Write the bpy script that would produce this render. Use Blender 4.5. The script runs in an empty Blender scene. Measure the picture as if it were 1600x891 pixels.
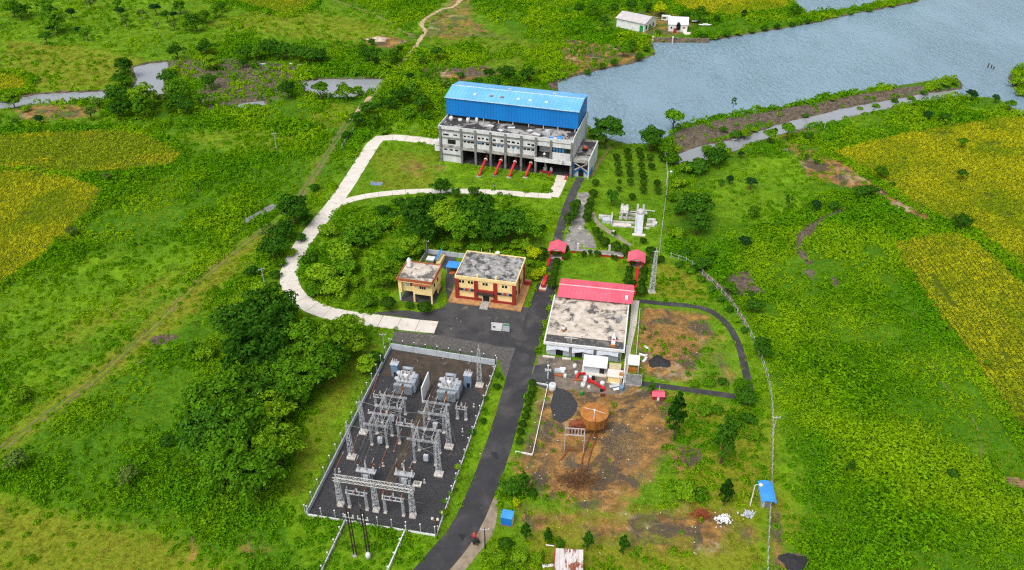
import bpy, bmesh, math, random
import numpy as np
from mathutils import Vector, Matrix

# ------------------------------------------------------------------ camera, world, sun, exposure
SC = bpy.context.scene
D = bpy.data
COL = SC.collection
FPX, PITCH, CAMH = 1290.0, math.radians(34.8), 120.0
cam_data = D.cameras.new("camera")
cam = D.objects.new("camera", cam_data)
COL.objects.link(cam)
cam.location = (0, 0, CAMH)
cam.rotation_euler = (math.pi / 2 - PITCH, 0, 0)
cam_data.sensor_width = 36
cam_data.lens = 36 * FPX / 1600
cam_data.clip_start = 1
cam_data.clip_end = 30000
SC.camera = cam

SUN_EL, SUN_AZ = math.radians(58), math.radians(215)      # azimuth clockwise from +Y: the sun stands behind the camera, to the left
world = D.worlds.new("World")
SC.world = world
world.use_nodes = True
wn, wl = world.node_tree.nodes, world.node_tree.links
wn.clear()
w_out = wn.new("ShaderNodeOutputWorld")
w_bg = wn.new("ShaderNodeBackground")
w_sky = wn.new("ShaderNodeTexSky")
w_sky.sky_type = 'NISHITA'
w_sky.sun_disc = False
w_sky.sun_elevation = SUN_EL
w_sky.sun_rotation = SUN_AZ
w_sky.dust_density = 4.0
w_sky.air_density = 1.0
w_sky.ozone_density = 1.0
w_hsv = wn.new("ShaderNodeHueSaturation")                  # an overcast sky: most of the blue is gone
w_hsv.inputs["Saturation"].default_value = 0.4
wl.new(w_sky.outputs[0], w_hsv.inputs["Color"])
wl.new(w_hsv.outputs[0], w_bg.inputs[0])
w_bg.inputs[1].default_value = 0.15
wl.new(w_bg.outputs[0], w_out.inputs[0])

sun_data = D.lights.new("sun", 'SUN')
sun_data.energy = 1.0
sun_data.angle = math.radians(32)
sun_data.color = (1.0, 0.96, 0.9)
sun = D.objects.new("sun", sun_data)
COL.objects.link(sun)
sun_dir = Vector((math.sin(SUN_AZ) * math.cos(SUN_EL), math.cos(SUN_AZ) * math.cos(SUN_EL), math.sin(SUN_EL)))
sun.rotation_euler = sun_dir.to_track_quat('Z', 'Y').to_euler()
sun.location = (0, 100, 200)

SC.view_settings.view_transform = 'Standard'
SC.view_settings.look = 'None'
SC.view_settings.exposure = 0.5
SC.view_settings.gamma = 1.0
SC.view_settings.use_curve_mapping = False
SC.render.engine = 'CYCLES'
SC.cycles.use_denoising = False
SC.cycles.filter_width = 1.2
SC.cycles.max_bounces = 6
SC.cycles.diffuse_bounces = 3
SC.cycles.transparent_max_bounces = 8

# ------------------------------------------------------------------ geometry of the picture: a pixel of the 1600 x 891 photograph -> a place on the ground
CP, SP = math.cos(PITCH), math.sin(PITCH)


def P(px, py, z=0.0):
    x, y = (px - 800) / FPX, -(py - 445.5) / FPX
    d = (x, CP + y * SP, -SP + y * CP)
    t = (CAMH - z) / -d[2]
    return (d[0] * t, d[1] * t)


def PS(px, py, z=0.0):                       # pixels per metre there
    p = P(px, py, z)
    return FPX / (p[1] * CP - (z - CAMH) * SP)


def ZA(p, py):                               # height above ground point p that shows at row py
    k = (445.5 - py) / FPX
    return CAMH + p[1] * (k * CP - SP) / (CP + k * SP)


def poly(pts, z=0.0):
    return np.array([P(x, y, z) for x, y in pts])


# ------------------------------------------------------------------ scene helpers
def link(o, parent=None):
    COL.objects.link(o)
    if parent is not None:
        o.parent = parent
    return o


def tag(o, label=None, cat=None, group=None, kind=None):
    for k, v in (("label", label), ("category", cat), ("group", group), ("kind", kind)):
        if v:
            o[k] = v
    return o


def thing(name, label, cat, loc=(0, 0, 0), rotz=0.0, group=None):
    o = D.objects.new(name, None)
    link(o)
    o.location = loc if len(loc) == 3 else (loc[0], loc[1], 0)
    o.rotation_euler = (0, 0, rotz)
    o.empty_display_size = 0.5
    return tag(o, label, cat, group)


class MB:
    """collects shapes, then links them as one mesh object"""

    def __init__(self):
        self.v, self.f, self.mi, self.m = [], [], [], 0

    def raw(self, vs, fs):
        b = len(self.v)
        self.v += [tuple(v) for v in vs]
        self.f += [tuple(b + i for i in f) for f in fs]
        self.mi += [self.m] * len(fs)
        return self

    def box(self, x0, x1, y0, y1, z0, z1):
        return self.raw([(x0, y0, z0), (x1, y0, z0), (x1, y1, z0), (x0, y1, z0), (x0, y0, z1), (x1, y0, z1), (x1, y1, z1), (x0, y1, z1)],
                        [(3, 2, 1, 0), (4, 5, 6, 7), (0, 1, 5, 4), (1, 2, 6, 5), (2, 3, 7, 6), (3, 0, 4, 7)])

    def cbox(self, c, s, rz=0.0):
        b = MB().box(-s[0] / 2, s[0] / 2, -s[1] / 2, s[1] / 2, -s[2] / 2, s[2] / 2)
        co, si = math.cos(rz), math.sin(rz)
        return self.raw([(c[0] + x * co - y * si, c[1] + x * si + y * co, c[2] + z) for x, y, z in b.v], b.f)

    def beam(self, a, b, w, h=None):
        a, b = Vector(a), Vector(b)
        d = (b - a).normalized()
        up = Vector((0, 0, 1)) if abs(d.z) < 0.95 else Vector((0, 1, 0))
        s = d.cross(up).normalized()
        u = s.cross(d)
        s, u = s * w / 2, u * (h or w) / 2
        vs = [a - s - u, a + s - u, a + s + u, a - s + u, b - s - u, b + s - u, b + s + u, b - s + u]
        return self.raw(vs, [(0, 1, 2, 3), (7, 6, 5, 4), (0, 4, 5, 1), (1, 5, 6, 2), (2, 6, 7, 3), (3, 7, 4, 0)])

    def tube(self, pts, r, n=6, cap=True):
        pts = [Vector(p) for p in pts]
        rs = r if isinstance(r, (list, tuple)) else [r] * len(pts)
        vs, fs = [], []
        ref = None
        for i, p in enumerate(pts):
            d = (pts[min(i + 1, len(pts) - 1)] - pts[max(i - 1, 0)]).normalized()
            if ref is None:
                ref = Vector((1, 0, 0)) if abs(d.x) < 0.8 else Vector((0, 1, 0))
            s = d.cross(ref).normalized()
            u = s.cross(d)
            ref = u.cross(s) if False else ref
            for k in range(n):
                a = 2 * math.pi * k / n
                vs.append(p + (s * math.cos(a) + u * math.sin(a)) * rs[i])
        for i in range(len(pts) - 1):
            for k in range(n):
                k2 = (k + 1) % n
                fs.append((i * n + k, i * n + k2, (i + 1) * n + k2, (i + 1) * n + k))
        if cap:
            fs.append(tuple(reversed(range(n))))
            fs.append(tuple(range((len(pts) - 1) * n, len(pts) * n)))
        return self.raw(vs, fs)

    def lathe(self, prof, c=(0, 0, 0), n=16, a0=0.0, a1=2 * math.pi):
        vs, fs = [], []
        full = abs(a1 - a0 - 2 * math.pi) < 1e-6
        m = n if full else n + 1
        for r, z in prof:
            for k in range(m):
                a = a0 + (a1 - a0) * k / n
                vs.append((c[0] + r * math.cos(a), c[1] + r * math.sin(a), c[2] + z))
        for i in range(len(prof) - 1):
            for k in range(n):
                k2 = (k + 1) % m if full else k + 1
                fs.append((i * m + k, i * m + k2, (i + 1) * m + k2, (i + 1) * m + k))
        if prof[0][0] > 1e-4:
            fs.append(tuple(reversed(range(m))))
        if prof[-1][0] > 1e-4:
            fs.append(tuple(range((len(prof) - 1) * m, len(prof) * m)))
        return self.raw(vs, fs)

    def prism(self, pts, z0, z1):
        n = len(pts)
        vs = [(p[0], p[1], z0) for p in pts] + [(p[0], p[1], z1) for p in pts]
        return self.raw(vs, [tuple(reversed(range(n))), tuple(range(n, 2 * n))] + [(i, (i + 1) % n, n + (i + 1) % n, n + i) for i in range(n)])

    def lattice(self, a, b, w0, w1, nb, r=0.06, rb=0.04):
        """four-legged braced mast from a to b"""
        a, b = Vector(a), Vector(b)
        d = (b - a).normalized()
        up = Vector((0, 1, 0)) if abs(d.z) > 0.9 else Vector((0, 0, 1))
        s = d.cross(up).normalized()
        u = s.cross(d)
        cs = [(-1, -1), (1, -1), (1, 1), (-1, 1)]

        def pt(i, t):
            w = (w0 + (w1 - w0) * t) / 2
            return a + (b - a) * t + s * cs[i % 4][0] * w + u * cs[i % 4][1] * w
        for i in range(4):
            self.beam(pt(i, 0), pt(i, 1), 2 * r)
        for k in range(nb):
            t0, t1 = k / nb, (k + 1) / nb
            for i in range(4):
                if k % 2:
                    self.beam(pt(i, t0), pt(i + 1, t1), 2 * rb)
                else:
                    self.beam(pt(i + 1, t0), pt(i, t1), 2 * rb)
                self.beam(pt(i, t1), pt(i + 1, t1), 2 * rb)
        return self

    def build(self, name, mat, parent=None, smooth=False):
        me = D.meshes.new(name)
        me.from_pydata(self.v, [], self.f)
        for m in (mat if isinstance(mat, (list, tuple)) else [mat]):
            me.materials.append(m)
        if any(self.mi):
            me.polygons.foreach_set("material_index", self.mi)
        bm = bmesh.new()
        bm.from_mesh(me)
        bmesh.ops.recalc_face_normals(bm, faces=bm.faces)
        bm.to_mesh(me)
        bm.free()
        if smooth:
            me.polygons.foreach_set("use_smooth", [True] * len(me.polygons))
        me.update()
        return link(D.objects.new(name, me), parent)


def bx(name, mat, parent, *b):
    m = MB()
    for q in b:
        m.box(*q)
    return m.build(name, mat, parent)


def copy_tree(root, loc=None, rotz=None, label=None, group=None, scale=None):
    c = root.copy()
    COL.objects.link(c)
    if loc is not None:
        c.location = loc if len(loc) == 3 else (loc[0], loc[1], 0)
    if rotz is not None:
        c.rotation_euler = (0, 0, rotz)
    if label:
        c["label"] = label
    if group:
        c["group"] = group
    if scale is not None:
        c.scale = scale
    for ch in root.children:
        k = ch.copy()
        COL.objects.link(k)
        k.parent = c
        for g in ch.children:
            q = g.copy()
            COL.objects.link(q)
            q.parent = k
    return c


ORD = ["", "first", "second", "third", "fourth", "fifth", "sixth", "seventh", "eighth", "ninth", "tenth", "eleventh", "twelfth", "thirteenth", "fourteenth",
       "fifteenth", "sixteenth", "seventeenth", "eighteenth", "nineteenth", "twentieth"]


def nth(i, n, way="from the left"):
    if n == 1:
        return ""
    side = way.split()[-1]
    if i == 0:
        return "%smost" % side if side in ("left", "right", "top") else "first %s" % way
    if i == n - 1:
        return {"left": "rightmost", "right": "leftmost", "front": "farthest back"}.get(side, "last %s" % way)
    return "%s %s" % (ORD[i + 1], way)


# ------------------------------------------------------------------ materials
def lin(r, g, b):
    return tuple(((c / 255) / 12.92 if c / 255 <= 0.04045 else ((c / 255 + 0.055) / 1.055) ** 2.4) for c in (r, g, b))


MATS = {}


def nodes(name):
    m = D.materials.new(name)
    m.use_nodes = True
    nt = m.node_tree
    b = nt.nodes["Principled BSDF"]
    return m, nt, b


def N(nt, t, **kw):
    n = nt.nodes.new(t)
    for k, v in kw.items():
        setattr(n, k, v)
    return n


def noise_node(nt, vec, scale, detail=4, rough=0.6, dist=0.0):
    n = N(nt, "ShaderNodeTexNoise")
    n.inputs["Scale"].default_value = scale
    n.inputs["Detail"].default_value = detail
    n.inputs["Roughness"].default_value = rough
    n.inputs["Distortion"].default_value = dist
    nt.links.new(vec, n.inputs["Vector"])
    return n.outputs["Fac"]


def ramp(nt, fac, lo, hi):
    m = N(nt, "ShaderNodeMapRange", interpolation_type='SMOOTHSTEP')
    m.inputs["From Min"].default_value = lo
    m.inputs["From Max"].default_value = hi
    nt.links.new(fac, m.inputs["Value"])
    return m.outputs["Result"]


def math_node(nt, op, a, b=None):
    m = N(nt, "ShaderNodeMath", operation=op)
    for i, v in enumerate((a, b)):
        if v is None:
            continue
        if isinstance(v, (int, float)):
            m.inputs[i].default_value = v
        else:
            nt.links.new(v, m.inputs[i])
    return m.outputs[0]


def mixc(nt, fac, a, b):
    m = N(nt, "ShaderNodeMix", data_type='RGBA')
    if isinstance(fac, (int, float)):
        m.inputs[0].default_value = fac
    else:
        nt.links.new(fac, m.inputs[0])
    for i, c in ((6, a), (7, b)):
        if isinstance(c, tuple):
            m.inputs[i].default_value = (*c[:3], 1)
        else:
            nt.links.new(c, m.inputs[i])
    return m.outputs[2]


def mat(name, col, col2=None, scale=0.8, rough=0.85, bump=0.0, bscale=None, stain=None, sscale=0.25, slo=0.5, shi=0.62, metal=0.0, stretch=None, stain2=None):
    if name in MATS:
        return MATS[name]
    m, nt, b = nodes(name)
    pos = N(nt, "ShaderNodeNewGeometry").outputs["Position"]
    if stretch:
        mp = N(nt, "ShaderNodeMapping")
        mp.inputs["Scale"].default_value = stretch
        nt.links.new(pos, mp.inputs["Vector"])
        svec = mp.outputs[0]
    else:
        svec = pos
    c2 = col2 or tuple(c * 0.72 for c in col)
    c = mixc(nt, ramp(nt, noise_node(nt, svec, scale), 0.32, 0.68), c2, col)
    if stain:
        c = mixc(nt, ramp(nt, noise_node(nt, svec, sscale, 6, 0.68, 0.4), slo, shi), c, stain)
    if stain2:
        off = N(nt, "ShaderNodeVectorMath", operation='ADD')
        off.inputs[1].default_value = (31.7, 12.3, 5.1)
        nt.links.new(svec, off.inputs[0])
        c = mixc(nt, ramp(nt, noise_node(nt, off.outputs[0], sscale * 1.7, 6, 0.7, 0.6), slo + 0.03, shi + 0.02), c, stain2)
    nt.links.new(c, b.inputs["Base Color"])
    b.inputs["Roughness"].default_value = rough
    b.inputs["Metallic"].default_value = metal
    if bump:
        bn = N(nt, "ShaderNodeBump")
        bn.inputs["Strength"].default_value = min(1.0, bump * 4)
        bn.inputs["Distance"].default_value = bump
        nt.links.new(noise_node(nt, pos, bscale or scale * 6, 5), bn.inputs["Height"])
        nt.links.new(bn.outputs[0], b.inputs["Normal"])
    MATS[name] = m
    return m


def foliage(name, dark, light, light2=None, transl=0.25, big=0.12, lo=0.42, hi=0.62, deep=None):
    if name in MATS:
        return MATS[name]
    m, nt, b = nodes(name)
    nt.nodes.remove(b)
    out = nt.nodes["Material Output"]
    geo = N(nt, "ShaderNodeNewGeometry")
    oi = N(nt, "ShaderNodeObjectInfo")
    f = math_node(nt, 'MULTIPLY', geo.outputs["Random Per Island"], 0.6)
    f = math_node(nt, 'ADD', f, math_node(nt, 'MULTIPLY', oi.outputs["Random"], 0.4))
    c = mixc(nt, f, dark, light)
    if light2:
        c = mixc(nt, ramp(nt, noise_node(nt, geo.outputs["Position"], big, 3), lo, hi), c, mixc(nt, f, tuple(x * 0.6 for x in light2), light2))
    if deep:                                             # stands of a darker species
        off = N(nt, "ShaderNodeVectorMath", operation='ADD')
        off.inputs[1].default_value = (150.0, 70.0, 0)
        nt.links.new(geo.outputs["Position"], off.inputs[0])
        c = mixc(nt, ramp(nt, noise_node(nt, off.outputs[0], big * 0.7, 4, 0.6), 0.5, 0.62), c, mixc(nt, f, tuple(x * 0.5 for x in deep), deep))
    d = N(nt, "ShaderNodeBsdfDiffuse")
    t = N(nt, "ShaderNodeBsdfTranslucent")
    nt.links.new(c, d.inputs[0])
    nt.links.new(c, t.inputs[0])
    mx = N(nt, "ShaderNodeMixShader")
    mx.inputs[0].default_value = transl
    nt.links.new(d.outputs[0], mx.inputs[1])
    nt.links.new(t.outputs[0], mx.inputs[2])
    nt.links.new(mx.outputs[0], out.inputs[0])
    MATS[name] = m
    return m


M_CONC = mat("weathered concrete", lin(176, 172, 166), lin(140, 137, 132), 0.6, stain=lin(86, 84, 80), sscale=0.35, slo=0.52, shi=0.66, bump=0.02)
M_FACADE = mat("stained white facade", lin(214, 214, 214), lin(188, 189, 192), 0.5, stain=lin(138, 138, 138), sscale=0.5, slo=0.55, shi=0.72, stretch=(1, 1, 0.25))
M_PILLAR = mat("grey pillar concrete", lin(128, 128, 126), lin(100, 100, 99), 0.8, stain=lin(80, 80, 78), sscale=0.6, slo=0.55, shi=0.7)
M_DECK = mat("blackened roof deck", lin(176, 172, 166), lin(132, 129, 124), 0.5, stain=lin(54, 52, 50), sscale=0.22, slo=0.44, shi=0.54, bump=0.03)
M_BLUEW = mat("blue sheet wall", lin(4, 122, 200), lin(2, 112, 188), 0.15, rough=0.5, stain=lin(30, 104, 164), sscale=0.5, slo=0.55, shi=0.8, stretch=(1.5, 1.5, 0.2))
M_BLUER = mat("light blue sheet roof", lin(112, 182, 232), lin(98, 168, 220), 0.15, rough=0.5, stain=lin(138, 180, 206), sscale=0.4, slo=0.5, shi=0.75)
M_RIDGE = mat("pale ridge cap", lin(190, 220, 240), rough=0.5)
M_DARKWIN = mat("dark window glass", lin(34, 38, 42), lin(22, 25, 28), 1.5, rough=0.15)
M_BLUEWIN = mat("blue window glass", lin(70, 120, 165), lin(50, 90, 130), 2.0, rough=0.2)
M_INNER = mat("shade-darkened inner wall", lin(66, 65, 63), lin(50, 49, 48), 0.4, stain=lin(34, 34, 34), sscale=0.3)  # wall colour darkened to deepen the shade inside the open bays
M_RED = mat("red paint", lin(196, 40, 40), lin(170, 30, 32), 0.7, rough=0.5)
M_REDDK = mat("rusty dark red", lin(110, 34, 30), lin(80, 28, 26), 1.0)
M_WHITE = mat("white paint", lin(226, 226, 224), lin(206, 206, 205), 0.8, rough=0.6)
M_GREYW = mat("pale grey paint", lin(186, 192, 198), lin(168, 174, 182), 0.6, rough=0.6)
M_STEEL = mat("galvanised steel", lin(188, 190, 192), lin(158, 161, 164), 2.0, rough=0.5)
M_BROWNINS = mat("brown porcelain", lin(128, 70, 44), lin(96, 52, 34), 2.0, rough=0.35)
M_WHITEINS = mat("pale porcelain", lin(205, 200, 196), lin(180, 176, 172), 2.0, rough=0.4)
M_WIRE = mat("conductor wire", lin(120, 120, 120), rough=0.5, metal=0.3)
M_CREAM = mat("cream plaster", lin(240, 214, 150), lin(230, 202, 138), 0.5, stain=lin(205, 180, 128), sscale=0.4, slo=0.6, shi=0.8)
M_BRICKRED = mat("brick red paint", lin(150, 42, 32), lin(130, 36, 28), 0.7)
M_ORANGEBR = mat("orange brown trim", lin(168, 92, 56), lin(146, 78, 48), 0.8)
M_ROOFG = mat("mottled grey roof", lin(172, 170, 166), lin(120, 118, 116), 0.9, stain=lin(70, 69, 68), sscale=0.42, slo=0.47, shi=0.6, bump=0.03)
M_ROOFW = mat("mottled pale roof", lin(206, 196, 182), lin(178, 166, 150), 0.6, stain=lin(92, 88, 84), sscale=0.2, slo=0.5, shi=0.62, stain2=lin(84, 80, 76), bump=0.03)
M_PINK = mat("pink red sheet roof", lin(226, 96, 116), lin(208, 82, 100), 0.25, rough=0.6, stain=lin(196, 110, 118), sscale=0.4, slo=0.52, shi=0.75)
M_PLINTH = mat("tan paved plinth", lin(190, 140, 90), lin(168, 122, 76), 0.8, stain=lin(140, 108, 74), sscale=0.6)
M_SLAB = mat("pale concrete slab", lin(212, 205, 194), lin(200, 192, 180), 0.35, stain=lin(178, 168, 152), sscale=0.3, slo=0.55, shi=0.75, bump=0.01)
M_ASPH = mat("fresh asphalt", lin(54, 53, 56), lin(45, 45, 48), 0.25, rough=0.9, stain=lin(78, 75, 73), sscale=0.16, slo=0.46, shi=0.72, bump=0.015, bscale=9)
M_ASPHOLD = mat("old asphalt yard", lin(72, 71, 72), lin(56, 55, 56), 0.3, rough=0.95, stain=lin(140, 128, 108), sscale=0.22, slo=0.6, shi=0.72, bump=0.03)
M_GRAVEL = mat("dark gravel", lin(62, 61, 63), lin(44, 44, 46), 2.2, rough=0.95, stain=lin(82, 78, 74), sscale=0.3, slo=0.58, shi=0.75, bump=0.06, bscale=6)
M_BROWNDIRT = mat("brown yard dirt", lin(76, 64, 52), lin(56, 48, 40), 0.6, stain=lin(110, 96, 78), sscale=0.5, slo=0.58, shi=0.72, bump=0.05)
M_PATHG = mat("grey garden paving", lin(150, 146, 138), lin(112, 109, 104), 0.6, stain=lin(196, 188, 176), sscale=0.35, slo=0.58, shi=0.66, stain2=lin(84, 82, 78))
M_TRACK = mat("dirt track", lin(150, 126, 86), lin(118, 104, 66), 0.5, stain=lin(96, 110, 40), sscale=0.4, slo=0.5, shi=0.62, bump=0.04)
M_MUD = mat("mud rubble", lin(132, 116, 96), lin(96, 84, 70), 0.9, stain=lin(70, 62, 54), sscale=0.8, bump=0.1)
M_TANK = mat("rusty orange tank steel", lin(178, 116, 46), lin(158, 96, 36), 0.7, stain=lin(140, 80, 30), sscale=0.5, slo=0.55, shi=0.7, rough=0.6)
M_TANKSIDE = mat("ochre tank side steel", lin(160, 106, 44), lin(136, 88, 36), 0.7, stain=lin(110, 66, 28), sscale=0.5, stretch=(1, 1, 0.2), rough=0.6)
M_RUST = mat("rust", lin(140, 74, 40), lin(110, 56, 32), 1.0)
M_TRANSF = mat("transformer grey paint", lin(158, 166, 174), lin(140, 148, 156), 0.8, rough=0.5)
M_KIOSK = mat("grey blue cabinet paint", lin(118, 144, 170), lin(104, 130, 156), 0.8, rough=0.5)
M_BLACK = mat("black", lin(26, 26, 28), lin(20, 20, 22), 1.0, rough=0.7)
M_COAL = mat("dark coal heap", lin(44, 43, 45), lin(32, 32, 34), 1.2, bump=0.08)
M_TRUNK = mat("bark", lin(92, 76, 58), lin(66, 54, 42), 2.0)
M_WOOD = mat("weathered wood", lin(150, 118, 84), lin(116, 90, 64), 1.0)
M_POLE = mat("dark brown pole", lin(58, 42, 34), lin(44, 34, 28), 1.0)
M_STONE = mat("grey stone", lin(150, 142, 130), lin(110, 104, 96), 0.9)
M_BLUETARP = mat("blue sheet", lin(64, 150, 226), lin(54, 136, 210), 0.4, rough=0.5)
M_BLUEBOX = mat("strong blue paint", lin(24, 116, 208), lin(20, 106, 192), 0.6, rough=0.5)
M_RUSTROOF = mat("rusted white sheet", lin(206, 200, 196), lin(184, 178, 174), 0.6, stain=lin(128, 70, 46), sscale=0.45, slo=0.53, shi=0.6, stretch=(1.6, 0.5, 1))
M_MODEL = mat("pale model concrete", lin(204, 202, 196), lin(176, 174, 168), 0.8, stain=lin(150, 148, 142), sscale=0.6)
M_RUT = mat("rut earth", lin(124, 106, 70), lin(98, 92, 50), 0.7, stain=lin(80, 108, 24), sscale=0.3, slo=0.44, shi=0.58, bump=0.04)
M_SKIN = mat("skin", lin(150, 104, 80), rough=0.6)
M_JACKET = mat("red jacket cloth", lin(200, 36, 40), lin(170, 28, 34), 4)
M_TROUSER = mat("dark trousers cloth", lin(38, 40, 50), rough=0.9)
M_BLUECLOTH = mat("pale blue cloth", lin(130, 150, 190), rough=0.9)
M_GREEN = mat("green paint", lin(30, 140, 70), rough=0.6)

# ------------------------------------------------------------------ terrain
WATER_Z = -0.9


def sdist(X, Y, pg):
    """signed distance to polygon pg (negative inside)"""
    d2 = np.full(X.shape, 1e18)
    ins = np.zeros(X.shape, bool)
    n = len(pg)
    for i in range(n):
        ax, ay = pg[i]
        bx_, by = pg[(i + 1) % n]
        ex, ey = bx_ - ax, by - ay
        wx, wy = X - ax, Y - ay
        t = np.clip((wx * ex + wy * ey) / (ex * ex + ey * ey + 1e-12), 0, 1)
        dx, dy = wx - ex * t, wy - ey * t
        d2 = np.minimum(d2, dx * dx + dy * dy)
        c = ((ay > Y) != (by > Y)) & (X < ex * (Y - ay) / (ey if abs(ey) > 1e-12 else 1e-12) + ax)
        ins ^= c
    d = np.sqrt(d2)
    return np.where(ins, -d, d)


def sdline(X, Y, pts):
    d2 = np.full(X.shape, 1e18)
    for i in range(len(pts) - 1):
        ax, ay = pts[i]
        bx_, by = pts[i + 1]
        ex, ey = bx_ - ax, by - ay
        wx, wy = X - ax, Y - ay
        t = np.clip((wx * ex + wy * ey) / (ex * ex + ey * ey + 1e-12), 0, 1)
        d2 = np.minimum(d2, (wx - ex * t) ** 2 + (wy - ey * t) ** 2)
    return np.sqrt(d2)


def vnoise(x, y, s, seed=0):
    x, y = np.asarray(x, float) / s, np.asarray(y, float) / s
    xi, yi = np.floor(x), np.floor(y)
    fx, fy = x - xi, y - yi
    fx, fy = fx * fx * (3 - 2 * fx), fy * fy * (3 - 2 * fy)

    def h(a, b):
        q = np.sin(a * 127.1 + b * 311.7 + seed * 74.7) * 43758.5453
        return q - np.floor(q)
    return (h(xi, yi) * (1 - fx) + h(xi + 1, yi) * fx) * (1 - fy) + (h(xi, yi + 1) * (1 - fx) + h(xi + 1, yi + 1) * fx) * fy


def sstep(a, b, x):
    t = np.clip((x - a) / (b - a), 0, 1)
    return t * t * (3 - 2 * t)


LAKE = poly([(858, 134), (880, 126), (900, 119), (930, 112), (960, 105), (985, 101), (1005, 94), (1023, 86), (1024, 80), (1018, 67), (1062, 67), (1090, 67), (1150, 57), (1220, 46), (1288, 33),
             (1330, 23), (1380, 14), (1432, 4), (1444, -4), (1600, -45), (2700, -60), (2700, 60), (1900, 190), (1625, 190), (1600, 183), (1560, 153), (1505, 147), (1503, 131),
             (1494, 121), (1470, 123), (1440, 128), (1400, 135), (1350, 143), (1300, 151), (1250, 163), (1200, 171), (1160, 177), (1120, 184), (1080, 192), (1062, 197), (1046, 206), (1040, 219),
             (1010, 224), (985, 226), (955, 218), (925, 204), (905, 180), (880, 155)], WATER_Z)
ISLAND = poly([(1582, 106), (1576, 122), (1589, 146), (1612, 162), (1700, 190), (1820, 130), (1660, 96)], WATER_Z)
FARWATER = poly([(1258, 20), (1300, 16), (1360, 8), (1405, 0), (1440, -9), (1600, -50), (1600, -90), (1300, -70), (1222, -14), (1246, 8)], WATER_Z)
CANAL = poly([(1060, 241), (1080, 233), (1110, 226), (1150, 218), (1195, 203), (1230, 191), (1300, 174), (1380, 158), (1440, 148), (1490, 141), (1530, 138), (1560, 153), (1500, 150), (1440, 158),
              (1400, 166), (1340, 180), (1290, 193), (1240, 204), (1190, 218), (1150, 235), (1100, 252), (1062, 258)], WATER_Z)
PONDS = [poly(q, WATER_Z) for q in (
    [(206, 106), (230, 100), (262, 97), (263, 108), (252, 112), (258, 128), (256, 150), (225, 152), (206, 142), (214, 126)],
    [(40, 150), (70, 147), (110, 145), (168, 143), (175, 150), (165, 159), (130, 160), (95, 162), (66, 161)],
    [(468, 129), (495, 125), (530, 124), (602, 124), (585, 143), (560, 150), (530, 156), (500, 151), (478, 145)],
    [(360, 167), (385, 160), (412, 158), (416, 164), (385, 171)],
    [(-80, 165), (-20, 158), (40, 152), (66, 161), (20, 168), (-60, 176)])]
COMPOUND = poly([(470, 940), (455, 810), (585, 520), (470, 500), (425, 470), (425, 420), (570, 200), (690, 180), (935, 195), (1050, 235), (1040, 395), (1118, 430), (1180, 520), (1222, 640), (1215, 950)])
SPIT = poly([(1046, 206), (1120, 184), (1200, 171), (1300, 151), (1400, 135), (1494, 121), (1503, 131), (1440, 152), (1300, 177), (1195, 203), (1080, 233), (1060, 241), (1046, 230)], 0)


def water_sd(X, Y):
    s = np.maximum(sdist(X, Y, LAKE), -sdist(X, Y, ISLAND))
    for q in [FARWATER, CANAL] + PONDS:
        s = np.minimum(s, sdist(X, Y, q))
    return s


def height(X, Y, sd=None):
    X, Y = np.atleast_1d(np.asarray(X, float)), np.atleast_1d(np.asarray(Y, float))
    if sd is None:
        sd = water_sd(X, Y)
    out = sstep(2, 22, sdist(X, Y, COMPOUND))
    h = ((vnoise(X, Y, 34, 1) - 0.45) * 0.9 + (vnoise(X, Y, 13, 2) - 0.5) * 0.45) * out
    h = h + 0.7 * sstep(0, -5, sdist(X, Y, SPIT))
    far = sstep(450, 1500, np.hypot(X, Y))
    h = h + far * (vnoise(X, Y, 420, 5) * 26 - 6)
    bank = WATER_Z + sd * 0.42 + (vnoise(X, Y, 2.6, 8) - 0.5) * 0.5 * sstep(6, 0, np.abs(sd))
    k = 0.6
    hh = np.clip(0.5 + 0.5 * (bank - h) / k, 0, 1)                  # smooth minimum
    m = bank * (1 - hh) + h * hh - k * hh * (1 - hh)
    return np.where(sd < 14, np.maximum(np.where(sd < 6, np.minimum(m, h), h), -4.5), h)


def hz(x, y):
    return float(height(x, y)[0])


def axis(segs):
    a = []
    for lo, hi, st in segs:
        a += list(np.arange(lo, hi, st))
    a.append(segs[-1][1])
    return np.array(a)


gx = axis([(-9000, -2000, 1400), (-2000, -600, 140), (-600, -300, 14), (-300, 300, 1.15), (300, 600, 14), (600, 2000, 140), (2000, 9000, 1400)])
gy = axis([(-9000, -600, 1400), (-600, -20, 60), (-20, 60, 8), (60, 240, 0.9), (240, 450, 1.5), (450, 700, 10), (700, 2000, 130), (2000, 11000, 1500)])
GX, GY = np.meshgrid(gx, gy)
fx, fy = GX.ravel(), GY.ravel()
SD = water_sd(fx, fy)
GZ = height(fx, fy, SD)
nx, ny = len(gx), len(gy)


def grid_mesh(name, X, Y, Z, nx, ny):
    me = D.meshes.new(name)
    nv, nf = nx * ny, (nx - 1) * (ny - 1)
    me.vertices.add(nv)
    me.vertices.foreach_set("co", np.stack([X, Y, Z], 1).astype(np.float32).ravel())
    i = (np.arange(ny - 1)[:, None] * nx + np.arange(nx - 1)[None, :]).ravel()
    q = np.stack([i, i + 1, i + 1 + nx, i + nx], 1).astype(np.int32)
    me.loops.add(nf * 4)
    me.loops.foreach_set("vertex_index", q.ravel())
    me.polygons.add(nf)
    me.polygons.foreach_set("loop_start", np.arange(0, nf * 4, 4, dtype=np.int32))
    me.polygons.foreach_set("use_smooth", np.ones(nf, bool))
    me.update()
    return me


ground_me = grid_mesh("ground", fx, fy, GZ, nx, ny)

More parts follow.
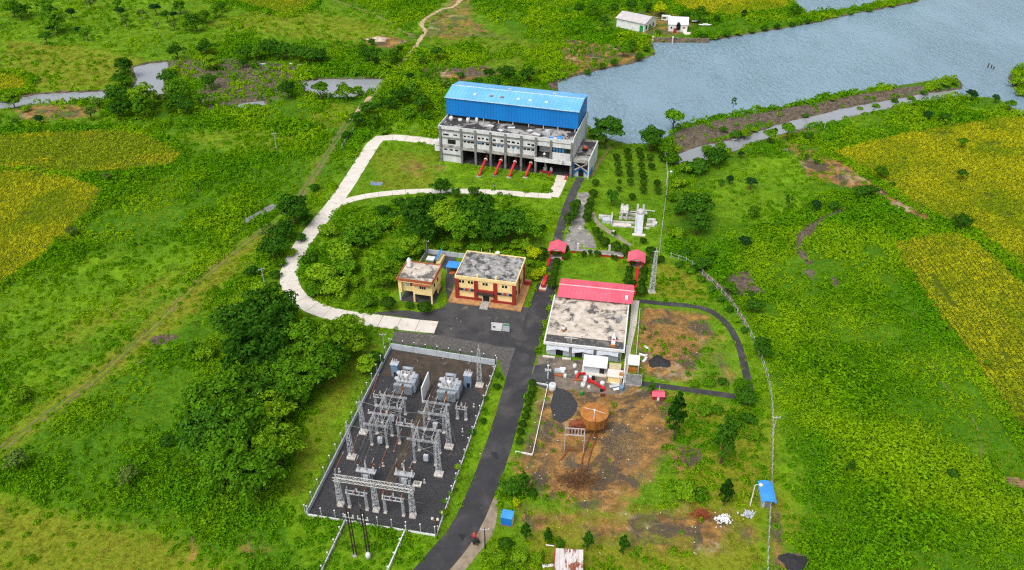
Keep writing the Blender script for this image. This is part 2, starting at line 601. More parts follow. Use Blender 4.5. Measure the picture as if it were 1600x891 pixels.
# what grows or lies where (pixel outlines of the photograph, laid on the ground)
REG = {
    "soil": [  # bare brown earth and dead grass
        (1.0, 6.0, [(838, 606), (870, 588), (990, 592), (1050, 618), (1060, 700), (1010, 760), (960, 800), (880, 790), (812, 760), (808, 715), (836, 660)]),
        (0.85, 2.5, [(1000, 478), (1100, 488), (1120, 520), (1095, 560), (1080, 600), (1000, 590), (992, 540)]),
        (0.5, 3.0, [(1090, 500), (1135, 520), (1158, 580), (1158, 608), (1085, 602)]),
        (0.8, 6.0, [(810, 790), (960, 800), (1060, 790), (1140, 800), (1190, 830), (1120, 870), (960, 850), (880, 830), (820, 840)]),
        (0.8, 1.2, [(1095, 690), (1100, 720), (1060, 745), (1045, 720), (1060, 690)]),
        (0.9, 2.5, [(1245, 250), (1300, 245), (1360, 270), (1420, 310), (1380, 310), (1310, 290), (1260, 275)]),
        (0.6, 2.0, [(1210, 222), (1250, 225), (1300, 240), (1250, 255)]),
        (1.0, 1.5, [(1375, 295), (1420, 305), (1470, 340), (1440, 345), (1390, 320)]),
        (0.6, 4.0, [(655, 40), (690, 8), (705, -10), (740, -20), (745, 30), (780, 55), (700, 65), (660, 62)]),
        (0.8, 3.0, [(650, 100), (720, 108), (760, 100), (790, 115), (720, 128), (660, 120)]),
        (0.5, 2.5, [(610, 248), (640, 240), (675, 262), (660, 280), (630, 275)]),
        (0.6, 1.5, [(680, 255), (700, 258), (695, 270), (675, 268)]),
        (0.7, 4.0, [(20, 165), (110, 162), (160, 170), (150, 185), (60, 190), (20, 185)]),
        (0.9, 4.0, [(560, 60), (600, 55), (640, 65), (620, 78), (575, 72)]),
        (0.7, 2.0, [(880, 60), (1000, 75), (1010, 92), (950, 108), (900, 120), (870, 115)]),
        (0.8, 1.5, [(990, 590), (1000, 780), (985, 780), (960, 600)]),
        (0.6, 2.0, [(1000, 18), (1060, 18), (1090, 40), (1060, 58), (1000, 56), (985, 45)]),
        (0.8, 1.5, [(292, 838), (308, 836), (312, 870), (300, 885)]),
        (0.5, 3.0, [(380, 830), (440, 840), (430, 880), (370, 880)]),
        (0.7, 1.5, [(1195, 780), (1215, 780), (1230, 850), (1235, 891), (1205, 891)]),
    ],
    "mud": [  # grey brown rubble and mud
        (0.72, 4.0, [(258, 95), (330, 90), (400, 95), (470, 102), (465, 125), (440, 140), (380, 155), (320, 165), (300, 150), (320, 125), (270, 118)]),
        (0.65, 4.0, [(300, 150), (400, 132), (470, 140), (440, 158), (340, 172), (318, 172)]),
        (1.0, 1.5, [(1050, 205), (1120, 187), (1200, 175), (1300, 157), (1400, 140), (1440, 134), (1445, 140), (1330, 163), (1230, 186), (1170, 200), (1085, 228), (1055, 232)]),
        (0.9, 3.0, [(700, 105), (750, 108), (770, 118), (720, 122)]),
        (1.0, 1.0, [(1230, 205), (1270, 200), (1280, 207), (1240, 212)]),
        (1.0, 1.5, [(1140, 430), (1170, 420), (1180, 445), (1200, 458), (1150, 463), (1125, 450)]),
        (1.0, 0.8, [(1318, 320), (1330, 325), (1290, 345), (1262, 375), (1250, 385), (1272, 412), (1262, 418), (1238, 390), (1245, 365), (1280, 340)]),
        (0.9, 0.8, [(1255, 420), (1275, 425), (1272, 440), (1258, 432)]),
        (0.9, 0.8, [(1300, 430), (1312, 445), (1305, 455), (1295, 440)]),
        (1.0, 1.0, [(230, 530), (262, 522), (282, 528), (255, 540), (240, 542)]),
        (0.8, 1.0, [(213, 566), (228, 562), (226, 572), (214, 574)]),
        (1.0, 1.2, [(1220, 862), (1255, 865), (1262, 880), (1245, 895), (1222, 885)]),
        (0.8, 0.6, [(1345, 775), (1358, 785), (1355, 803), (1346, 795)]),
        (0.62, 4.5, [(930, 655), (960, 640), (1000, 660), (1015, 720), (1020, 750), (985, 760), (960, 720), (935, 690)]),
        (0.7, 3.0, [(868, 712), (905, 700), (912, 735), (880, 745)]),
    ],
    "dry": [  # yellowing short grass
        (1.0, 4.0, [(1022, 410), (1060, 415), (1105, 450), (1118, 472), (1060, 468), (1015, 462)]),
        (0.8, 5.0, [(1180, 650), (1215, 640), (1225, 760), (1260, 800), (1230, 880), (1190, 880)]),
        (0.9, 6.0, [(470, 320), (430, 345), (340, 400), (260, 470), (180, 540), (110, 600), (0, 680), (0, 720), (120, 630), (230, 560), (330, 470), (400, 400)]),
        (0.7, 6.0, [(0, 60), (120, 70), (250, 95), (200, 110), (180, 140), (40, 145), (0, 140)]),
        (0.6, 6.0, [(310, 40), (400, 15), (520, 20), (640, 50), (560, 70), (420, 60)]),
        (0.8, 5.0, [(0, 770), (120, 800), (260, 830), (360, 880), (360, 960), (-50, 960), (-50, 770)]),
        (0.6, 4.0, [(460, 690), (500, 600), (560, 540), (600, 530), (540, 660), (480, 790), (440, 780)]),
        (0.5, 4.0, [(250, 205), (400, 195), (480, 210), (440, 240), (330, 235)]),
        (0.6, 5.0, [(40, 560), (120, 545), (250, 470), (330, 410), (260, 420), (100, 500)]),
        (0.9, 3.0, [(820, 800), (960, 790), (1190, 790), (1190, 900), (820, 900)]),
        (0.9, 3.0, [(1050, 700), (1190, 660), (1200, 800), (1060, 800)]),
        (0.7, 4.0, [(1030, 600), (1190, 640), (1190, 700), (1040, 700)]),
        (0.6, 3.0, [(570, 230), (690, 240), (680, 300), (590, 300)]),
        (0.6, 4.0, [(480, 250), (520, 230), (500, 280), (470, 320)]),
        (0.7, 3.0, [(1190, 180), (1290, 180), (1280, 215), (1200, 222)]),
        (0.5, 5.0, [(650, 62), (800, 50), (900, 90), (860, 125), (700, 95)]),
        (0.6, 4.0, [(500, 150), (560, 165), (540, 200), (470, 195)]),
    ],
    "smooth": [  # short grass, few tall weeds
        (1.0, 5.0, [(0, 770), (120, 800), (260, 830), (360, 880), (360, 960), (-50, 960), (-50, 770)]),
        (0.9, 4.0, [(460, 690), (500, 600), (560, 540), (600, 530), (540, 660), (480, 790), (440, 790)]),
        (0.9, 6.0, [(-20, -40), (300, -40), (420, 30), (300, 90), (180, 142), (-20, 145)]),
        (0.9, 6.0, [(310, 40), (400, 15), (520, 0), (640, 50), (560, 70), (420, 65)]),
        (0.8, 6.0, [(0, 460), (140, 400), (330, 370), (340, 400), (250, 470), (110, 600), (0, 650)]),
        (0.9, 4.0, [(470, 320), (420, 345), (340, 400), (260, 470), (180, 540), (110, 600), (0, 680), (0, 720), (120, 630), (230, 560), (330, 470), (400, 400)]),
        (0.8, 4.0, [(250, 205), (400, 195), (480, 210), (440, 240), (330, 235)]),
        (0.8, 5.0, [(1100, 260), (1250, 240), (1290, 310), (1200, 350), (1110, 350)]),
        (1.0, 3.0, [(640, 50), (705, -10), (800, 50), (700, 66)]),
        (0.7, 4.0, [(1190, 640), (1222, 640), (1270, 740), (1240, 860), (1200, 880)]),
        (0.7, 4.0, [(820, 800), (960, 790), (1190, 800), (1190, 850), (820, 850)]),
        (0.6, 4.0, [(1190, 180), (1290, 180), (1450, 150), (1580, 180), (1400, 185), (1280, 215), (1200, 222)]),
        (0.9, 4.0, [(-20, 160), (160, 165), (180, 190), (-20, 200)]),
    ],
}
CROPS = {  # name: (outline, row spacing, kind)
    "left_upper": [(-60, 215), (60, 207), (180, 205), (240, 215), (285, 240), (270, 258), (200, 270), (140, 272), (60, 268), (-60, 262)],
    "left_lower": [(-60, 270), (60, 270), (120, 280), (158, 298), (150, 322), (120, 350), (90, 380), (50, 410), (0, 442), (-60, 470)],
    "right_upper": [(1298, 237), (1340, 228), (1420, 208), (1500, 192), (1560, 183), (1660, 190), (1760, 330), (1760, 480), (1600, 425), (1560, 385), (1530, 360), (1470, 338), (1400, 300), (1345, 262)],
    "right_lower": [(1393, 382), (1430, 372), (1495, 364), (1530, 382), (1560, 410), (1600, 448), (1760, 560), (1760, 840), (1640, 740), (1595, 665), (1560, 620), (1520, 560), (1470, 500), (1430, 440)],
    "top_left": [(310, -8), (340, 2), (400, 12), (450, 27), (475, 18), (492, 4), (520, -30), (300, -40)],
    "top_right": [(1046, 2), (1060, 12), (1090, 22), (1130, 26), (1190, 20), (1235, 12), (1225, -4), (1200, -20), (1040, -24)],
    "pond_side": [(-60, 122), (20, 118), (45, 128), (40, 142), (-60, 148)],
}
CROPG = {k: poly(v) for k, v in CROPS.items()}


def field(reg, X, Y):
    out = np.zeros(X.shape)
    for val, fe, pg in REG[reg]:
        g = poly(pg)
        sel = (X > g[:, 0].min() - 4 * fe) & (X < g[:, 0].max() + 4 * fe) & (Y > g[:, 1].min() - 4 * fe) & (Y < g[:, 1].max() + 4 * fe)
        if sel.any():
            s = sdist(X[sel], Y[sel], g)
            out[sel] = np.maximum(out[sel], val * sstep(fe, -fe, s))
    return out


near = (np.abs(fx) < 300) & (fy > 60) & (fy < 450)
for reg in ("soil", "mud", "dry"):
    a = np.zeros(fx.shape)
    a[near] = field(reg, fx[near], fy[near])
    if reg == "mud":
        a = np.maximum(a, sstep(2.2, 0.3, SD) * 0.9)
    at = ground_me.attributes.new(reg, 'FLOAT', 'POINT')
    at.data.foreach_set("value", a.astype(np.float32))
a = np.zeros(fx.shape)
for g in CROPG.values():
    a[near] = np.maximum(a[near], sstep(1.0, -1.0, sdist(fx[near], fy[near], g)))
turf = np.zeros(fx.shape)
turf[near] = np.maximum(field("smooth", fx[near], fy[near]), 0.8 * field("dry", fx[near], fy[near]))
turf = np.maximum(turf, sstep(3, -3, sdist(fx, fy, COMPOUND)) * 0.9)
ground_me.attributes.new("turf", 'FLOAT', 'POINT').data.foreach_set("value", turf.astype(np.float32))
at = ground_me.attributes.new("crop", 'FLOAT', 'POINT')
at.data.foreach_set("value", a.astype(np.float32))


def ground_material():
    m, nt, b = nodes("meadow ground")
    pos = N(nt, "ShaderNodeNewGeometry").outputs["Position"]

    def attr(nm, sc, amt, lo=0.3, hi=0.62):
        f = N(nt, "ShaderNodeAttribute", attribute_name=nm).outputs["Fac"]
        nz = noise_node(nt, pos, sc, 6, 0.7, 0.3)
        q = math_node(nt, 'ADD', f, math_node(nt, 'MULTIPLY', math_node(nt, 'SUBTRACT', nz, 0.5), amt))
        q = math_node(nt, 'MULTIPLY', ramp(nt, q, lo, hi), ramp(nt, f, 0.02, 0.2))
        return q
    big = ramp(nt, noise_node(nt, pos, 0.03, 4, 0.6), 0.35, 0.65)
    mid = ramp(nt, noise_node(nt, pos, 0.22, 6, 0.65, 0.3), 0.3, 0.7)
    fine = ramp(nt, noise_node(nt, pos, 1.6, 4, 0.7), 0.3, 0.7)
    c = mixc(nt, big, lin(74, 120, 8), lin(108, 150, 14))
    c = mixc(nt, mid, mixc(nt, fine, lin(48, 88, 8), lin(70, 112, 10)), c)
    c = mixc(nt, math_node(nt, 'MULTIPLY', fine, 0.35), c, lin(140, 172, 28))
    under = mixc(nt, fine, lin(44, 84, 8), lin(76, 124, 10))                # low growth and litter, coloured darker to deepen the shaded gaps between weeds
    c = mixc(nt, ramp(nt, N(nt, "ShaderNodeAttribute", attribute_name="turf").outputs["Fac"], 0.1, 0.7), mixc(nt, mid, under, mixc(nt, 0.5, under, c)), c)
    dryc = mixc(nt, fine, lin(104, 112, 20), lin(144, 138, 40))
    c = mixc(nt, math_node(nt, 'MULTIPLY', attr("dry", 0.2, 0.9, 0.25, 0.9), 0.75), c, dryc)
    soilc = mixc(nt, ramp(nt, noise_node(nt, pos, 0.35, 6, 0.7), 0.35, 0.65), lin(110, 84, 52), lin(168, 126, 70))
    soilc = mixc(nt, ramp(nt, noise_node(nt, pos, 0.13, 6, 0.7, 0.5), 0.47, 0.58), soilc, lin(86, 76, 62))
    soilc = mixc(nt, math_node(nt, 'MULTIPLY', ramp(nt, noise_node(nt, pos, 0.09, 5, 0.65, 0.8), 0.56, 0.68), 0.8), soilc, lin(176, 156, 126))
    soilc = mixc(nt, math_node(nt, 'MULTIPLY', ramp(nt, noise_node(nt, pos, 2.4, 4, 0.8), 0.55, 0.75), 0.5), soilc, lin(176, 140, 84))
    c = mixc(nt, attr("soil", 0.22, 1.7, 0.3, 0.8), c, soilc)
    mudc = mixc(nt, ramp(nt, noise_node(nt, pos, 0.8, 6, 0.75), 0.35, 0.68), lin(70, 62, 52), lin(118, 106, 90))
    c = mixc(nt, attr("mud", 0.4, 0.9, 0.4, 0.7), c, mudc)
    c = mixc(nt, attr("crop", 0.5, 0.3, 0.3, 0.6), c, mixc(nt, fine, lin(58, 76, 10), lin(96, 108, 14)))
    nt.links.new(c, b.inputs["Base Color"])
    b.inputs["Roughness"].default_value = 0.95
    b.inputs["Specular IOR Level"].default_value = 0.15
    bn = N(nt, "ShaderNodeBump")
    bn.inputs["Strength"].default_value = 0.9
    bn.inputs["Distance"].default_value = 0.35
    nt.links.new(noise_node(nt, pos, 1.1, 6, 0.75), bn.inputs["Height"])
    nt.links.new(bn.outputs[0], b.inputs["Normal"])
    return m


ground_me.materials.append(ground_material())
ground = link(D.objects.new("ground", ground_me))
tag(ground, kind="structure")


def water_material(name, deep, rough=0.12, wave=0.25, amt=0.12):
    m, nt, b = nodes(name)
    pos = N(nt, "ShaderNodeNewGeometry").outputs["Position"]
    mp = N(nt, "ShaderNodeMapping")
    mp.inputs["Rotation"].default_value = (0, 0, math.radians(-35))
    mp.inputs["Scale"].default_value = (1.0, 0.4, 1)
    nt.links.new(pos, mp.inputs["Vector"])
    c = mixc(nt, ramp(nt, noise_node(nt, pos, 0.012, 4), 0.35, 0.65), deep, tuple(x * 1.15 for x in deep))
    nt.links.new(c, b.inputs["Base Color"])
    b.inputs["Roughness"].default_value = rough
    b.inputs["IOR"].default_value = 1.333
    bn = N(nt, "ShaderNodeBump")
    bn.inputs["Strength"].default_value = 1.0
    bn.inputs["Distance"].default_value = amt
    gust = math_node(nt, 'ADD', math_node(nt, 'MULTIPLY', ramp(nt, noise_node(nt, mp.outputs[0], 0.035, 3), 0.3, 0.7), 0.9), 0.35)
    nt.links.new(math_node(nt, 'MULTIPLY', noise_node(nt, mp.outputs[0], wave * 1.6, 5, 0.62, 0.5), gust), bn.inputs["Height"])
    nt.links.new(bn.outputs[0], b.inputs["Normal"])
    return m


M_LAKE = water_material("lake water", lin(116, 142, 156), 0.1, 0.42, 0.9)
M_POND = water_material("pond water", lin(134, 138, 142), 0.05, 0.5, 0.04)
lake = MB().raw([(x, y, WATER_Z) for x, y in ((18, 225), (3000, 160), (3000, 3000), (18, 3000))], [(0, 1, 2, 3)]).build("lake", M_LAKE)
tag(lake, kind="structure")
cb = MB().raw([(x, y, WATER_Z + 0.006) for x, y in poly([(1052, 238), (1110, 220), (1195, 198), (1300, 172), (1440, 147), (1495, 139), (1499, 146), (1470, 158), (1400, 168), (1290, 196), (1190, 224), (1100, 258), (1056, 262)], WATER_Z)], [tuple(range(13))]).build("canal", M_POND)
tag(cb, kind="structure")
for i, (x0, x1, y0, y1) in enumerate(((-340, -150, 288, 395), (-150, -50, 288, 360))):
    o = MB().raw([(x0, y0, WATER_Z), (x1, y0, WATER_Z), (x1, y1, WATER_Z), (x0, y1, WATER_Z)], [(0, 1, 2, 3)]).build("pond", M_POND)
    tag(o, kind="structure")


# ------------------------------------------------------------------ roads, yards, paths
def smooth(pts, n=8):
    pts = [np.array(p, float) for p in pts]
    out = []
    for i in range(len(pts) - 1):
        p0, p1, p2, p3 = pts[max(i - 1, 0)], pts[i], pts[i + 1], pts[min(i + 2, len(pts) - 1)]
        for k in range(n):
            t = k / n
            out.append(0.5 * (2 * p1 + (p2 - p0) * t + (2 * p0 - 5 * p1 + 4 * p2 - p3) * t * t + (3 * p1 - p0 - 3 * p2 + p3) * t ** 3))
    out.append(pts[-1])
    return out


def resample(pts, step):
    d = [0]
    for a, b in zip(pts, pts[1:]):
        d.append(d[-1] + float(np.linalg.norm(b - a)))
    n = max(2, int(round(d[-1] / step)) + 1)
    s = np.linspace(0, d[-1], n)
    P_ = np.array(pts)
    return np.stack([np.interp(s, d, P_[:, 0]), np.interp(s, d, P_[:, 1])], 1)


def edges(c, w):
    t = np.gradient(c, axis=0)
    t /= np.linalg.norm(t, axis=1, keepdims=True)
    n = np.stack([-t[:, 1], t[:, 0]], 1)
    w = np.asarray(w).reshape(-1, 1) if not np.isscalar(w) else w
    return c + n * w / 2, c - n * w / 2


KEEP_OUT = []            # (line, half width) and polygons where no weeds grow


def ribbon(name, px, width, z, m, drape=False, step=2.0, ragged=0.0, seed=0, th=0.0, label=None):
    c = resample(smooth([P(*q) for q in px]), step)
    rng = np.random.default_rng(seed)
    w = np.full(len(c), float(width)) + rng.normal(0, 1, len(c)) * ragged
    L, R = edges(c, w)
    mb = MB()
    zs = lambda p: (hz(p[0], p[1]) + z) if drape else z
    vs = []
    for l, c_, r in zip(L, c, R):
        vs += [(l[0], l[1], zs(l)), (c_[0], c_[1], zs(c_) + (0.01 if not drape else 0)), (r[0], r[1], zs(r))]
    fs = []
    for i in range(len(c) - 1):
        for k in range(2):
            fs.append((3 * i + k, 3 * i + k + 1, 3 * i + k + 4, 3 * i + k + 3))
    o = mb.raw(vs, fs).build(name, m)
    tag(o, label, kind="structure")
    KEEP_OUT.append((c, width / 2 - 0.1))
    return o, c


def sheet(name, px, z, m, ragged=0.0, seed=0):
    pts = [np.array(P(*q)) for q in px]
    if ragged:
        rng = np.random.default_rng(seed)
        pts = [p + rng.normal(0, ragged, 2) for p in resample(pts + [pts[0]], 2.0)[:-1]]
    bm = bmesh.new()
    f = bm.faces.new([bm.verts.new((p[0], p[1], z)) for p in pts])
    bmesh.ops.triangulate(bm, faces=[f])
    me = D.meshes.new(name)
    bm.to_mesh(me)
    bm.free()
    for pl in me.polygons:
        if pl.normal.z < 0:
            me.flip_normals()
            break
    me.materials.append(m)
    o = link(D.objects.new(name, me))
    tag(o, kind="structure")
    KEEP_OUT.append(np.array(pts))
    return o


def slab_road(name, px, width, z, step):
    """concrete road cast in slabs with open joints"""
    c = resample(smooth([P(*q) for q in px]), step)
    Lr, Rr = edges(c, width)
    base = MB()
    vs = []
    for l, r in zip(Lr, Rr):
        vs += [(l[0], l[1], z - 0.05), (r[0], r[1], z - 0.05)]
    base.raw(vs, [(2 * i, 2 * i + 1, 2 * i + 3, 2 * i + 2) for i in range(len(c) - 1)])
    root = tag(base.build(name, M_PILLAR), kind="structure")
    rng = random.Random(5)
    for i in range(len(c) - 1):
        l0, r0, l1, r1 = (np.array(v) for v in (Lr[i], Rr[i], Lr[i + 1], Rr[i + 1]))
        g = 0.05 / step
        q = [l0 + (l1 - l0) * g, r0 + (r1 - r0) * g, r1 - (r1 - r0) * g, l1 - (l1 - l0) * g]
        MB().prism(q, z - 0.04, z + 0.012 * rng.random()).build("slab", M_SLAB, root)
    KEEP_OUT.append((c, width / 2 - 0.1))
    return root


sheet("gravel_verge", [(616, 517), (660, 521), (700, 526), (760, 536), (812, 545), (802, 585), (794, 598), (784, 580), (779, 562), (700, 549), (612, 535)], 0.012, mat("verge gravel", lin(94, 90, 86), lin(70, 67, 65), 1.4, stain=lin(122, 112, 98), sscale=0.4, slo=0.55, shi=0.7, bump=0.05))
sheet("yard_paving", [(575, 489), (630, 485), (668, 490), (700, 476), (696, 450), (698, 420), (668, 412), (672, 392), (712, 396), (714, 425), (706, 462), (830, 482), (836, 458), (862, 462), (846, 500),
                      (828, 530), (800, 545), (690, 522), (680, 508), (640, 497)], 0.016, M_ASPHOLD, 0.15, 4)
sheet("workshop_forecourt", [(842, 556), (870, 558), (985, 578), (986, 604), (960, 616), (900, 612), (870, 606), (838, 600), (832, 580)], 0.012, mat("trodden grey earth", lin(128, 114, 98), lin(98, 90, 80), 0.5, stain=lin(72, 70, 68), sscale=0.3, slo=0.55, shi=0.68, bump=0.04), 0.4, 9)
sheet("asphalt_apron", [(836, 572), (858, 566), (866, 585), (862, 612), (846, 606), (826, 596)], 0.02, M_ASPHOLD, 0.2, 11)
ribbon("access_road", [(672, 512), (720, 520), (770, 528), (822, 536)], 4.6, 0.028, M_ASPH)
ribbon("main_road", [(640, 930), (676, 888), (722, 832), (752, 770), (778, 700), (796, 640), (813, 580), (827, 530), (843, 482), (856, 444)], 5.2, 0.036, M_ASPH, step=1.5, ragged=0.05)
sheet("asphalt_patch", [(716, 836), (726, 834), (732, 840), (730, 846), (719, 846)], 0.052, M_BLACK, 0.15, 21)
sheet("asphalt_patch", [(768, 706), (776, 702), (780, 716), (771, 722)], 0.051, mat("newer asphalt", lin(44, 44, 46)), 0.1, 22)
sheet("asphalt_patch", [(818, 552), (828, 552), (825, 562), (814, 562)], 0.051, mat("greyer asphalt", lin(70, 69, 70)), 0.1, 23)
ribbon("road_shoulder", [(700, 905), (725, 875), (752, 842), (768, 800), (766, 780)], 2.6, 0.02, mat("pale gravel shoulder", lin(150, 134, 112), lin(124, 112, 96), 0.8, bump=0.03), ragged=0.3)
sheet("round_gravel_bed", [(866, 606), (886, 610), (898, 620), (904, 634), (898, 650), (880, 664), (864, 656), (860, 636), (864, 618)], 0.014, M_GRAVEL, 0.15, 12)
slab_road("concrete_road", [(682, 512), (640, 508), (600, 503), (555, 497), (515, 490), (480, 476), (458, 456), (451, 430), (462, 400), (482, 368), (508, 336), (530, 308), (550, 278), (570, 246), (588, 220), (604, 215), (640, 217), (694, 224)], 4.6, 0.07, 4.6)
slab_road("concrete_lane", [(532, 318), (560, 309), (610, 302), (660, 299), (720, 299), (780, 301), (830, 305), (862, 307)], 3.0, 0.075, 4.0)
slab_road("loading_ramp", [(864, 308), (872, 292), (881, 270)], 3.6, 0.08, 3.2)
ribbon("garden_road", [(862, 425), (866, 395), (874, 365), (884, 330), (896, 300), (907, 278)], 2.6, 0.03, M_ASPHOLD)
sheet("garden_terrace", [(903, 302), (921, 300), (918, 330), (914, 350), (912, 375), (906, 390), (876, 388), (884, 370), (897, 335)], 0.022, M_PATHG, 0.1, 6)
ribbon("curved_garden_path", [(925, 332), (930, 345), (945, 358), (965, 370), (985, 384)], 1.6, 0.018, mat("worn garden path", lin(150, 140, 118), lin(126, 118, 98), 0.8, bump=0.02), ragged=0.15)
sheet("terrace_wing", [(911, 358), (918, 358), (928, 372), (932, 388), (912, 388)], 0.026, M_PATHG, 0.1, 7)
ribbon("lakeside_footpath", [(925, 275), (934, 258), (946, 240), (955, 228)], 0.9, 0.02, M_TRACK, ragged=0.15)
ribbon("loop_path", [(996, 470), (1040, 475), (1085, 479), (1115, 489), (1140, 512), (1156, 545), (1165, 580), (1172, 612)], 1.7, 0.024, M_ASPH)
ribbon("lower_path", [(982, 597), (1030, 603), (1080, 610), (1150, 620)], 1.7, 0.02, M_ASPH)
sheet("workshop_side_walk", [(987, 470), (999, 470), (994, 510), (986, 545), (979, 598), (973, 600), (976, 560), (984, 510)], 0.05, M_SLAB)
def ruts(name, px, gauge, w, seed):
    """a pair of wheel ruts worn into the grass"""
    c = resample(smooth([P(*q) for q in px]), 1.5)
    for j, e in enumerate(edges(c, gauge)):
        rgn = np.random.default_rng(seed + j)
        ww = w + rgn.normal(0, 0.14, len(e))
        L, R = edges(e, ww)
        vs, fs = [], []
        for l, r in zip(L, R):
            vs += [(l[0], l[1], hz(*l) + 0.05), (r[0], r[1], hz(*r) + 0.05)]
        fs = [(2 * i, 2 * i + 1, 2 * i + 3, 2 * i + 2) for i in range(len(e) - 1)]
        tag(MB().raw(vs, fs).build(name, M_RUT), kind="structure")
    KEEP_OUT.append((c, gauge / 2 + w / 2 - (0.0 if name == "dirt_track" else 0.35)))


ruts("dirt_track", [(556, 177), (540, 196), (512, 240), (486, 282), (460, 318), (440, 336)], 1.5, 0.95, 3)
ribbon("dirt_road", [(760, -50), (742, -28), (712, 8), (690, 15), (668, 28), (659, 40), (664, 50), (655, 66), (640, 86), (612, 116), (586, 144), (562, 170), (548, 188)], 1.9, 0.08, mat("pale dirt road", lin(190, 166, 132), lin(160, 138, 104), 0.6, stain=lin(128, 122, 70), sscale=0.5, slo=0.56, shi=0.7), drape=True, step=1.4, ragged=0.35)
ruts("branch_track", [(664, 52), (690, 55), (740, 56), (800, 60)], 1.2, 0.6, 7)
ruts("side_track", [(632, 52), (645, 60), (660, 60)], 1.2, 0.8, 9)
ruts("meadow_track", [(430, 347), (400, 368), (345, 411), (300, 451), (262, 491), (205, 543), (150, 595), (90, 639), (30, 681), (-40, 730)], 1.3, 0.55, 11)
ribbon("field_path", [(500, -8), (540, 8), (580, 22), (610, 36), (632, 52), (660, 58)], 0.9, 0.05, M_TRACK, drape=True, step=1.5, ragged=0.15)
ribbon("footpath", [(1425, 490), (1448, 530), (1462, 580), (1490, 620), (1520, 655), (1532, 690), (1535, 730), (1555, 765), (1590, 800)], 0.45, 0.05, mat("trodden grass", lin(104, 110, 34), lin(84, 96, 28), 0.8), drape=True, step=1.2, ragged=0.15)
ribbon("fence_footpath", [(1098, 428), (1128, 452), (1150, 480), (1165, 508)], 1.6, 0.04, M_MUD, drape=True, step=1.5, ragged=0.4)

# ------------------------------------------------------------------ powerhouse by the lake
A = P(690, 251)
PW_ANG = math.radians(-15.69)
pw = thing("powerhouse", "large grey concrete powerhouse with blue sheet-metal hall on its roof beside the lake", "building", A, PW_ANG)


def pwl(u, v, z=0.0):
    c, s = math.cos(PW_ANG), math.sin(PW_ANG)
    return (A[0] + u * c - v * s, A[1] + u * s + v * c, z)


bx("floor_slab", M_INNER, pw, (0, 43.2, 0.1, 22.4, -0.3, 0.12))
bx("deck", M_DECK, pw, (-0.35, 43.3, -0.3, 22.5, 10.95, 11.42))
bx("parapet", M_FACADE, pw, (-0.45, 43.4, -0.42, -0.16, 11.3, 12.45))
bx("parapet", M_FACADE, pw, (-0.45, -0.2, -0.15, 22.4, 11.3, 12.4))
bx("parapet", M_FACADE, pw, (43.15, 43.4, -0.15, 22.4, 11.3, 13.2))
bx("parapet", M_FACADE, pw, (-0.45, 43.4, 22.42, 22.65, 10.8, 12.4))
PU = [0.2, 7.2, 11.9, 16.9, 21.75, 26.9, 31.6, 36.4, 42.95]
for i, u in enumerate(PU):
    z0 = 5.3 if i == 7 else 0.0
    bx("pillar", M_PILLAR, pw, (u - 0.33, u + 0.33, -0.75, 0.02, z0, 12.2 if i < 7 else 11.9))
# spandrel beams
bx("beam", M_PILLAR, pw, (0.1, 31.7, -0.5, 0.3, 8.35, 8.72))
bx("beam", M_PILLAR, pw, (0.1, 31.7, -0.52, 0.3, 10.85, 11.1))
bx("floor_beam", M_CONC, pw, (7.0, 31.6, -0.62, 9.4, 4.95, 5.95))
bx("beam", M_CONC, pw, (0.1, 7.0, -0.55, 0.3, 5.35, 5.85))
bx("beam", M_PILLAR, pw, (0.1, 7.0, -0.5, 0.3, 2.5, 2.85))
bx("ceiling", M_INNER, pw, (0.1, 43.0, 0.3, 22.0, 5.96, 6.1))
rng = random.Random(3)
for i in range(6):
    u0, u1 = PU[i] + 0.35, PU[i + 1] - 0.35
    bx("wall_panel", M_FACADE, pw, (u0, u1, -0.28, 0.1, 5.97, 8.34))
    bx("wall_panel", M_FACADE, pw, (u0, u1, -0.28, 0.1, 8.73, 10.84))
    n = 3 if i else 2
    for k in range(n):
        w = (u1 - u0) / n
        c = u0 + (k + 0.5) * w + rng.uniform(-0.15, 0.15)
        hw = w * rng.uniform(0.2, 0.36)
        zt = rng.uniform(9.75, 9.95)
        if rng.random() < 0.8:
            bx("window", M_DARKWIN, pw, (c - hw, c + hw, -0.36, -0.2, zt - rng.uniform(0.3, 0.65), zt))
        if i == 0 and k == 0:
            bx("window", M_DARKWIN, pw, (2.6, 5.2, -0.36, -0.2, 6.5, 8.0))
        elif i:
            hw = w * rng.uniform(0.25, 0.42)
            bx("window", M_BLUEWIN if rng.random() < 0.3 else M_DARKWIN, pw, (c - hw, c + hw, -0.36, -0.2, 7.6, 8.15))
for z0, z1 in ((0.1, 2.48), (2.87, 5.34)):
    bx("wall_panel", M_FACADE, pw, (0.5, 6.9, -0.26, 0.1, z0, z1))
for c in (1.7, 3.6, 5.4):
    bx("window", M_DARKWIN, pw, (c - 0.55, c + 0.55, -0.34, -0.2, 4.2, 4.65))
bx("side_wall", M_FACADE, pw, (-0.12, 0.1, 0.35, 22.3, 0.0, 10.94))
bx("side_wall", M_FACADE, pw, (43.0, 43.22, 0.35, 22.3, 0.0, 10.94))
bx("rear_wall", M_FACADE, pw, (0.2, 42.9, 22.1, 22.38, 0.0, 10.94))
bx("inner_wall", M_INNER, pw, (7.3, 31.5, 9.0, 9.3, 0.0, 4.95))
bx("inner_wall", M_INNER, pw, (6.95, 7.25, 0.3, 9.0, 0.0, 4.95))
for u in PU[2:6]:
    bx("inner_column", M_INNER, pw, (u - 0.25, u + 0.25, 3.5, 4.0, 0.12, 4.95))
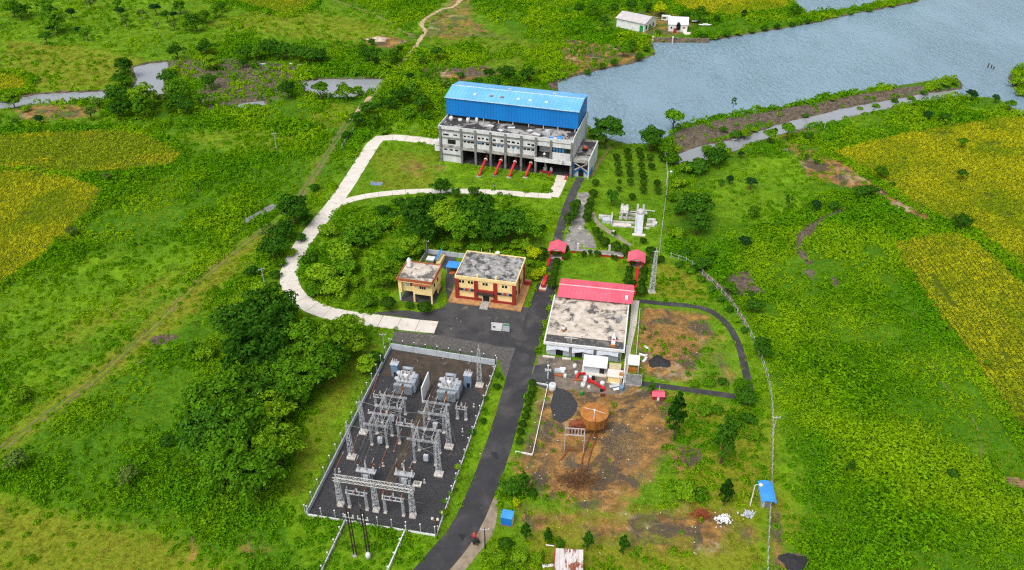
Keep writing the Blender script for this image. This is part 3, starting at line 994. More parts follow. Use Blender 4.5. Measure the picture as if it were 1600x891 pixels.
# right-hand bay: balcony over the loading bay
bx("balcony_slab", M_CONC, pw, (31.5, 43.1, -1.15, 6.0, 4.6, 5.3))
bx("balcony_rail", M_FACADE, pw, (31.5, 43.1, -1.3, -1.14, 4.55, 5.9))
bx("balcony_rail", M_FACADE, pw, (31.3, 31.5, -1.3, 0.0, 4.6, 6.4))
bx("wall_panel", M_FACADE, pw, (36.75, 42.6, -0.25, 0.05, 5.4, 7.9))
bx("wall_panel", M_FACADE, pw, (31.95, 42.6, -0.27, 0.05, 9.6, 10.94))
bx("wall_panel", M_FACADE, pw, (31.95, 36.1, 3.0, 3.2, 5.4, 10.9))
bx("window_band", M_DARKWIN, pw, (36.75, 42.6, -0.1, 0.0, 7.9, 9.6))
for k in range(6):
    bx("window", M_BLUEWIN if k < 4 else M_DARKWIN, pw, (37.0 + k * 0.95, 37.7 + k * 0.95, -0.2, -0.11, 8.1, 9.3))
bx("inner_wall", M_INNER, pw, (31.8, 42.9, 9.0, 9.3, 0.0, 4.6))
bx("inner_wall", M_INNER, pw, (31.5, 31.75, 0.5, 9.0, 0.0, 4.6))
MB().lathe([(0.45, 0), (0.5, 0.9), (0.3, 1.3), (0, 1.35)], (34.0, 1.2, 5.32), 12).build("vent_cowl", M_WHITE, pw, True)
# side balcony at the left end
bx("side_balcony", M_FACADE, pw, (-2.2, -0.14, 0.2, 3.4, 3.2, 5.2), (-1.8, -0.14, 0.0, 2.8, 5.35, 6.6))
# annex with terrace and X-bracing
bx("annex_terrace", M_DECK, pw, (43.5, 48.2, 0.2, 14.5, 5.4, 5.9))
bx("annex_parapet", M_FACADE, pw, (48.2, 48.55, -0.1, 14.6, 0.0, 6.6))
bx("annex_parapet", M_CONC, pw, (43.5, 48.15, -0.1, 0.18, 5.3, 6.35))
bx("annex_parapet", M_CONC, pw, (43.5, 48.15, 14.5, 14.75, 0.0, 6.5))
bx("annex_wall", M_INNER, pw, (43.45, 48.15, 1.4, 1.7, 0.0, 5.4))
MB().beam((43.9, 0.0, 5.1), (47.9, 0.0, 0.9 + 1.8), 0.3).build("brace", M_CONC, pw)
MB().beam((47.9, 0.06, 5.1), (43.9, 0.06, 0.9 + 1.8), 0.3).build("brace", M_CONC, pw)
for _b in ((43.7, 45.1, 0.9, 1.1, 0.0, 2.3), (46.8, 48.0, 0.9, 1.1, 0.0, 2.3)):
    bx("arch_panel", M_GREYW, pw, _b)
MB().beam((43.7, 0.7, 1.3), (45.95, 0.7, 3.2), 0.35).build("arch_leg", M_BLUEBOX, pw)
MB().beam((45.95, 0.74, 3.2), (48.0, 0.74, 1.3), 0.35).build("arch_leg", M_BLUEBOX, pw)
bx("blue_post", M_BLUEBOX, pw, (43.55, 43.85, 0.2, 0.5, 0.0, 5.3))
bx("blue_skirt", M_BLUEBOX, pw, (48.56, 48.75, 1.5, 5.5, 0.2, 2.0))
bx("door", M_BLACK, pw, (45.2, 46.6, 1.3, 1.38, 0.0, 2.4))
# blue hall on the roof
V0, V1, VR = 8.0, 22.0, 15.0
for u in (1.0, 7.2, 12.0, 17.0, 21.8, 27.0, 31.8, 36.5, 42.0):
    bx("hall_post", M_STEEL, pw, (u - 0.15, u + 0.15, V0 + 0.1, V0 + 0.4, 11.42, 12.75))
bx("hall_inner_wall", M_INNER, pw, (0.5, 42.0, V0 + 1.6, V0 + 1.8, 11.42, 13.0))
n = 43
m = MB()
for y in (V0, V1):                                  # ribbed sheet: proud seams every metre
    m.box(-0.45, 42.85, y - 0.04, y + 0.04, 12.7, 18.62)
m.box(-0.47, -0.41, V0, V1, 12.7, 18.62)
m.box(42.81, 42.87, V0, V1, 12.7, 18.62)
m.prism([(0, 0)] * 0 or [(-0.46, V0), (-0.42, V0), (-0.42, V1), (-0.46, V1)], 18.0, 18.6)
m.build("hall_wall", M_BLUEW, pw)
m = MB()
for k in range(44):
    m.box(-0.3 + k * 0.98, -0.24 + k * 0.98, V0 - 0.1, V0 - 0.03, 12.7, 18.5)
m.build("wall_ribs", M_BLUEW, pw)["kind"] = "stuff"
for u0, u1 in ((-0.46, -0.4), (42.8, 42.86)):
    MB().raw([(u0, V0, 18.6), (u0, V1, 18.6), (u0, VR, 19.85), (u1, V0, 18.6), (u1, V1, 18.6), (u1, VR, 19.85)], [(0, 1, 2), (5, 4, 3), (0, 2, 5, 3), (1, 4, 5, 2), (0, 3, 4, 1)]).build("gable", M_BLUEW, pw)
for s, (va, vb) in enumerate(((V0 - 0.35, VR), (V1 + 0.35, VR))):
    za, zb = 18.6, 19.95
    MB().raw([(-0.8, va, za), (43.2, va, za), (43.2, vb, zb), (-0.8, vb, zb), (-0.8, va, za - 0.1), (43.2, va, za - 0.1), (43.2, vb, zb - 0.1), (-0.8, vb, zb - 0.1)],
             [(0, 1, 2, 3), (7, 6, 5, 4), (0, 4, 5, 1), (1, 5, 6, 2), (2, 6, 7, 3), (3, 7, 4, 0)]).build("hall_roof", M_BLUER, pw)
    m = MB()
    for k in range(36):
        u = -0.5 + k * 1.24
        m.beam((u, va, za + 0.02), (u, vb, zb + 0.02), 0.05, 0.06)
    m.build("roof_ribs", M_BLUER, pw)["kind"] = "stuff"
MB().beam((-0.85, VR, 20.0), (43.25, VR, 20.0), 0.5, 0.12).build("ridge_cap", M_RIDGE, pw)
MB().beam((-0.85, V0 - 0.4, 18.56), (43.25, V0 - 0.4, 18.56), 0.2, 0.2).build("gutter", M_RIDGE, pw)
for u in (8.4, 13.8, 17.4, 22.8, 26.7, 32.0):
    v = 11.0
    zz = 18.6 + 1.35 * (v - V0 + 0.35) / (VR - V0 + 0.35)
    bx("skylight", M_WOOD if int(u) % 2 else M_WHITE, pw, (u - 0.5, u + 0.5, v - 0.45, v + 0.45, zz - 0.05, zz + 0.22))
for u in (18.0, 33.0):
    bx("skylight", M_GREYW, pw, (u - 0.6, u + 0.6, 17.6, 18.4, 19.3, 19.6))
for z in (16.2, 17.9):
    bx("wall_lamp", M_TANK, pw, (42.88, 43.1, 12.6 + (z - 16) * 2, 12.9 + (z - 16) * 2, z, z + 0.4))

# four red suction pipes
for i, (ut, ub, vb) in enumerate(((15.4, 15.06, -7.3), (20.3, 19.7, -5.6), (24.9, 24.35, -5.3), (30.0, 29.3, -4.0))):
    t = thing("red_pipe", "curved red pipe below the powerhouse, %s" % ["leftmost of four", "second of four from the left", "third of four from the left", "rightmost of four"][i], "pipe", pwl(ub, vb), PW_ANG, "red pipes under the powerhouse")
    pts = []
    L = -vb + 3.5
    for k in range(12):
        q = k / 11
        pts.append(((ut - ub) * q + 0.25 * math.sin(q * 3), L * q, 0.25 + 3.6 * (1 - (1 - q) ** 1.9)))
    a, b = pts[:7], pts[6:]
    MB().tube(a, 0.42, 12).build("lower_pipe", M_RED, t, True)
    MB().tube(b, 0.4, 12).build("upper_pipe", M_REDDK, t, True)
    MB().tube([Vector(pts[6]) - Vector((0, 0.12, 0.05)), Vector(pts[6]) + Vector((0, 0.12, 0.05))], 0.58, 12).build("flange", M_WHITE, t)
    bx("foot_block", M_CONC, t, (-0.7, 0.7, -0.7, 0.3, -0.1, 0.16))

# water tanks and clutter on the roof deck
for i, (u, v, r, h, name) in enumerate(((1.6, 6.4, 0.6, 1.5, "squat white"), (4.5, 7.0, 0.7, 0.8, "low white"), (7.3, 6.2, 0.5, 1.7, "domed white"), (10.2, 6.6, 0.45, 1.9, "tall slim white"))):
    t = thing("roof_tank", "%s water tank on the powerhouse roof terrace, %s" % (name, ["leftmost of the row", "second of the row", "third of the row", "last of the row"][i]), "tank", pwl(u, v, 11.42), PW_ANG, "tanks on the powerhouse roof")
    MB().lathe([(r, 0), (r, h * 0.8), (r * 0.8, h * 0.92), (r * 0.3, h), (0, h)], n=16).build("body", M_WHITE, t, True)
    MB().lathe([(r * 0.3, h * 0.98), (r * 0.3, h + 0.12), (0, h + 0.14)], n=10).build("lid", M_GREYW, t)
t = thing("blue_drum", "blue round drum at the edge of the powerhouse roof", "drum", pwl(38.9, 0.9, 11.44), PW_ANG)
MB().lathe([(0.75, 0), (0.85, 0.5), (0.8, 1.2), (0.35, 1.5), (0, 1.5)], n=14).build("body", M_BLUETARP, t, True)
MB().lathe([(0.34, 1.48), (0.34, 1.6), (0, 1.62)], n=10).build("lid", M_BLUEBOX, t)
t = thing("white_roof_trough", "long white box lying beside the blue drum on the roof", "box", pwl(36.6, 1.0, 11.44), PW_ANG)
bx("body", M_WHITE, t, (-1.3, 1.2, -0.4, 0.4, 0, 0.7))
bx("lid", M_BLUETARP, t, (-1.35, 0.2, -0.45, 0.45, 0.7, 0.78))
t = thing("cooling_unit", "round-topped grey cooling unit on the powerhouse roof by the blue hall", "cooling unit", pwl(34.2, 4.2, 11.44), PW_ANG)
bx("frame", M_STEEL, t, (-0.9, 0.9, -0.8, 0.8, 0, 1.2))
MB().lathe([(0.8, 1.2), (0.75, 1.6), (0, 1.65)], n=14).build("fan_hood", M_GREYW, t)
for i, (u, v, w, d, h) in enumerate(((15.5, 4.8, 1.6, 1.2, 0.5), (22.0, 5.5, 2.2, 0.8, 0.4), (28.5, 4.0, 1.2, 1.2, 0.8), (19.2, 2.8, 1.0, 1.8, 0.35), (31.0, 2.4, 1.0, 2.4, 0.6))):
    t = thing("roof_plinth", "low concrete plinth on the blackened powerhouse roof, %s" % nth([0, 2, 3, 1, 4][i], 5), "plinth", pwl(u, v, 11.43), PW_ANG + 0.3 * i, "plinths on the powerhouse roof")
    m = MB().box(-w / 2, w / 2, -d / 2, d / 2, 0, h)
    m.build("block", M_CONC, t)
    bx("cap", M_FACADE, t, (-w / 2 - 0.08, w / 2 + 0.08, -d / 2 - 0.08, d / 2 + 0.08, h, h + 0.08))
t = thing("orange_crate", "orange and black crate on the annex terrace", "crate", pwl(45.6, 7.6, 5.92), PW_ANG)
bx("body", M_BLACK, t, (-0.8, 0.8, -0.5, 0.5, 0, 0.9))
bx("cover", mat("orange cover", lin(225, 80, 40)), t, (-0.5, 0.6, -0.4, 0.55, 0.9, 1.15))
t = thing("loading_machine", "pale machine on a red base inside the open loading bay", "machine", pwl(34.2, 2.0, 0.13), PW_ANG)
MB().lathe([(0.9, 0), (0.7, 0.9), (0.35, 1.6), (0.3, 2.6), (0, 2.7)], n=12).build("body", M_CONC, t, True)
bx("base", M_RED, t, (-1.8, 2.6, -1.2, -0.9, 0, 0.3))
MB().lathe([(0.6, 0), (0.35, 1.2), (0, 1.4)], (1.9, 0.2, 0), 10).build("cone", M_FACADE, t, True)
for i, u in enumerate((36.2, 41.8)):
    t = thing("red_ramp_post", "red painted guard post %s the loading ramp" % ("left of" if i == 0 else "right of"), "post", pwl(u, -1.6), PW_ANG)
    bx("post", M_RED, t, (-0.2, 0.2, -0.2, 0.2, 0, 1.3))
    bx("foot", M_ORANGEBR, t, (-0.5, 0.5, -0.9, 0.5, 0, 0.2))

# ------------------------------------------------------------------ cream and red office
OF_ANG = math.radians(-12.5)
of = thing("office_building", "two-storey cream office with red pillars and flat mottled grey roof", "building", P(714.8, 466.4), OF_ANG)
bx("plinth", M_PLINTH, of, (-1.9, 16.6, -2.1, 11.6, 0.0, 0.35))
bx("wall", M_CREAM, of, (0, 14.5, 0, 11.1, 0.35, 6.3))
bx("roof", M_ROOFG, of, (-0.3, 14.85, -0.1, 11.35, 6.3, 6.82))
for b in ((-0.42, 14.97, -0.22, 0.03, 6.2, 7.02), (-0.42, 14.97, 11.22, 11.47, 6.2, 7.02), (-0.42, -0.2, 0.03, 11.22, 6.2, 7.0), (14.75, 14.97, 0.03, 11.22, 6.2, 7.0)):
    bx("parapet", M_CREAM, of, b)
for u in (0.08, 4.88, 9.75, 14.45):
    bx("pillar", M_BRICKRED, of, (u - 0.46, u + 0.46, -0.35, 0.1, 0.3, 6.19))
for v in (5.0, 10.9):
    bx("pillar", M_BRICKRED, of, (14.4, 14.8, v - 0.4, v + 0.35, 0.3, 6.19))
bx("base_band", M_BRICKRED, of, (0.5, 6.3, -0.2, 0.05, 0.3, 0.95), (8.5, 14.0, -0.2, 0.05, 0.3, 0.95))
for u in (1.25, 3.5, 7.2, 12.05):
    w = bx("window", M_DARKWIN, of, (u - 0.62, u + 0.62, -0.1, 0.02, 5.05, 5.7))
    bx("mullion", M_CREAM, w, (u - 0.09, u + 0.09, -0.14, -0.08, 5.05, 5.7))
for k, (u0, u1) in enumerate(((0.56, 4.4), (10.25, 13.95))):
    s = bx("sunshade", M_DARKWIN, of, (u0, u1, -0.55, 0.04, 3.1, 3.42))
    for q in range(7):
        uu = u0 + 0.25 + q * (u1 - u0 - 0.4) / 7
        if q in (2, 3, 4, 5):
            bx("planter", (M_RED, M_ORANGEBR, M_KIOSK)[q % 3], s, (uu, uu + 0.42, -0.62, -0.2, 3.2, 3.62 + 0.1 * (q % 2)))
bx("canopy", M_POLE, of, (5.2, 9.4, -1.3, 0.04, 2.75, 3.15))
bx("canopy_trim", M_BRICKRED, of, (5.3, 9.3, -0.5, 0.05, 3.16, 3.62))
d = bx("door", M_BLACK, of, (6.6, 8.2, -0.08, 0.03, 0.36, 2.5))
bx("door_frame", M_POLE, d, (7.36, 7.44, -0.12, -0.07, 0.36, 2.5))
for k in range(3):
    bx("step", M_CONC, of, (6.4, 8.4, -2.1 - 0.35 * (3 - k) , -2.1 - 0.35 * (2 - k), 0.0, 0.11 + 0.1 * k))
bx("entrance_walk", M_CONC, of, (6.4, 8.4, -2.08, -0.12, 0.3, 0.4))
for v in (2.4, 7.6):
    for z in (2.0, 5.0):
        bx("window", M_DARKWIN, of, (14.42, 14.56, v - 0.5, v + 0.5, z - 0.3, z + 0.9))
bx("garden_wall", M_BRICKRED, of, (14.85, 17.0, 9.0, 9.3, 0.35, 1.3))
for u, v in ((5.1, 0.5), (9.8, 0.6)):
    bx("roof_vent", M_CREAM, of, (u - 0.2, u + 0.2, v - 0.1, v + 0.4, 6.8, 7.5))
for u in (3.4, 5.6, 7.6, 7.9):
    MB().tube([(u, 11.6, 6.5), (u, 11.6, 7.9)], 0.06, 6).build("roof_pipe", M_WHITE, of)
t = thing("satellite_dish", "white dish aerial at the back edge of the office roof", "aerial", (0, 0, 0), OF_ANG)
c_, s_ = math.cos(OF_ANG), math.sin(OF_ANG)
oo = P(714.8, 466.4)
t.location = (oo[0] + 7.7 * c_ - 11.0 * s_, oo[1] + 7.7 * s_ + 11.0 * c_, 6.82)
MB().tube([(0, 0, 0), (0, 0, 0.7)], 0.06, 6).build("mast", M_STEEL, t)
MB().lathe([(0, 0.6), (0.4, 0.68), (0.65, 0.9), (0.6, 0.92), (0.3, 0.74), (0, 0.68)], n=14).build("dish", M_WHITE, t, True)

# ------------------------------------------------------------------ small house on columns
HO_ANG = math.radians(-13)
ho = thing("stilted_house", "small cream house on columns with brown roof trim, left of the office", "building", P(626.3, 469.2), HO_ANG)
bx("yard_slab", M_ASPHOLD, ho, (-0.2, 8.6, -0.2, 7.6, 0.0, 0.06))
bx("wall", M_CREAM, ho, (0.0, 3.4, 0.9, 7.4, 2.5, 6.2), (3.4, 8.3, 0.0, 7.4, 2.5, 6.2))
bx("rear_wall", M_CREAM, ho, (4.5, 8.1, 6.2, 7.2, 0.06, 2.5))
bx("corner_panel", M_CREAM, ho, (-0.28, 0.55, -0.05, 0.85, 2.48, 6.25))
bx("roof", M_ROOFW, ho, (-0.4, 8.45, -0.2, 7.6, 6.2, 6.62))
for b in ((-0.55, 8.6, -0.35, -0.1, 6.15, 6.85), (-0.55, 8.6, 7.5, 7.75, 6.15, 6.85), (-0.55, -0.3, -0.1, 7.5, 6.15, 6.83), (8.35, 8.6, -0.1, 7.5, 6.15, 6.83)):
    bx("roof_trim", M_ORANGEBR, ho, b)
bx("eave", M_ORANGEBR, ho, (3.5, 8.1, -0.75, -0.02, 5.55, 5.75))
bx("eave", M_CREAM, ho, (-0.2, 8.3, -0.3, 0.9, 5.9, 6.14))
for u, v, mm in ((0.0, 0.1, M_WHITE), (8.1, 0.2, M_CREAM), (3.6, 0.2, M_CREAM), (0.1, 7.1, M_WHITE), (8.1, 5.0, M_CREAM)):
    bx("column", mm, ho, (u - 0.2, u + 0.2, v - 0.2, v + 0.2, 0.06, 2.5))
w = bx("window", M_DARKWIN, ho, (5.2, 6.7, -0.08, 0.02, 4.3, 5.3))
for k in range(2):
    bx("mullion", M_CREAM, w, (5.66 + 0.5 * k, 5.73 + 0.5 * k, -0.12, -0.07, 4.3, 5.3))
bx("window", M_DARKWIN, ho, (2.5, 3.25, 0.82, 0.92, 4.2, 5.2))
bx("window", M_GREYW, ho, (1.4, 2.2, 0.82, 0.92, 4.1, 4.9))
for v in (2.0, 4.6):
    bx("window", M_DARKWIN, ho, (8.26, 8.36, v - 0.4, v + 0.4, 4.0, 5.0))
c_, s_ = math.cos(HO_ANG), math.sin(HO_ANG)
hoo = P(626.3, 469.2)


def hol(u, v, z=0.0):
    return (hoo[0] + u * c_ - v * s_, hoo[1] + u * s_ + v * c_, z)


t = thing("house_roof_tank", "white water tank with pointed lid on the small cream house's roof", "tank", hol(0.9, 5.4, 6.62), HO_ANG)
MB().lathe([(0.55, 0), (0.6, 0.2), (0.6, 1.9), (0.45, 2.3), (0, 2.8)], n=12).build("body", M_WHITE, t, True)
MB().lathe([(0.75, -0.02), (0.75, 0.1), (0, 0.12)], n=12).build("base_ring", M_PILLAR, t)
# walled service yard behind the house
yw = thing("yard_wall", "low grey wall round the service yard behind the small house", "wall", hol(0, 0), HO_ANG)
for k in range(4):
    bx("panel", M_CONC, yw, (-0.3, -0.08, 14.0 + k * 1.95, 15.9 + k * 1.95, 0, 1.4))
for k in range(6):
    bx("panel", M_GREYW, yw, (-0.05 + k * 2.1, 2.0 + k * 2.1, 21.9, 22.12, 0, 1.4))
t = thing("blue_shed", "shed with tilted blue sheet roof in the yard behind the house", "shed", hol(4.2, 17.2), HO_ANG)
bx("wall", M_CREAM, t, (-0.2, 1.0, -0.6, 3.4, 0, 1.3))
MB().raw([(-0.4, -0.8, 1.9), (-0.4, 3.6, 2.4), (0.3, 3.6, 2.9), (0.3, -0.8, 2.4), (-0.4, -0.8, 1.8), (-0.4, 3.6, 2.3), (0.3, 3.6, 2.8), (0.3, -0.8, 2.3)],
         [(0, 1, 2, 3), (7, 6, 5, 4), (0, 4, 5, 1), (1, 5, 6, 2), (2, 6, 7, 3), (3, 7, 4, 0)]).build("roof", M_BLUETARP, t)
t = thing("white_covered_unit", "white topped boxy unit inside the walled service yard", "machine", hol(2.2, 17.8), HO_ANG)
bx("body", M_PILLAR, t, (-0.9, 0.9, -0.7, 0.7, 0, 1.2))
bx("cover", M_WHITE, t, (-1.1, 1.0, -0.8, 1.0, 1.2, 1.5))
t = thing("blue_canopy", "flat blue sheet canopy on posts left of the office", "canopy", hol(9.6, 15.2), HO_ANG)
bx("roof", M_BLUETARP, t, (-2.0, 2.6, -1.6, 1.4, 2.2, 2.3))
for u, v in ((-1.8, -1.4), (2.4, -1.4), (-1.8, 1.2), (2.4, 1.2)):
    bx("post", M_STEEL, t, (u - 0.06, u + 0.06, v - 0.06, v + 0.06, 0, 2.2))
t = thing("orange_tarp", "small orange sheet lying beside the office wall", "tarp", P(706, 427), 0.3)
MB().raw([(-0.9, -0.1, 0.05), (0.8, -0.5, 0.12), (1.0, 0.4, 0.3), (-0.2, 0.7, 0.1), (-0.9, -0.1, 0.02), (0.8, -0.5, 0.06), (1.0, 0.4, 0.24), (-0.2, 0.7, 0.04)],
         [(0, 1, 2, 3), (7, 6, 5, 4), (0, 4, 5, 1), (1, 5, 6, 2), (2, 6, 7, 3), (3, 7, 4, 0)]).build("cloth", mat("orange cloth", lin(226, 104, 60)), t)
# notice board
nb = thing("notice_board", "white information hoarding with green corner standing by the access road", "signboard", P(782, 519), math.radians(-9))
for u in (-1.9, 1.9):
    bx("post", M_PILLAR, nb, (u - 0.07, u + 0.07, 0.06, 0.2, 0, 2.5))
bx("panel", M_WHITE, nb, (-2.15, 0.4, -0.04, 0.05, 0.35, 2.6))
bx("panel", M_GREYW, nb, (0.45, 2.15, -0.04, 0.05, 0.35, 2.6))
bx("stripe", M_GREEN, nb, (0.8, 2.1, -0.07, -0.045, 2.1, 2.5))
bx("picture", M_POLE, nb, (-1.8, -1.2, -0.07, -0.045, 1.2, 1.6))
MB().beam((0.2, -0.06, 0.4), (0.75, -0.06, 2.5), 0.14, 0.05).build("stripe", M_PILLAR, nb)

# ------------------------------------------------------------------ workshop with pink roof at the back
WS_ANG = math.radians(-9.9)
wo = P(854.6, 553.3)
ws = thing("workshop", "low white workshop with patchy flat roof and pink sheet roof at the back", "building", wo, WS_ANG)
c2_, s2_ = math.cos(WS_ANG), math.sin(WS_ANG)


def wsl(u, v, z=0.0):
    return (wo[0] + u * c2_ - v * s2_, wo[1] + u * s2_ + v * c2_, z)


bx("wall", M_GREYW, ws, (-0.1, 16.7, 0, 17.6, 0, 3.3))
bx("roof", M_ROOFW, ws, (-0.5, 17.2, -0.3, 18.0, 3.3, 3.62))
for b in ((-0.8, 17.35, -0.55, -0.22, 3.2, 3.85), (-0.8, -0.5, -0.22, 18.0, 3.2, 3.85), (17.05, 17.35, -0.22, 18.0, 3.2, 3.85)):
    bx("parapet", M_WHITE, ws, b)
bx("apron_strip", mat("dark roof strip", lin(84, 82, 80), lin(62, 61, 60), 1.0, stain=lin(120, 116, 110), sscale=0.5), ws, (-0.4, 16.9, -0.2, 2.6, 3.625, 3.66))
for u in (5.35, 10.85, 16.3):
    bx("pillar", M_PILLAR, ws, (u - 0.22, u + 0.22, -0.3, 0.05, 0, 3.2))
for u0, u1 in ((2.0, 3.6), (6.3, 8.0)):
    bx("door", M_DARKWIN, ws, (u0, u1, -0.06, 0.03, 0.05, 1.9))
for u in (4.4, 14.6):
    bx("window", M_DARKWIN, ws, (u - 0.4, u + 0.4, -0.06, 0.02, 1.7, 2.2))
for u0, u1 in ((-0.1, 5.0), (5.7, 10.5), (11.2, 16.0)):                   # sagging sheet awnings along the front
    MB().raw([(u0, -0.22, 3.1), (u1, -0.22, 3.1), (u1, -1.0, 2.2), ((u0 + u1) / 2, -1.05, 2.6), (u0, -1.0, 1.9), (u0, -0.22, 3.02), (u1, -0.22, 3.02), (u1, -1.0, 2.12), ((u0 + u1) / 2, -1.05, 2.52), (u0, -1.0, 1.82)],
             [(0, 1, 2, 3, 4), (9, 8, 7, 6, 5), (0, 5, 6, 1), (1, 6, 7, 2), (2, 7, 8, 3), (3, 8, 9, 4), (4, 9, 5, 0)]).build("awning", M_GREYW, ws)
bx("front_curb", M_SLAB, ws, (-0.8, 2.0, -1.3, -0.8, 0, 0.3), (3.6, 5.6, -1.3, -0.8, 0, 0.3))
bx("rear_wall", M_INNER, ws, (0.3, 17.6, 17.65, 23.6, 0, 4.05))
for k in range(9):
    bx("bracket", M_WHITE, ws, (1.4 + k * 1.8, 1.7 + k * 1.8, 17.3, 17.64, 3.7, 4.1))
for va, vb, za, zb in ((16.7, 20.9, 4.35, 5.05), (24.6, 20.9, 4.4, 5.05)):
    r_ = MB().raw([(0.0, va, za), (18.0, va, za), (18.2, vb, zb), (0.1, vb, zb), (0.0, va, za - 0.12), (18.0, va, za - 0.12), (18.2, vb, zb - 0.12), (0.1, vb, zb - 0.12)],
                  [(0, 1, 2, 3), (7, 6, 5, 4), (0, 4, 5, 1), (1, 5, 6, 2), (2, 6, 7, 3), (3, 7, 4, 0)]).build("pink_roof", M_PINK, ws)
    m = MB()
    for k in range(19):
        m.beam((0.2 + k * 0.98, va, za + 0.02), (0.3 + k * 0.98, vb, zb + 0.02), 0.05, 0.05)
    m.build("seams", M_PINK, r_)["kind"] = "stuff"
for u0, u1 in ((0.05, 0.15), (17.95, 18.05)):
    MB().raw([(u0, 16.9, 4.2), (u0, 24.4, 4.2), (u0, 20.9, 4.98), (u1, 16.9, 4.2), (u1, 24.4, 4.2), (u1, 20.9, 4.98)], [(0, 1, 2), (5, 4, 3), (0, 2, 5, 3), (1, 4, 5, 2), (0, 3, 4, 1)]).build("gable", M_PINK, ws)
MB().beam((0.0, 20.9, 5.1), (18.3, 20.9, 5.1), 0.35, 0.08).build("ridge_cap", mat("pale pink cap", lin(244, 190, 196)), ws)
bx("roof_hatch", M_WHITE, ws, (16.2, 16.9, 17.9, 18.9, 4.5, 5.1))
for nm, lab, u, v, fn in (("roof_pallet", "white crate with red and yellow base on the workshop roof", 14.6, 1.8, 0), ("roof_cylinder", "blue and grey pipework standing on the workshop roof", 15.2, 10.0, 1), ("roof_pot", "small white and tan pot near the workshop roof's front", 3.1, 4.4, 2)):
    t = thing(nm, lab, nm.split("_")[1], wsl(u, v, 3.66), WS_ANG)
    if fn == 0:
        bx("body", M_WHITE, t, (-0.4, 0.5, -1.0, 1.4, 0, 0.9))
        bx("base", M_TANK, t, (-0.5, 0.6, -1.3, -0.9, 0, 0.5))
        bx("knob", M_RED, t, (-0.2, 0.3, 0.0, 0.5, 0.9, 1.05))
        MB().lathe([(0.4, 0), (0.35, 1.0), (0, 1.4)], (0.1, 2.0, 0), 10).build("cone", M_WHITE, t, True)
    elif fn == 1:
        MB().tube([(0.5, 2.0, 0.2), (0.5, 0.2, 1.2)], 0.22, 8).build("blue_pipe", M_KIOSK, t)
        bx("pump", M_PILLAR, t, (-0.6, 0.3, -0.6, 0.4, 0, 0.7))
        MB().lathe([(0.35, 0), (0.35, 0.8), (0, 0.85)], (-0.2, 0.6, 0), 10).build("drum", M_CONC, t)
    else:
        MB().lathe([(0.35, 0), (0.45, 0.4), (0.4, 0.6), (0, 0.62)], n=10).build("pot", M_TANK, t)
        MB().lathe([(0.3, 0.6), (0.35, 0.8), (0, 0.85)], n=10).build("lid", M_WHITE, t)
t = thing("roof_post", "thin white pole with crossbar on the workshop roof's front edge", "pole", wsl(5.3, 0.6, 3.66), WS_ANG)
bx("mast", M_WHITE, t, (-0.07, 0.07, -0.07, 0.07, 0, 2.2))
bx("crossbar", M_WHITE, t, (-1.6, 1.4, -0.05, 0.05, 1.2, 1.3))
# lean-to hut in front
t = thing("front_hut", "white roofed grey hut standing in front of the workshop", "shed", wsl(8.6, -5.3), WS_ANG)
bx("wall", M_GREYW, t, (0.3, 4.9, 0.4, 2.8, 0.25, 2.2))
bx("plinth", M_SLAB, t, (-0.2, 5.4, -0.5, 3.0, 0, 0.25))
bx("door", M_BLACK, t, (3.7, 4.8, 0.33, 0.42, 0.27, 1.9))
MB().raw([(0, -0.1, 2.3), (5.3, -0.1, 2.3), (5.3, 3.0, 3.0), (0, 3.0, 3.0), (0, -0.1, 2.15), (5.3, -0.1, 2.15), (5.3, 3.0, 2.85), (0, 3.0, 2.85)],
         [(0, 1, 2, 3), (7, 6, 5, 4), (0, 4, 5, 1), (1, 5, 6, 2), (2, 6, 7, 3), (3, 7, 4, 0)]).build("roof", M_WHITE, t)
t = thing("low_annex", "low cream walled store with white slab roof right of the grey hut", "shed", wsl(14.1, -7.6), WS_ANG)
bx("wall", M_CREAM, t, (0.2, 3.2, 0.3, 2.3, 0, 1.8))
bx("roof", M_SLAB, t, (0, 3.4, 0, 2.5, 1.8, 2.0))
bx("tank", M_TANK, t, (2.6, 3.3, 0.6, 1.3, 2.0, 2.5))
bx("rear_room", M_CREAM, t, (0.3, 2.7, 2.6, 5.0, 0, 1.5))
bx("rear_roof", mat("tan slab", lin(206, 190, 150)), t, (0.2, 2.8, 2.55, 5.1, 1.5, 1.65))
t = thing("white_canopy_box", "white flat-topped canopy beside the workshop's concrete walk", "canopy", wsl(18.3, -3.5), WS_ANG)
bx("roof", M_WHITE, t, (0, 2.5, 0, 3.5, 2.4, 2.55))
for u, v in ((0.1, 0.1), (2.4, 0.1), (0.1, 3.4), (2.4, 3.4)):
    bx("post", M_STEEL, t, (u - 0.07, u + 0.07, v - 0.07, v + 0.07, 0, 2.4))
bx("counter", M_TANK, t, (0.2, 2.3, 0.5, 1.2, 0, 1.1))
t = thing("gravel_pen", "fenced gravel square just below the white canopy box", "pen", wsl(18.2, -7.4), WS_ANG)
bx("floor", M_PILLAR, t, (0, 3.4, 0, 3.4, 0.02, 0.08))
for q in ((3.35, 3.45, 0, 3.4, 0, 0.9), (0, 3.4, -0.1, 0.0, 0, 0.25), (0, 3.4, 3.4, 3.5, 0, 0.3)):
    bx("rail", M_CONC, t, q)
t = thing("walk_wall", "long low white wall along the workshop's side walk", "wall", wsl(17.75, -8.0), WS_ANG)
for k in range(6):
    bx("panel", M_WHITE, t, (-0.12, 0.12, k * 2.2, k * 2.2 + 2.14, 0, 0.9))
t = thing("walk_rail", "thin white rail on the field side of the workshop walk", "rail", wsl(20.0, 2.5), WS_ANG)
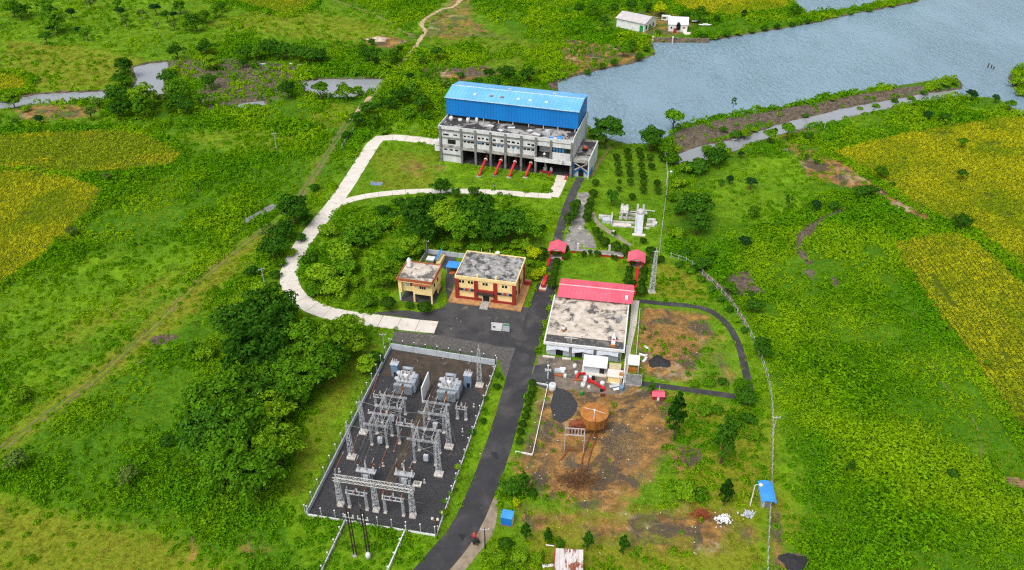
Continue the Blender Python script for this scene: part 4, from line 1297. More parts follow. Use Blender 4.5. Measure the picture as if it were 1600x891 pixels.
for k in range(6):
    bx("post", M_WHITE, t, (-0.06, 0.06, k * 3.5, k * 3.5 + 0.12, 0, 0.9))
bx("bar", M_WHITE, t, (-0.04, 0.04, 0, 17.6, 0.8, 0.9))

# ------------------------------------------------------------------ switchyard
SY_ANG = math.radians(-11.1)
SYO = P(480, 805)
c3_, s3_ = math.cos(SY_ANG), math.sin(SY_ANG)


def syl(u, v, z=0.0):
    return (SYO[0] + u * c3_ - v * s3_, SYO[1] + u * s3_ + v * c3_, z)


def sypoly(name, pts, z, m):
    bm = bmesh.new()
    bm.faces.new([bm.verts.new(syl(u, v, z)) for u, v in pts])
    me = D.meshes.new(name)
    bm.to_mesh(me)
    bm.free()
    me.materials.append(m)
    o = link(D.objects.new(name, me))
    tag(o, kind="structure")
    KEEP_OUT.append(np.array([syl(u, v)[:2] for u, v in pts]))
    return o


sypoly("gravel_yard", [(0, 0), (24.2, 0), (25.0, 47.6), (0.1, 48.8)], 0.012, M_GRAVEL)
sypoly("dirt_yard", [(1.0, 39.0), (6, 40.5), (12.3, 38.5), (20, 40.5), (24.6, 37), (24.7, 47.2), (0.8, 48.2)], 0.02, M_BROWNDIRT)
sypoly("dirt_strip", [(11.0, 6), (12.6, 6), (14.6, 30), (14.9, 39), (11.6, 39), (12.2, 30)], 0.018, M_BROWNDIRT)
# loose stones that stand proud of the gravel
rng = np.random.default_rng(8)
m = MB()
for k in range(2600):
    u, v = rng.uniform(0.4, 24), rng.uniform(0.4, 47)
    s = rng.uniform(0.07, 0.17)
    x, y, z = syl(u, v, 0.02)
    a = rng.uniform(0, 6.28)
    vs = [(x + s * math.cos(a + q * 2.09), y + s * math.sin(a + q * 2.09), z - 0.02) for q in range(3)] + [(x + rng.uniform(-s, s) * 0.4, y + rng.uniform(-s, s) * 0.4, z + s * 0.8)]
    m.raw(vs, [(0, 1, 3), (1, 2, 3), (2, 0, 3)])
o = m.build("gravel_stones", M_GRAVEL)
tag(o, kind="stuff")


def mesh_material():
    m, nt, b = nodes("chain link mesh")
    nt.nodes.remove(b)
    out = nt.nodes["Material Output"]
    pos = N(nt, "ShaderNodeNewGeometry").outputs["Position"]
    f = ramp(nt, noise_node(nt, pos, 9.0, 2), 0.5, 0.56)
    d = N(nt, "ShaderNodeBsdfDiffuse")
    d.inputs[0].default_value = (*lin(92, 94, 96), 1)
    t = N(nt, "ShaderNodeBsdfTransparent")
    mx = N(nt, "ShaderNodeMixShader")
    nt.links.new(math_node(nt, 'MULTIPLY', f, 0.55), mx.inputs[0])
    nt.links.new(t.outputs[0], mx.inputs[1])
    nt.links.new(d.outputs[0], mx.inputs[2])
    nt.links.new(mx.outputs[0], out.inputs[0])
    return m


M_MESH = mesh_material()


def run_fence(name, label, a, b, n, wall_h, post_h, cap=True, wall_m=M_GREYW, post_m=M_STEEL, mesh=True, off=0.25, wt=0.22):
    """fence from local point a to b: low wall panels, posts with pale caps, wire mesh panels between"""
    ax, ay, _ = syl(*a)
    bx_, by_, _ = syl(*b)
    L = math.hypot(bx_ - ax, by_ - ay)
    t = thing(name, label, "fence", (ax, ay), math.atan2(by_ - ay, bx_ - ax))
    st = L / n
    for k in range(n):
        if wall_h:
            bx("wall_panel", wall_m, t, (k * st + 0.02, (k + 1) * st - 0.02, -wt / 2, wt / 2, 0, wall_h))
        if mesh:
            bx("mesh_panel", M_MESH, t, (k * st + 0.06, (k + 1) * st - 0.06, off - 0.01, off + 0.01, 0.15, post_h - 0.2))
    for k in range(n + 1):
        p = MB().tube([(k * st, off, 0), (k * st, off, post_h)], 0.07, 6).build("post", post_m, t)
        if cap:
            MB().lathe([(0.0, 0), (0.15, 0.08), (0.15, 0.2), (0, 0.3)], (k * st, off, post_h), 8).build("cap", M_WHITE, p)
    return t


run_fence("switchyard_fence", "white walled fence with capped posts on the switchyard's left side", (0, 0), (0.1, 48.8), 16, 1.05, 2.6)
run_fence("switchyard_fence", "pale wall with dark posts along the switchyard's back edge", (0.25, 48.6), (24.8, 47.5), 9, 1.6, 2.4, post_m=M_POLE, mesh=True, off=0.4)
run_fence("switchyard_fence", "wire fence with broken white curb on the switchyard's road side", (24.3, 0.2), (25.0, 47.2), 15, 0.45, 2.4, off=-0.2, wall_m=M_WHITE)
run_fence("switchyard_fence", "open wire fence on a low white curb along the switchyard's front", (0.2, 0), (24.1, 0), 9, 0.4, 2.4, off=0.0, wall_m=M_WHITE)
run_fence("pen_fence", "slanting white curb fence left of the dark pole pair", (7.4, -0.4), (7.2, -14), 5, 0.7, 2.2, wall_m=M_WHITE, mesh=True)
run_fence("pen_fence", "slanting white curb fence right of the dark pole pair", (18.6, -0.4), (18.0, -12), 4, 0.7, 1.9, wall_m=M_WHITE, mesh=False)

# lattice masts
for i, (u, v, h, lab) in enumerate(((3.07, 21.9, 8.4, "grey lattice mast on a white block, left side by the fence, farther of two"),
                                    (3.05, 15.0, 8.6, "grey lattice mast on a white block, left side by the fence, nearer of two"),
                                    (21.05, 21.3, 9.2, "grey lattice mast on a white block at the right bay"),
                                    (20.95, 14.0, 8.8, "tall lattice mast standing alone on the right of the gravel yard"),
                                    (22.9, 40.2, 10.2, "tallest slim lattice mast in the yard's far right corner"))):
    t = thing("lattice_mast", lab, "mast", syl(u, v), SY_ANG, "lattice masts of the switchyard")
    bx("footing", M_SLAB, t, (-0.85, 0.85, -0.7, 0.7, 0.0, 0.4))
    MB().lattice((0, 0, 0.4), (0, 0, h), 0.95, 0.5, 9, 0.034, 0.02).build("lattice", M_STEEL, t)
    MB().tube([(0, 0, h), (0, 0, h + 1.3)], 0.06, 6).build("spike", M_STEEL, t)
    if i == 4:
        MB().tube([(0, 0, h - 1), (-2.6, 0.6, 5.2)], 0.04, 5).build("stay", M_STEEL, t)
# main gantry
g = thing("main_gantry", "wide steel gantry with three lattice legs and a long lattice beam", "gantry", syl(5.2, 3.4), SY_ANG)
for u in (0, 6.85, 13.8):
    bx("footing", M_SLAB, g, (u - 0.6, u + 0.6, -0.5, 0.5, 0, 0.45))
    MB().lattice((u, 0, 0.45), (u, 0, 7.2), 0.95, 0.6, 8, 0.038, 0.022).build("leg", M_STEEL, g)
MB().lattice((-0.6, 0, 7.25), (14.4, 0, 7.25), 0.85, 0.85, 14, 0.042, 0.026).build("beam", mat("pale gantry steel", lin(206, 204, 200), lin(180, 178, 175), 2.0, rough=0.5), g)
for u in (0.0, 13.8):
    MB().tube([(u, 0, 7.6), (u, 0, 9.6)], 0.05, 6).build("spike", M_STEEL, g)


def insulator(p0, p1, parent, m=M_BROWNINS, r=0.11):
    p0, p1 = Vector(p0), Vector(p1)
    n = max(3, int((p1 - p0).length / 0.16))
    d = (p1 - p0)
    pts, rs = [], []
    for k in range(n):
        for q, rr in ((0.1, 0.5), (0.45, 1.0), (0.8, 0.5)):
            pts.append(p0 + d * ((k + q) / n))
            rs.append(r * rr)
    return MB().tube(pts, rs, 7).build("insulator", m, parent, True)


for u in (2.0, 3.6, 5.2, 8.6, 10.2, 11.8):
    insulator((u, -0.1, 6.8), (u, -0.1, 5.4), g, M_BROWNINS, 0.13)


def isolator(u, v, w, h, label, nm="isolator_frame", rows=2, m2=M_WHITEINS):
    t = thing(nm, label, "isolator", syl(u, v), SY_ANG, "isolator frames of the switchyard")
    for x in (-w / 2, w / 2):
        bx("footing", M_SLAB, t, (x - 0.3, x + 0.3, -0.3, 0.3, 0, 0.25))
        MB().lattice((x, 0, 0.25), (x, 0, h), 0.4, 0.32, 5, 0.03, 0.018).build("leg", M_STEEL, t)
    for y in (-0.35, 0.35):
        bx("crossbar", M_STEEL, t, (-w / 2 - 0.3, w / 2 + 0.3, y - 0.08, y + 0.08, h, h + 0.18))
    for x in (-w / 2 - 0.2, -w / 6, w / 6, w / 2 + 0.2):
        bx("tie", M_STEEL, t, (x - 0.05, x + 0.05, -0.5, 0.5, h + 0.19, h + 0.27))
    for k in range(3):
        x = -w / 2 + k * w / 2
        for y in (-0.42, 0.42):
            insulator((x, y, h + 0.28), (x, y, h + 1.25), t, M_BROWNINS if (k + (y > 0)) % 2 else m2, 0.15)
        MB().tube([(x, -0.5, h + 1.3), (x, 0.5, h + 1.3)], 0.05, 6).build("blade", M_STEEL, t)
    MB().tube([(-w / 2, 0.3, h), (-w / 2, 0.3, 1.0)], 0.04, 5).build("drive_rod", M_STEEL, t)
    return t


isolator(8.66, 3.27, 3.4, 4.0, "small steel isolator frame under the main gantry's left half")
isolator(15.55, 3.28, 3.45, 4.0, "small steel isolator frame under the main gantry's right half")


def breaker(u, v, label, group="breaker stands of the switchyard"):
    t = thing("circuit_breaker", label, "breaker", syl(u, v), SY_ANG, group)
    for x, y in ((-0.9, -0.5), (0.9, -0.5), (-0.9, 0.5), (0.9, 0.5)):
        MB().beam((x, y, 0), (x * 0.8, y, 3.0), 0.12).build("leg", M_STEEL, t)
    m = MB()
    for y in (-0.5, 0.5):
        m.beam((-0.9, y, 0.3), (0.75, y, 2.7), 0.07)
        m.beam((0.9, y, 0.3), (-0.75, y, 2.7), 0.07)
    m.build("bracing", M_STEEL, t)
    bx("cabinet", M_GREYW, t, (-0.5, 0.5, -0.75, -0.35, 1.2, 2.5))
    bx("table", M_STEEL, t, (-1.9, 1.9, -0.55, 0.55, 3.0, 3.22))
    for x in (-1.5, 0, 1.5):
        insulator((x, 0, 3.25), (x, 0, 4.5), t, M_WHITEINS, 0.2)
        insulator((x, 0, 4.6), (x, 0, 5.8), t, M_BROWNINS if x else M_WHITEINS, 0.18)
        MB().tube([(x, -0.3, 5.85), (x, 0.9, 5.95)], 0.05, 6).build("terminal", M_STEEL, t)
    return t


breaker(8.2, 9.6, "circuit breaker stand with three insulator columns behind the gantry, left bay")
breaker(15.5, 10.2, "circuit breaker stand with three insulator columns behind the gantry, right bay")
bx("footing_pad", M_SLAB, None, (0, 0, 0, 0, 0, 0)) if False else None
t = thing("cable_pad", "pale concrete pad beside the right breaker stand", "pad", syl(17.6, 10.8), SY_ANG)
bx("pad", M_SLAB, t, (-0.8, 0.8, -0.6, 0.6, 0, 0.35))
bx("lid", M_CONC, t, (-0.5, 0.5, -0.35, 0.35, 0.35, 0.42))


def busbay(u, v, w, h, label):
    """tall two-storey steel bay carrying bus bars"""
    t = thing("bus_structure", label, "steel structure", syl(u, v), SY_ANG, "bus structures in front of the transformers")
    for x in (-w / 2, w / 2):
        for y in (-1.6, 1.6):
            bx("footing", M_SLAB, t, (x - 0.3, x + 0.3, y - 0.3, y + 0.3, 0, 0.2))
            MB().lattice((x, y, 0.2), (x, y, h), 0.34, 0.24, 7, 0.026, 0.014).build("post", M_STEEL, t)
    for y in (-1.6, 1.6):
        MB().lattice((-w / 2 - 1.2, y, h), (w / 2 + 0.6, y, h), 0.3, 0.3, 9, 0.026, 0.015).build("beam", M_STEEL, t)
    for x in (-w / 2, w / 2):
        MB().lattice((x, -1.9, h - 0.02), (x, 1.9, h - 0.02), 0.26, 0.26, 6, 0.024, 0.014).build("beam", M_STEEL, t)
    m = MB()
    for x in (-w / 2, w / 2):
        m.beam((x, -1.6, h * 0.5), (x, 1.6, h * 0.9), 0.045)
        m.beam((x, 1.6, h * 0.5), (x, -1.6, h * 0.9), 0.045)
    for y in (-1.6, 1.6):
        m.beam((-w / 2, y, h * 0.45), (w / 2, y, h * 0.85), 0.045)
        m.beam((w / 2, y, h * 0.45), (-w / 2, y, h * 0.85), 0.045)
    m.build("bracing", M_STEEL, t)
    for k in range(3):
        x = -w / 2 + 0.3 + k * (w - 0.6) / 2
        insulator((x, -1.6, h + 0.25), (x, -1.6, h + 1.3), t, M_WHITEINS, 0.14)
        insulator((x, 1.6, h + 0.25), (x, 1.6, h + 1.3), t, M_BROWNINS, 0.14)
        MB().tube([(x, -2.4, h + 1.35), (x, 2.4, h + 1.35)], 0.05, 6).build("bus_bar", M_STEEL, t)
    bx("cabinet", M_GREYW, t, (-0.2, 0.7, -1.9, -1.3, 1.0, 2.4))
    return t


busbay(7.4, 20.6, 3.2, 5.6, "two-storey steel bus structure near the left masts")
busbay(7.8, 27.0, 4.0, 4.6, "lower steel bus frame just below the left transformer")
busbay(17.6, 17.8, 4.2, 6.2, "largest steel bus structure with white cabinet in the right bay")
busbay(17.0, 26.6, 4.0, 4.8, "steel bus frame just below the right transformer")
isolator(4.0, 30.0, 2.2, 2.6, "low isolator frame against the left fence beside the transformer")
isolator(21.6, 29.5, 1.8, 3.0, "low isolator frame right of the right transformer")
isolator(12.6, 20.4, 3.0, 5.4, "narrow isolator frame in the middle of the gravel yard")

# dropped strings and wires
wires = []
for k, u in enumerate((6.6, 7.4, 8.2)):
    wires.append([(u, 3.4, 7.4), (u, 6.5, 6.3), (u + 0.2, 9.6, 6.0)])
    wires.append([(u, 9.6, 6.0), (u - 0.2, 15, 6.2), (u - 0.3, 19, 6.9)])
    wires.append([(u, 22.2, 6.9), (u, 25, 6.2), (u, 33, 4.6)])
for k, u in enumerate((14.0, 15.5, 17.0)):
    wires.append([(u, 3.4, 7.4), (u, 6.8, 6.3), (u, 10.2, 6.0)])
    wires.append([(u, 10.2, 6.0), (u + 0.8, 14, 6.2), (u + 1.2, 16.2, 7.5)])
    wires.append([(u + 1.2, 19.4, 7.5), (u + 0.8, 24, 6.3), (u + 1.0, 33.5, 4.6)])
wires += [[(3.05, 15, 8.8), (12, 15, 7.9), (20.95, 14, 8.9)], [(3.07, 21.9, 8.6), (12, 21.6, 7.6), (21.05, 21.3, 9.3)], [(9, 22, 7.0), (13, 21, 6.4), (16, 19.4, 7.4)]]
wires += [[(7.0, 3.4, 6.0), (9, -2, 9.0), (11.6, -6.7, 12.4)], [(10.0, 3.4, 6.0), (11.5, -2, 9.0), (13.9, -6.3, 12.2)], [(22.9, 40.2, 10.2), (22, 30, 9), (21.05, 21.3, 9.4)]]
wires += [[(15.6, 3.4, 7.0), (18, 2.6, 5.5), (21.0, 3.2, 4.3)], [(21.05, 21.3, 9.0), (23, 19, 5), (24.4, 17.5, 2.2)]]
for u, dz in ((6.0, 0.3), (7.5, 0.0), (9.0, 0.2)):
    wires.append([(u, 19.0, 7.0 + dz), (u + 0.1, 16, 5.6), (u + 0.3, 13, 5.2), (u + 0.4, 10.2, 6.2)])
    wires.append([(u + 0.2, 28.6, 6.1), (u + 0.1, 31, 4.7), (u, 35.2, 4.9)])
for u, dz in ((15.8, 0.2), (17.4, 0.0), (19.0, 0.3)):
    wires.append([(u, 16.2, 7.6 + dz), (u - 0.6, 14, 6.0), (u - 1.4, 10.6, 6.3)])
    wires.append([(u - 0.4, 28.2, 6.2), (u - 0.3, 31, 4.9), (u - 0.2, 35.0, 4.9)])
def wire_key(w):
    v = sum(q[1] for q in w) / len(w)
    u = sum(q[0] for q in w) / len(w)
    zone = ("running out to the dark pole pairs" if v < 2.5 else "between gantry and breaker stand" if v < 8.3 else "between breaker stand and bus structure" if v < 16.8
            else "across the middle of the yard" if v < 24 else "between bus frame and transformer")
    return zone, "left half" if u < 12.2 else "right half", u


keys = [wire_key(w) for w in wires]
for i, w in enumerate(wires):
    pts = smooth([np.array(q) for q in w], 5)
    o = MB().tube([syl(q[0], q[1], q[2]) for q in pts], 0.034, 4).build("overhead_wire", M_WIRE)
    same = sorted((k for k in range(len(wires)) if keys[k][:2] == keys[i][:2]), key=lambda k: (keys[k][2], k))
    tag(o, ("thin wire %s, %s, %s" % (keys[i][0], keys[i][1], nth(same.index(i), len(same)))).rstrip(", "), "wire", "overhead wires of the switchyard")
for i, (u, v0, v1, z0, z1) in enumerate(((5.2, 10.6, 13.6, 5.6, 7.6), (12.6, 13.6, 17.2, 5.4, 7.0), (11.2, 9.4, 12.6, 5.2, 6.4), (5.0, 4.0, 7.0, 8.8, 9.6), (3.6, 26.2, 30.5, 6.0, 8.0))):
    t = thing("insulator_string", "long brown insulator string hanging %s" % ["above the left breaker stand", "over the middle isolator frame", "just left of the right breaker stand", "above the gantry's left end", "beside the left transformer's bus frame"][i], "insulator", syl(u, v0), SY_ANG)
    insulator((0, 0, z0), (0.3, v1 - v0, z1), t, M_BROWNINS, 0.14)
    MB().tube([(0, -0.4, z0 - 0.15), (0, 0, z0)], 0.05, 5).build("clamp", M_STEEL, t)
    MB().tube([(0.3, v1 - v0, z1), (0.3, v1 - v0 + 0.5, z1 + 0.1)], 0.05, 5).build("clamp", M_STEEL, t)


def transformer(u, v, label):
    t = thing("power_transformer", label, "transformer", syl(u, v), SY_ANG, "power transformers")
    bx("plinth", M_GRAVEL, t, (-2.6, 2.6, -0.4, 5.4, 0, 0.25))
    bx("tank", M_TRANSF, t, (-1.5, 1.5, 1.0, 4.4, 0.25, 3.0))
    for x0, x1 in ((-2.0, -0.25), (0.25, 2.0)):                # finned radiator banks to the front
        r = bx("radiator", M_TRANSF, t, (x0, x1, 0.0, 0.75, 0.45, 2.75))
        m = MB()
        for k in range(7):
            xx = x0 + 0.1 + k * (x1 - x0 - 0.28) / 6
            m.box(xx, xx + 0.08, -0.16, 0.0, 0.5, 2.7)
        m.build("fins", M_TRANSF, r)["kind"] = "stuff"
    for y0, y1 in ((0.9, 2.3), (2.6, 4.0)):
        r = bx("radiator", M_TRANSF, t, (1.6, 2.35, y0, y1, 0.45, 3.1))
        m = MB()
        for k in range(6):
            yy = y0 + 0.08 + k * (y1 - y0 - 0.25) / 5
            m.box(2.35, 2.5, yy, yy + 0.08, 0.5, 3.05)
        m.build("fins", M_TRANSF, r)["kind"] = "stuff"
    bx("center_strip", M_TANK, t, (-0.18, 0.16, -0.1, 0.1, 0.4, 2.5))
    bx("top_cover", M_STEEL, t, (-1.6, 1.6, 0.9, 4.5, 3.0, 3.15))
    MB().tube([(-1.2, 4.7, 3.7), (1.1, 4.7, 3.7)], 0.36, 14).build("conservator", M_TRANSF, t, True)
    for x in (-1.1, 0.9):
        MB().beam((x, 4.7, 0.25), (x, 4.7, 3.4), 0.14).build("support", M_STEEL, t)
    for x in (-0.9, 0, 0.9):
        insulator((x, 1.5, 3.15), (x - 0.1, 1.2, 4.5), t, M_WHITEINS, 0.2)
        MB().lathe([(0.16, 0), (0.2, 0.15), (0, 0.3)], (x - 0.1, 1.2, 4.5), 8).build("terminal", M_STEEL, t)
        insulator((x, 3.4, 3.15), (x, 3.5, 3.9), t, M_BROWNINS, 0.14)
    MB().lathe([(0.55, 0), (0.55, 0.5), (0.3, 0.7), (0, 0.72)], (-1.9, 3.8, 2.6), 12).build("expansion_pot", M_GREYW, t, True)
    MB().lathe([(0.5, 0), (0.5, 0.5), (0.25, 0.65), (0, 0.66)], (-1.9, 2.2, 2.4), 12).build("expansion_pot", M_GREYW, t, True)
    MB().beam((-1.9, 3.8, 0.25), (-1.9, 3.8, 2.6), 0.3).build("support", M_STEEL, t)
    MB().beam((-1.9, 2.2, 0.25), (-1.9, 2.2, 2.4), 0.3).build("support", M_STEEL, t)
    bx("valve_box", M_WHITE, t, (-0.5, 0.5, 2.2, 3.0, 3.16, 3.6))
    MB().tube([(-2.2, 0.6, 0.6), (-2.5, -0.2, 0.6), (-2.5, -1.6, 2.6)], 0.07, 6).build("pipe", M_STEEL, t)
    MB().tube([(1.0, 4.5, 3.7), (0.4, 3.2, 3.6), (0.4, 3.0, 3.4)], 0.07, 6).build("pipe", M_STEEL, t)
    return t


transformer(7.6, 34.0, "grey finned power transformer left of the white blast wall")
transformer(17.2, 33.7, "grey finned power transformer right of the white blast wall")
fw = thing("blast_wall", "freestanding white blast wall between the two transformers", "wall", syl(12.3, 32.6), SY_ANG)
for k in range(3):
    bx("panel", M_WHITE, fw, (-0.12, 0.12, k * 1.75, k * 1.75 + 1.73, 0, 4.25))
for i, (u, v, lab) in enumerate(((4.0, 40.1, "tall grey blue cabinet behind the left transformer"), (20.5, 39.7, "tall grey blue cabinet behind the right transformer"))):
    t = thing("control_kiosk", lab, "cabinet", syl(u, v), SY_ANG, "control kiosks")
    bx("body", M_KIOSK, t, (-0.75, 0.75, -0.6, 0.6, 0, 3.3))
    bx("roof", M_GREYW, t, (-0.88, 0.88, -0.73, 0.73, 3.3, 3.48))
    bx("door", M_BLACK, t, (-0.2, 0.55, -0.66, -0.6, 0.1, 1.3))
    for x in (-0.4, 0.1, 0.5):
        insulator((x, 0.1, 3.48), (x, 0.2, 4.5), t, M_WHITEINS, 0.12)
for i, (u, v, h) in enumerate(((11.59, -6.7, 12.8), (13.9, -6.3, 12.3))):
    t = thing("twin_pole", "pair of dark tied poles before the switchyard, %s" % ("left pair" if i == 0 else "with white drum at foot"), "pole", syl(u, v), SY_ANG, "dark pole pairs")
    for x in (-0.2, 0.28):
        MB().tube([(x, 0, 0), (x, 0, h - (0.6 if x > 0 else 0))], 0.13, 8).build("pole", M_POLE, t)
    for z in (2.5, 5.5, 8.5):
        bx("tie", M_POLE, t, (-0.3, 0.4, -0.08, 0.08, z, z + 0.15))
    bx("crossarm", M_STEEL, t, (-1.0, 1.0, -0.1, 0.1, h - 2.8, h - 2.6))
    for x in (-0.85, 0.85):
        insulator((x, 0, h - 2.58), (x, 0, h - 1.9), t, M_WHITEINS, 0.13)
    MB().lathe([(0.5, 0), (0.42, 0.3), (0, 0.35)], n=10).build("foot", M_CONC, t)
    if i:
        MB().lathe([(0.4, 0), (0.45, 0.9), (0.3, 1.3), (0, 1.35)], (0.15, -0.5, 0.2), 12).build("drum", M_WHITE, t, True)
t = thing("yard_lamp", "pole lamp with two pale heads at the switchyard's front right corner", "lamp", syl(24.6, -0.5), SY_ANG)
MB().tube([(0, 0, 0), (0, 0, 5.4)], 0.1, 8).build("pole", M_POLE, t)
for x in (-0.6, 0.35):
    MB().tube([(0, 0, 4.6), (x, 0, 5.0)], 0.05, 6).build("arm", M_TANK, t)
    MB().lathe([(0.1, 0), (0.28, 0.15), (0.25, 0.45), (0, 0.6)], (x, 0, 5.0), 10).build("lamp_head", M_SLAB, t, True)
# small ground fittings scattered on the gravel
for i, (u, v) in enumerate(((2.0, 11.0), (5.0, 25.5), (13.5, 14.5), (22.6, 26.0), (18.8, 11.5), (23.2, 33.5), (2.2, 27.5), (9.8, 14.0))):
    t = thing("earth_pit_marker", "short white earthing marker on the gravel, %s" % nth([0, 2, 4, 6, 5, 7, 1, 3][i], 8), "marker", syl(u, v), 0, "earthing markers on the gravel")
    MB().lathe([(0.1, 0), (0.1, 0.7), (0.16, 0.75), (0.14, 0.95), (0, 1.0)], n=8).build("peg", M_WHITEINS, t)
    MB().lathe([(0.3, 0), (0.3, 0.12), (0, 0.14)], n=8).build("base", M_CONC, t)

# ------------------------------------------------------------------ rusty tank and its frame
tk = thing("rust_tank", "round orange-brown steel tank with shallow cone roof on the bare earth", "tank", P(927, 668), 0)
R_ = 2.75
for k in range(16):                                                      # staves of the shell
    a0, a1 = 2 * math.pi * k / 16 + 0.012, 2 * math.pi * (k + 1) / 16 - 0.012
    MB().lathe([(R_, 1.8), (R_, 4.2), (R_ - 0.12, 4.2), (R_ - 0.12, 1.8), (R_, 1.8)], n=3, a0=a0, a1=a1).build("stave", M_TANKSIDE, tk)
for k in range(8):                                                       # roof segments
    a0, a1 = 2 * math.pi * k / 8 + 0.01, 2 * math.pi * (k + 1) / 8 - 0.01
    MB().lathe([(0.15, 4.75), (R_ + 0.1, 4.22), (R_ + 0.1, 4.15), (0.15, 4.65)], n=4, a0=a0, a1=a1).build("roof_segment", M_TANK, tk)
MB().lathe([(0.28, 4.7), (0.28, 4.9), (0, 4.95)], n=10).build("roof_cap", M_SLAB, tk)
for a in (math.radians(150), math.radians(262), math.radians(345)):
    MB().beam((0.3 * math.cos(a), 0.3 * math.sin(a), 4.8), (2.2 * math.cos(a), 2.2 * math.sin(a), 4.42), 0.1, 0.08).build("roof_batten", M_SLAB, tk)
MB().lathe([(R_ - 0.15, 1.65), (R_ - 0.15, 1.85), (0, 1.85)], n=24).build("floor_plate", M_RUST, tk)
for k in range(8):
    a = 2 * math.pi * k / 8
    MB().beam((2.6 * math.cos(a), 2.6 * math.sin(a), 0), (2.6 * math.cos(a), 2.6 * math.sin(a), 1.8), 0.2).build("leg", M_RUST, tk)
tf = thing("half_drum", "half-round rusty hopper against the tank's left side", "hopper", P(904, 677), 0.0)
m = MB()
pr = [(-2.0, 1.0), (-1.9, 2.0), (-1.4, 2.7), (-0.5, 3.1), (0.6, 3.0), (1.5, 2.5), (2.0, 1.6), (2.0, 1.0)]
vs = [(x, -0.5, z) for x, z in pr] + [(x, 0.9, z) for x, z in pr]
n = len(pr)
m.raw(vs, [tuple(range(n)), tuple(reversed(range(n, 2 * n)))] + [(i, (i + 1) % n, n + (i + 1) % n, n + i) for i in range(n)]).build("shell", M_RUST, tf)
for x in (-1.7, 1.7):
    bx("leg", M_RUST, tf, (x - 0.12, x + 0.12, -0.3, 0.6, 0, 1.05))
fr = thing("pipe_rack", "tall white steel rack standing in front of the rusty tank", "rack", P(897, 700), math.radians(-6))
for x in (-1.9, 1.9):
    for y in (-0.9, 0.9):
        MB().beam((x, y, 0), (x, y, 4.4), 0.14).build("post", M_STEEL, fr)
    m = MB()
    for k in range(4):
        m.beam((x, -0.9, k * 1.1), (x, 0.9, k * 1.1 + 1.1), 0.08)
    m.build("side_bracing", M_RUST if x < 0 else M_STEEL, fr)
for y in (-0.9, 0.9):
    MB().beam((-1.95, y, 4.4), (1.95, y, 4.4), 0.16).build("top_bar", M_STEEL, fr)
for k in range(7):
    MB().beam((-1.8 + k * 0.6, -0.95, 4.5), (-1.8 + k * 0.6, 0.95, 4.5), 0.12, 0.08).build("slat", M_CONC, fr)
MB().beam((-1.9, -0.9, 0.4), (1.9, -0.9, 0.5), 0.1).build("foot_bar", M_RUST, fr)
for i, q in enumerate(([(936, 672), (930, 690), (922, 712), (917, 736)], [(925, 676), (918, 694), (911, 714), (907, 738)], [(890, 700), (882, 712), (874, 722)])):
    c = resample(smooth([P(*p) for p in q]), 1.0)
    o = MB().tube([(p[0], p[1], 0.16) for p in c], 0.13, 8).build("rusty_pipe", M_RUST)
    tag(o, "rusty pipe lying on the earth below the tank, %s" % ["rightmost of three", "middle of three", "leftmost short one"][i], "pipe", "rusty pipes below the tank")

# heap of dead brush below the tank, coal heap
rng = np.random.default_rng(4)


def brush_pile(name, label, px, py, r, nst, h, m, seed, cat="brush pile"):
    rg = np.random.default_rng(seed)
    x0, y0 = P(px, py)
    mb = MB()
    for k in range(nst):
        a, d = rg.uniform(0, 6.28), abs(rg.normal(0, 0.45)) * r
        x, y = d * math.cos(a), d * math.sin(a) * 0.7
        z = max(0.02, h * (1 - (d / r) ** 2) * rg.uniform(0.2, 1))
        b = rg.uniform(0, 6.28)
        l = rg.uniform(0.3, 0.9)
        mb.beam((x, y, z), (x + l * math.cos(b), y + l * math.sin(b), z + rg.uniform(-0.1, 0.25)), 0.06, 0.04)
    o = mb.build(name, m)
    o.location = (x0, y0, 0)
    tag(o, label, cat)
    o["kind"] = "stuff"
    return o


brush_pile("dead_brush", "spread of dark brown dead brush below the rusty tank", 903, 752, 6.0, 900, 0.9, mat("dead brown brush", lin(112, 74, 40), lin(80, 54, 32), 1.5), 2)
brush_pile("dead_brush", "small pile of rusty red leaves near the bushes at lower right", 1097, 805, 2.6, 350, 0.6, mat("red brown leaves", lin(150, 72, 34), lin(120, 58, 30), 1.5), 3)
brush_pile("straw_litter", "straw litter spread over the dry earth right of the workshop", 1050, 530, 13.0, 900, 0.12, mat("straw", lin(176, 140, 76), lin(146, 112, 60), 1.5), 5)
brush_pile("straw_litter", "straw and stick litter on the bare earth right of the tank", 985, 700, 11.0, 900, 0.12, mat("grey straw", lin(150, 124, 86), lin(120, 98, 68), 1.5), 6)


def mound(name, label, px, py, rx, ry, h, m, seed, cat, rings=7, seg=20):
    rg = np.random.default_rng(seed)
    x0, y0 = P(px, py)
    vs, fs = [(0, 0, h)], []
    for i in range(1, rings + 1):
        q = i / rings
        for k in range(seg):
            a = 2 * math.pi * k / seg
            j = 1 + 0.16 * math.sin(3 * a + seed) + 0.1 * math.sin(5 * a) + rg.normal(0, 0.03)
            z = h * (1 - q) ** 1.2 + rg.normal(0, 0.06) * (q < 0.95) * (1 - q)
            vs.append((rx * q * j * math.cos(a), ry * q * j * math.sin(a), max(z, -0.02) if q < 1 else -0.05))
    for k in range(seg):
        fs.append((0, 1 + k, 1 + (k + 1) % seg))
    for i in range(rings - 1):
        for k in range(seg):
            a, b = 1 + i * seg + k, 1 + i * seg + (k + 1) % seg
            fs.append((a, a + seg, b + seg, b))
    o = MB().raw(vs, fs).build(name, m)
    o.location = (x0, y0, hz(x0, y0))
    tag(o, label, cat)
    KEEP_OUT.append(np.array([(x0 + rx * math.cos(a), y0 + ry * math.sin(a)) for a in np.linspace(0, 6.2, 12)]))
    return o


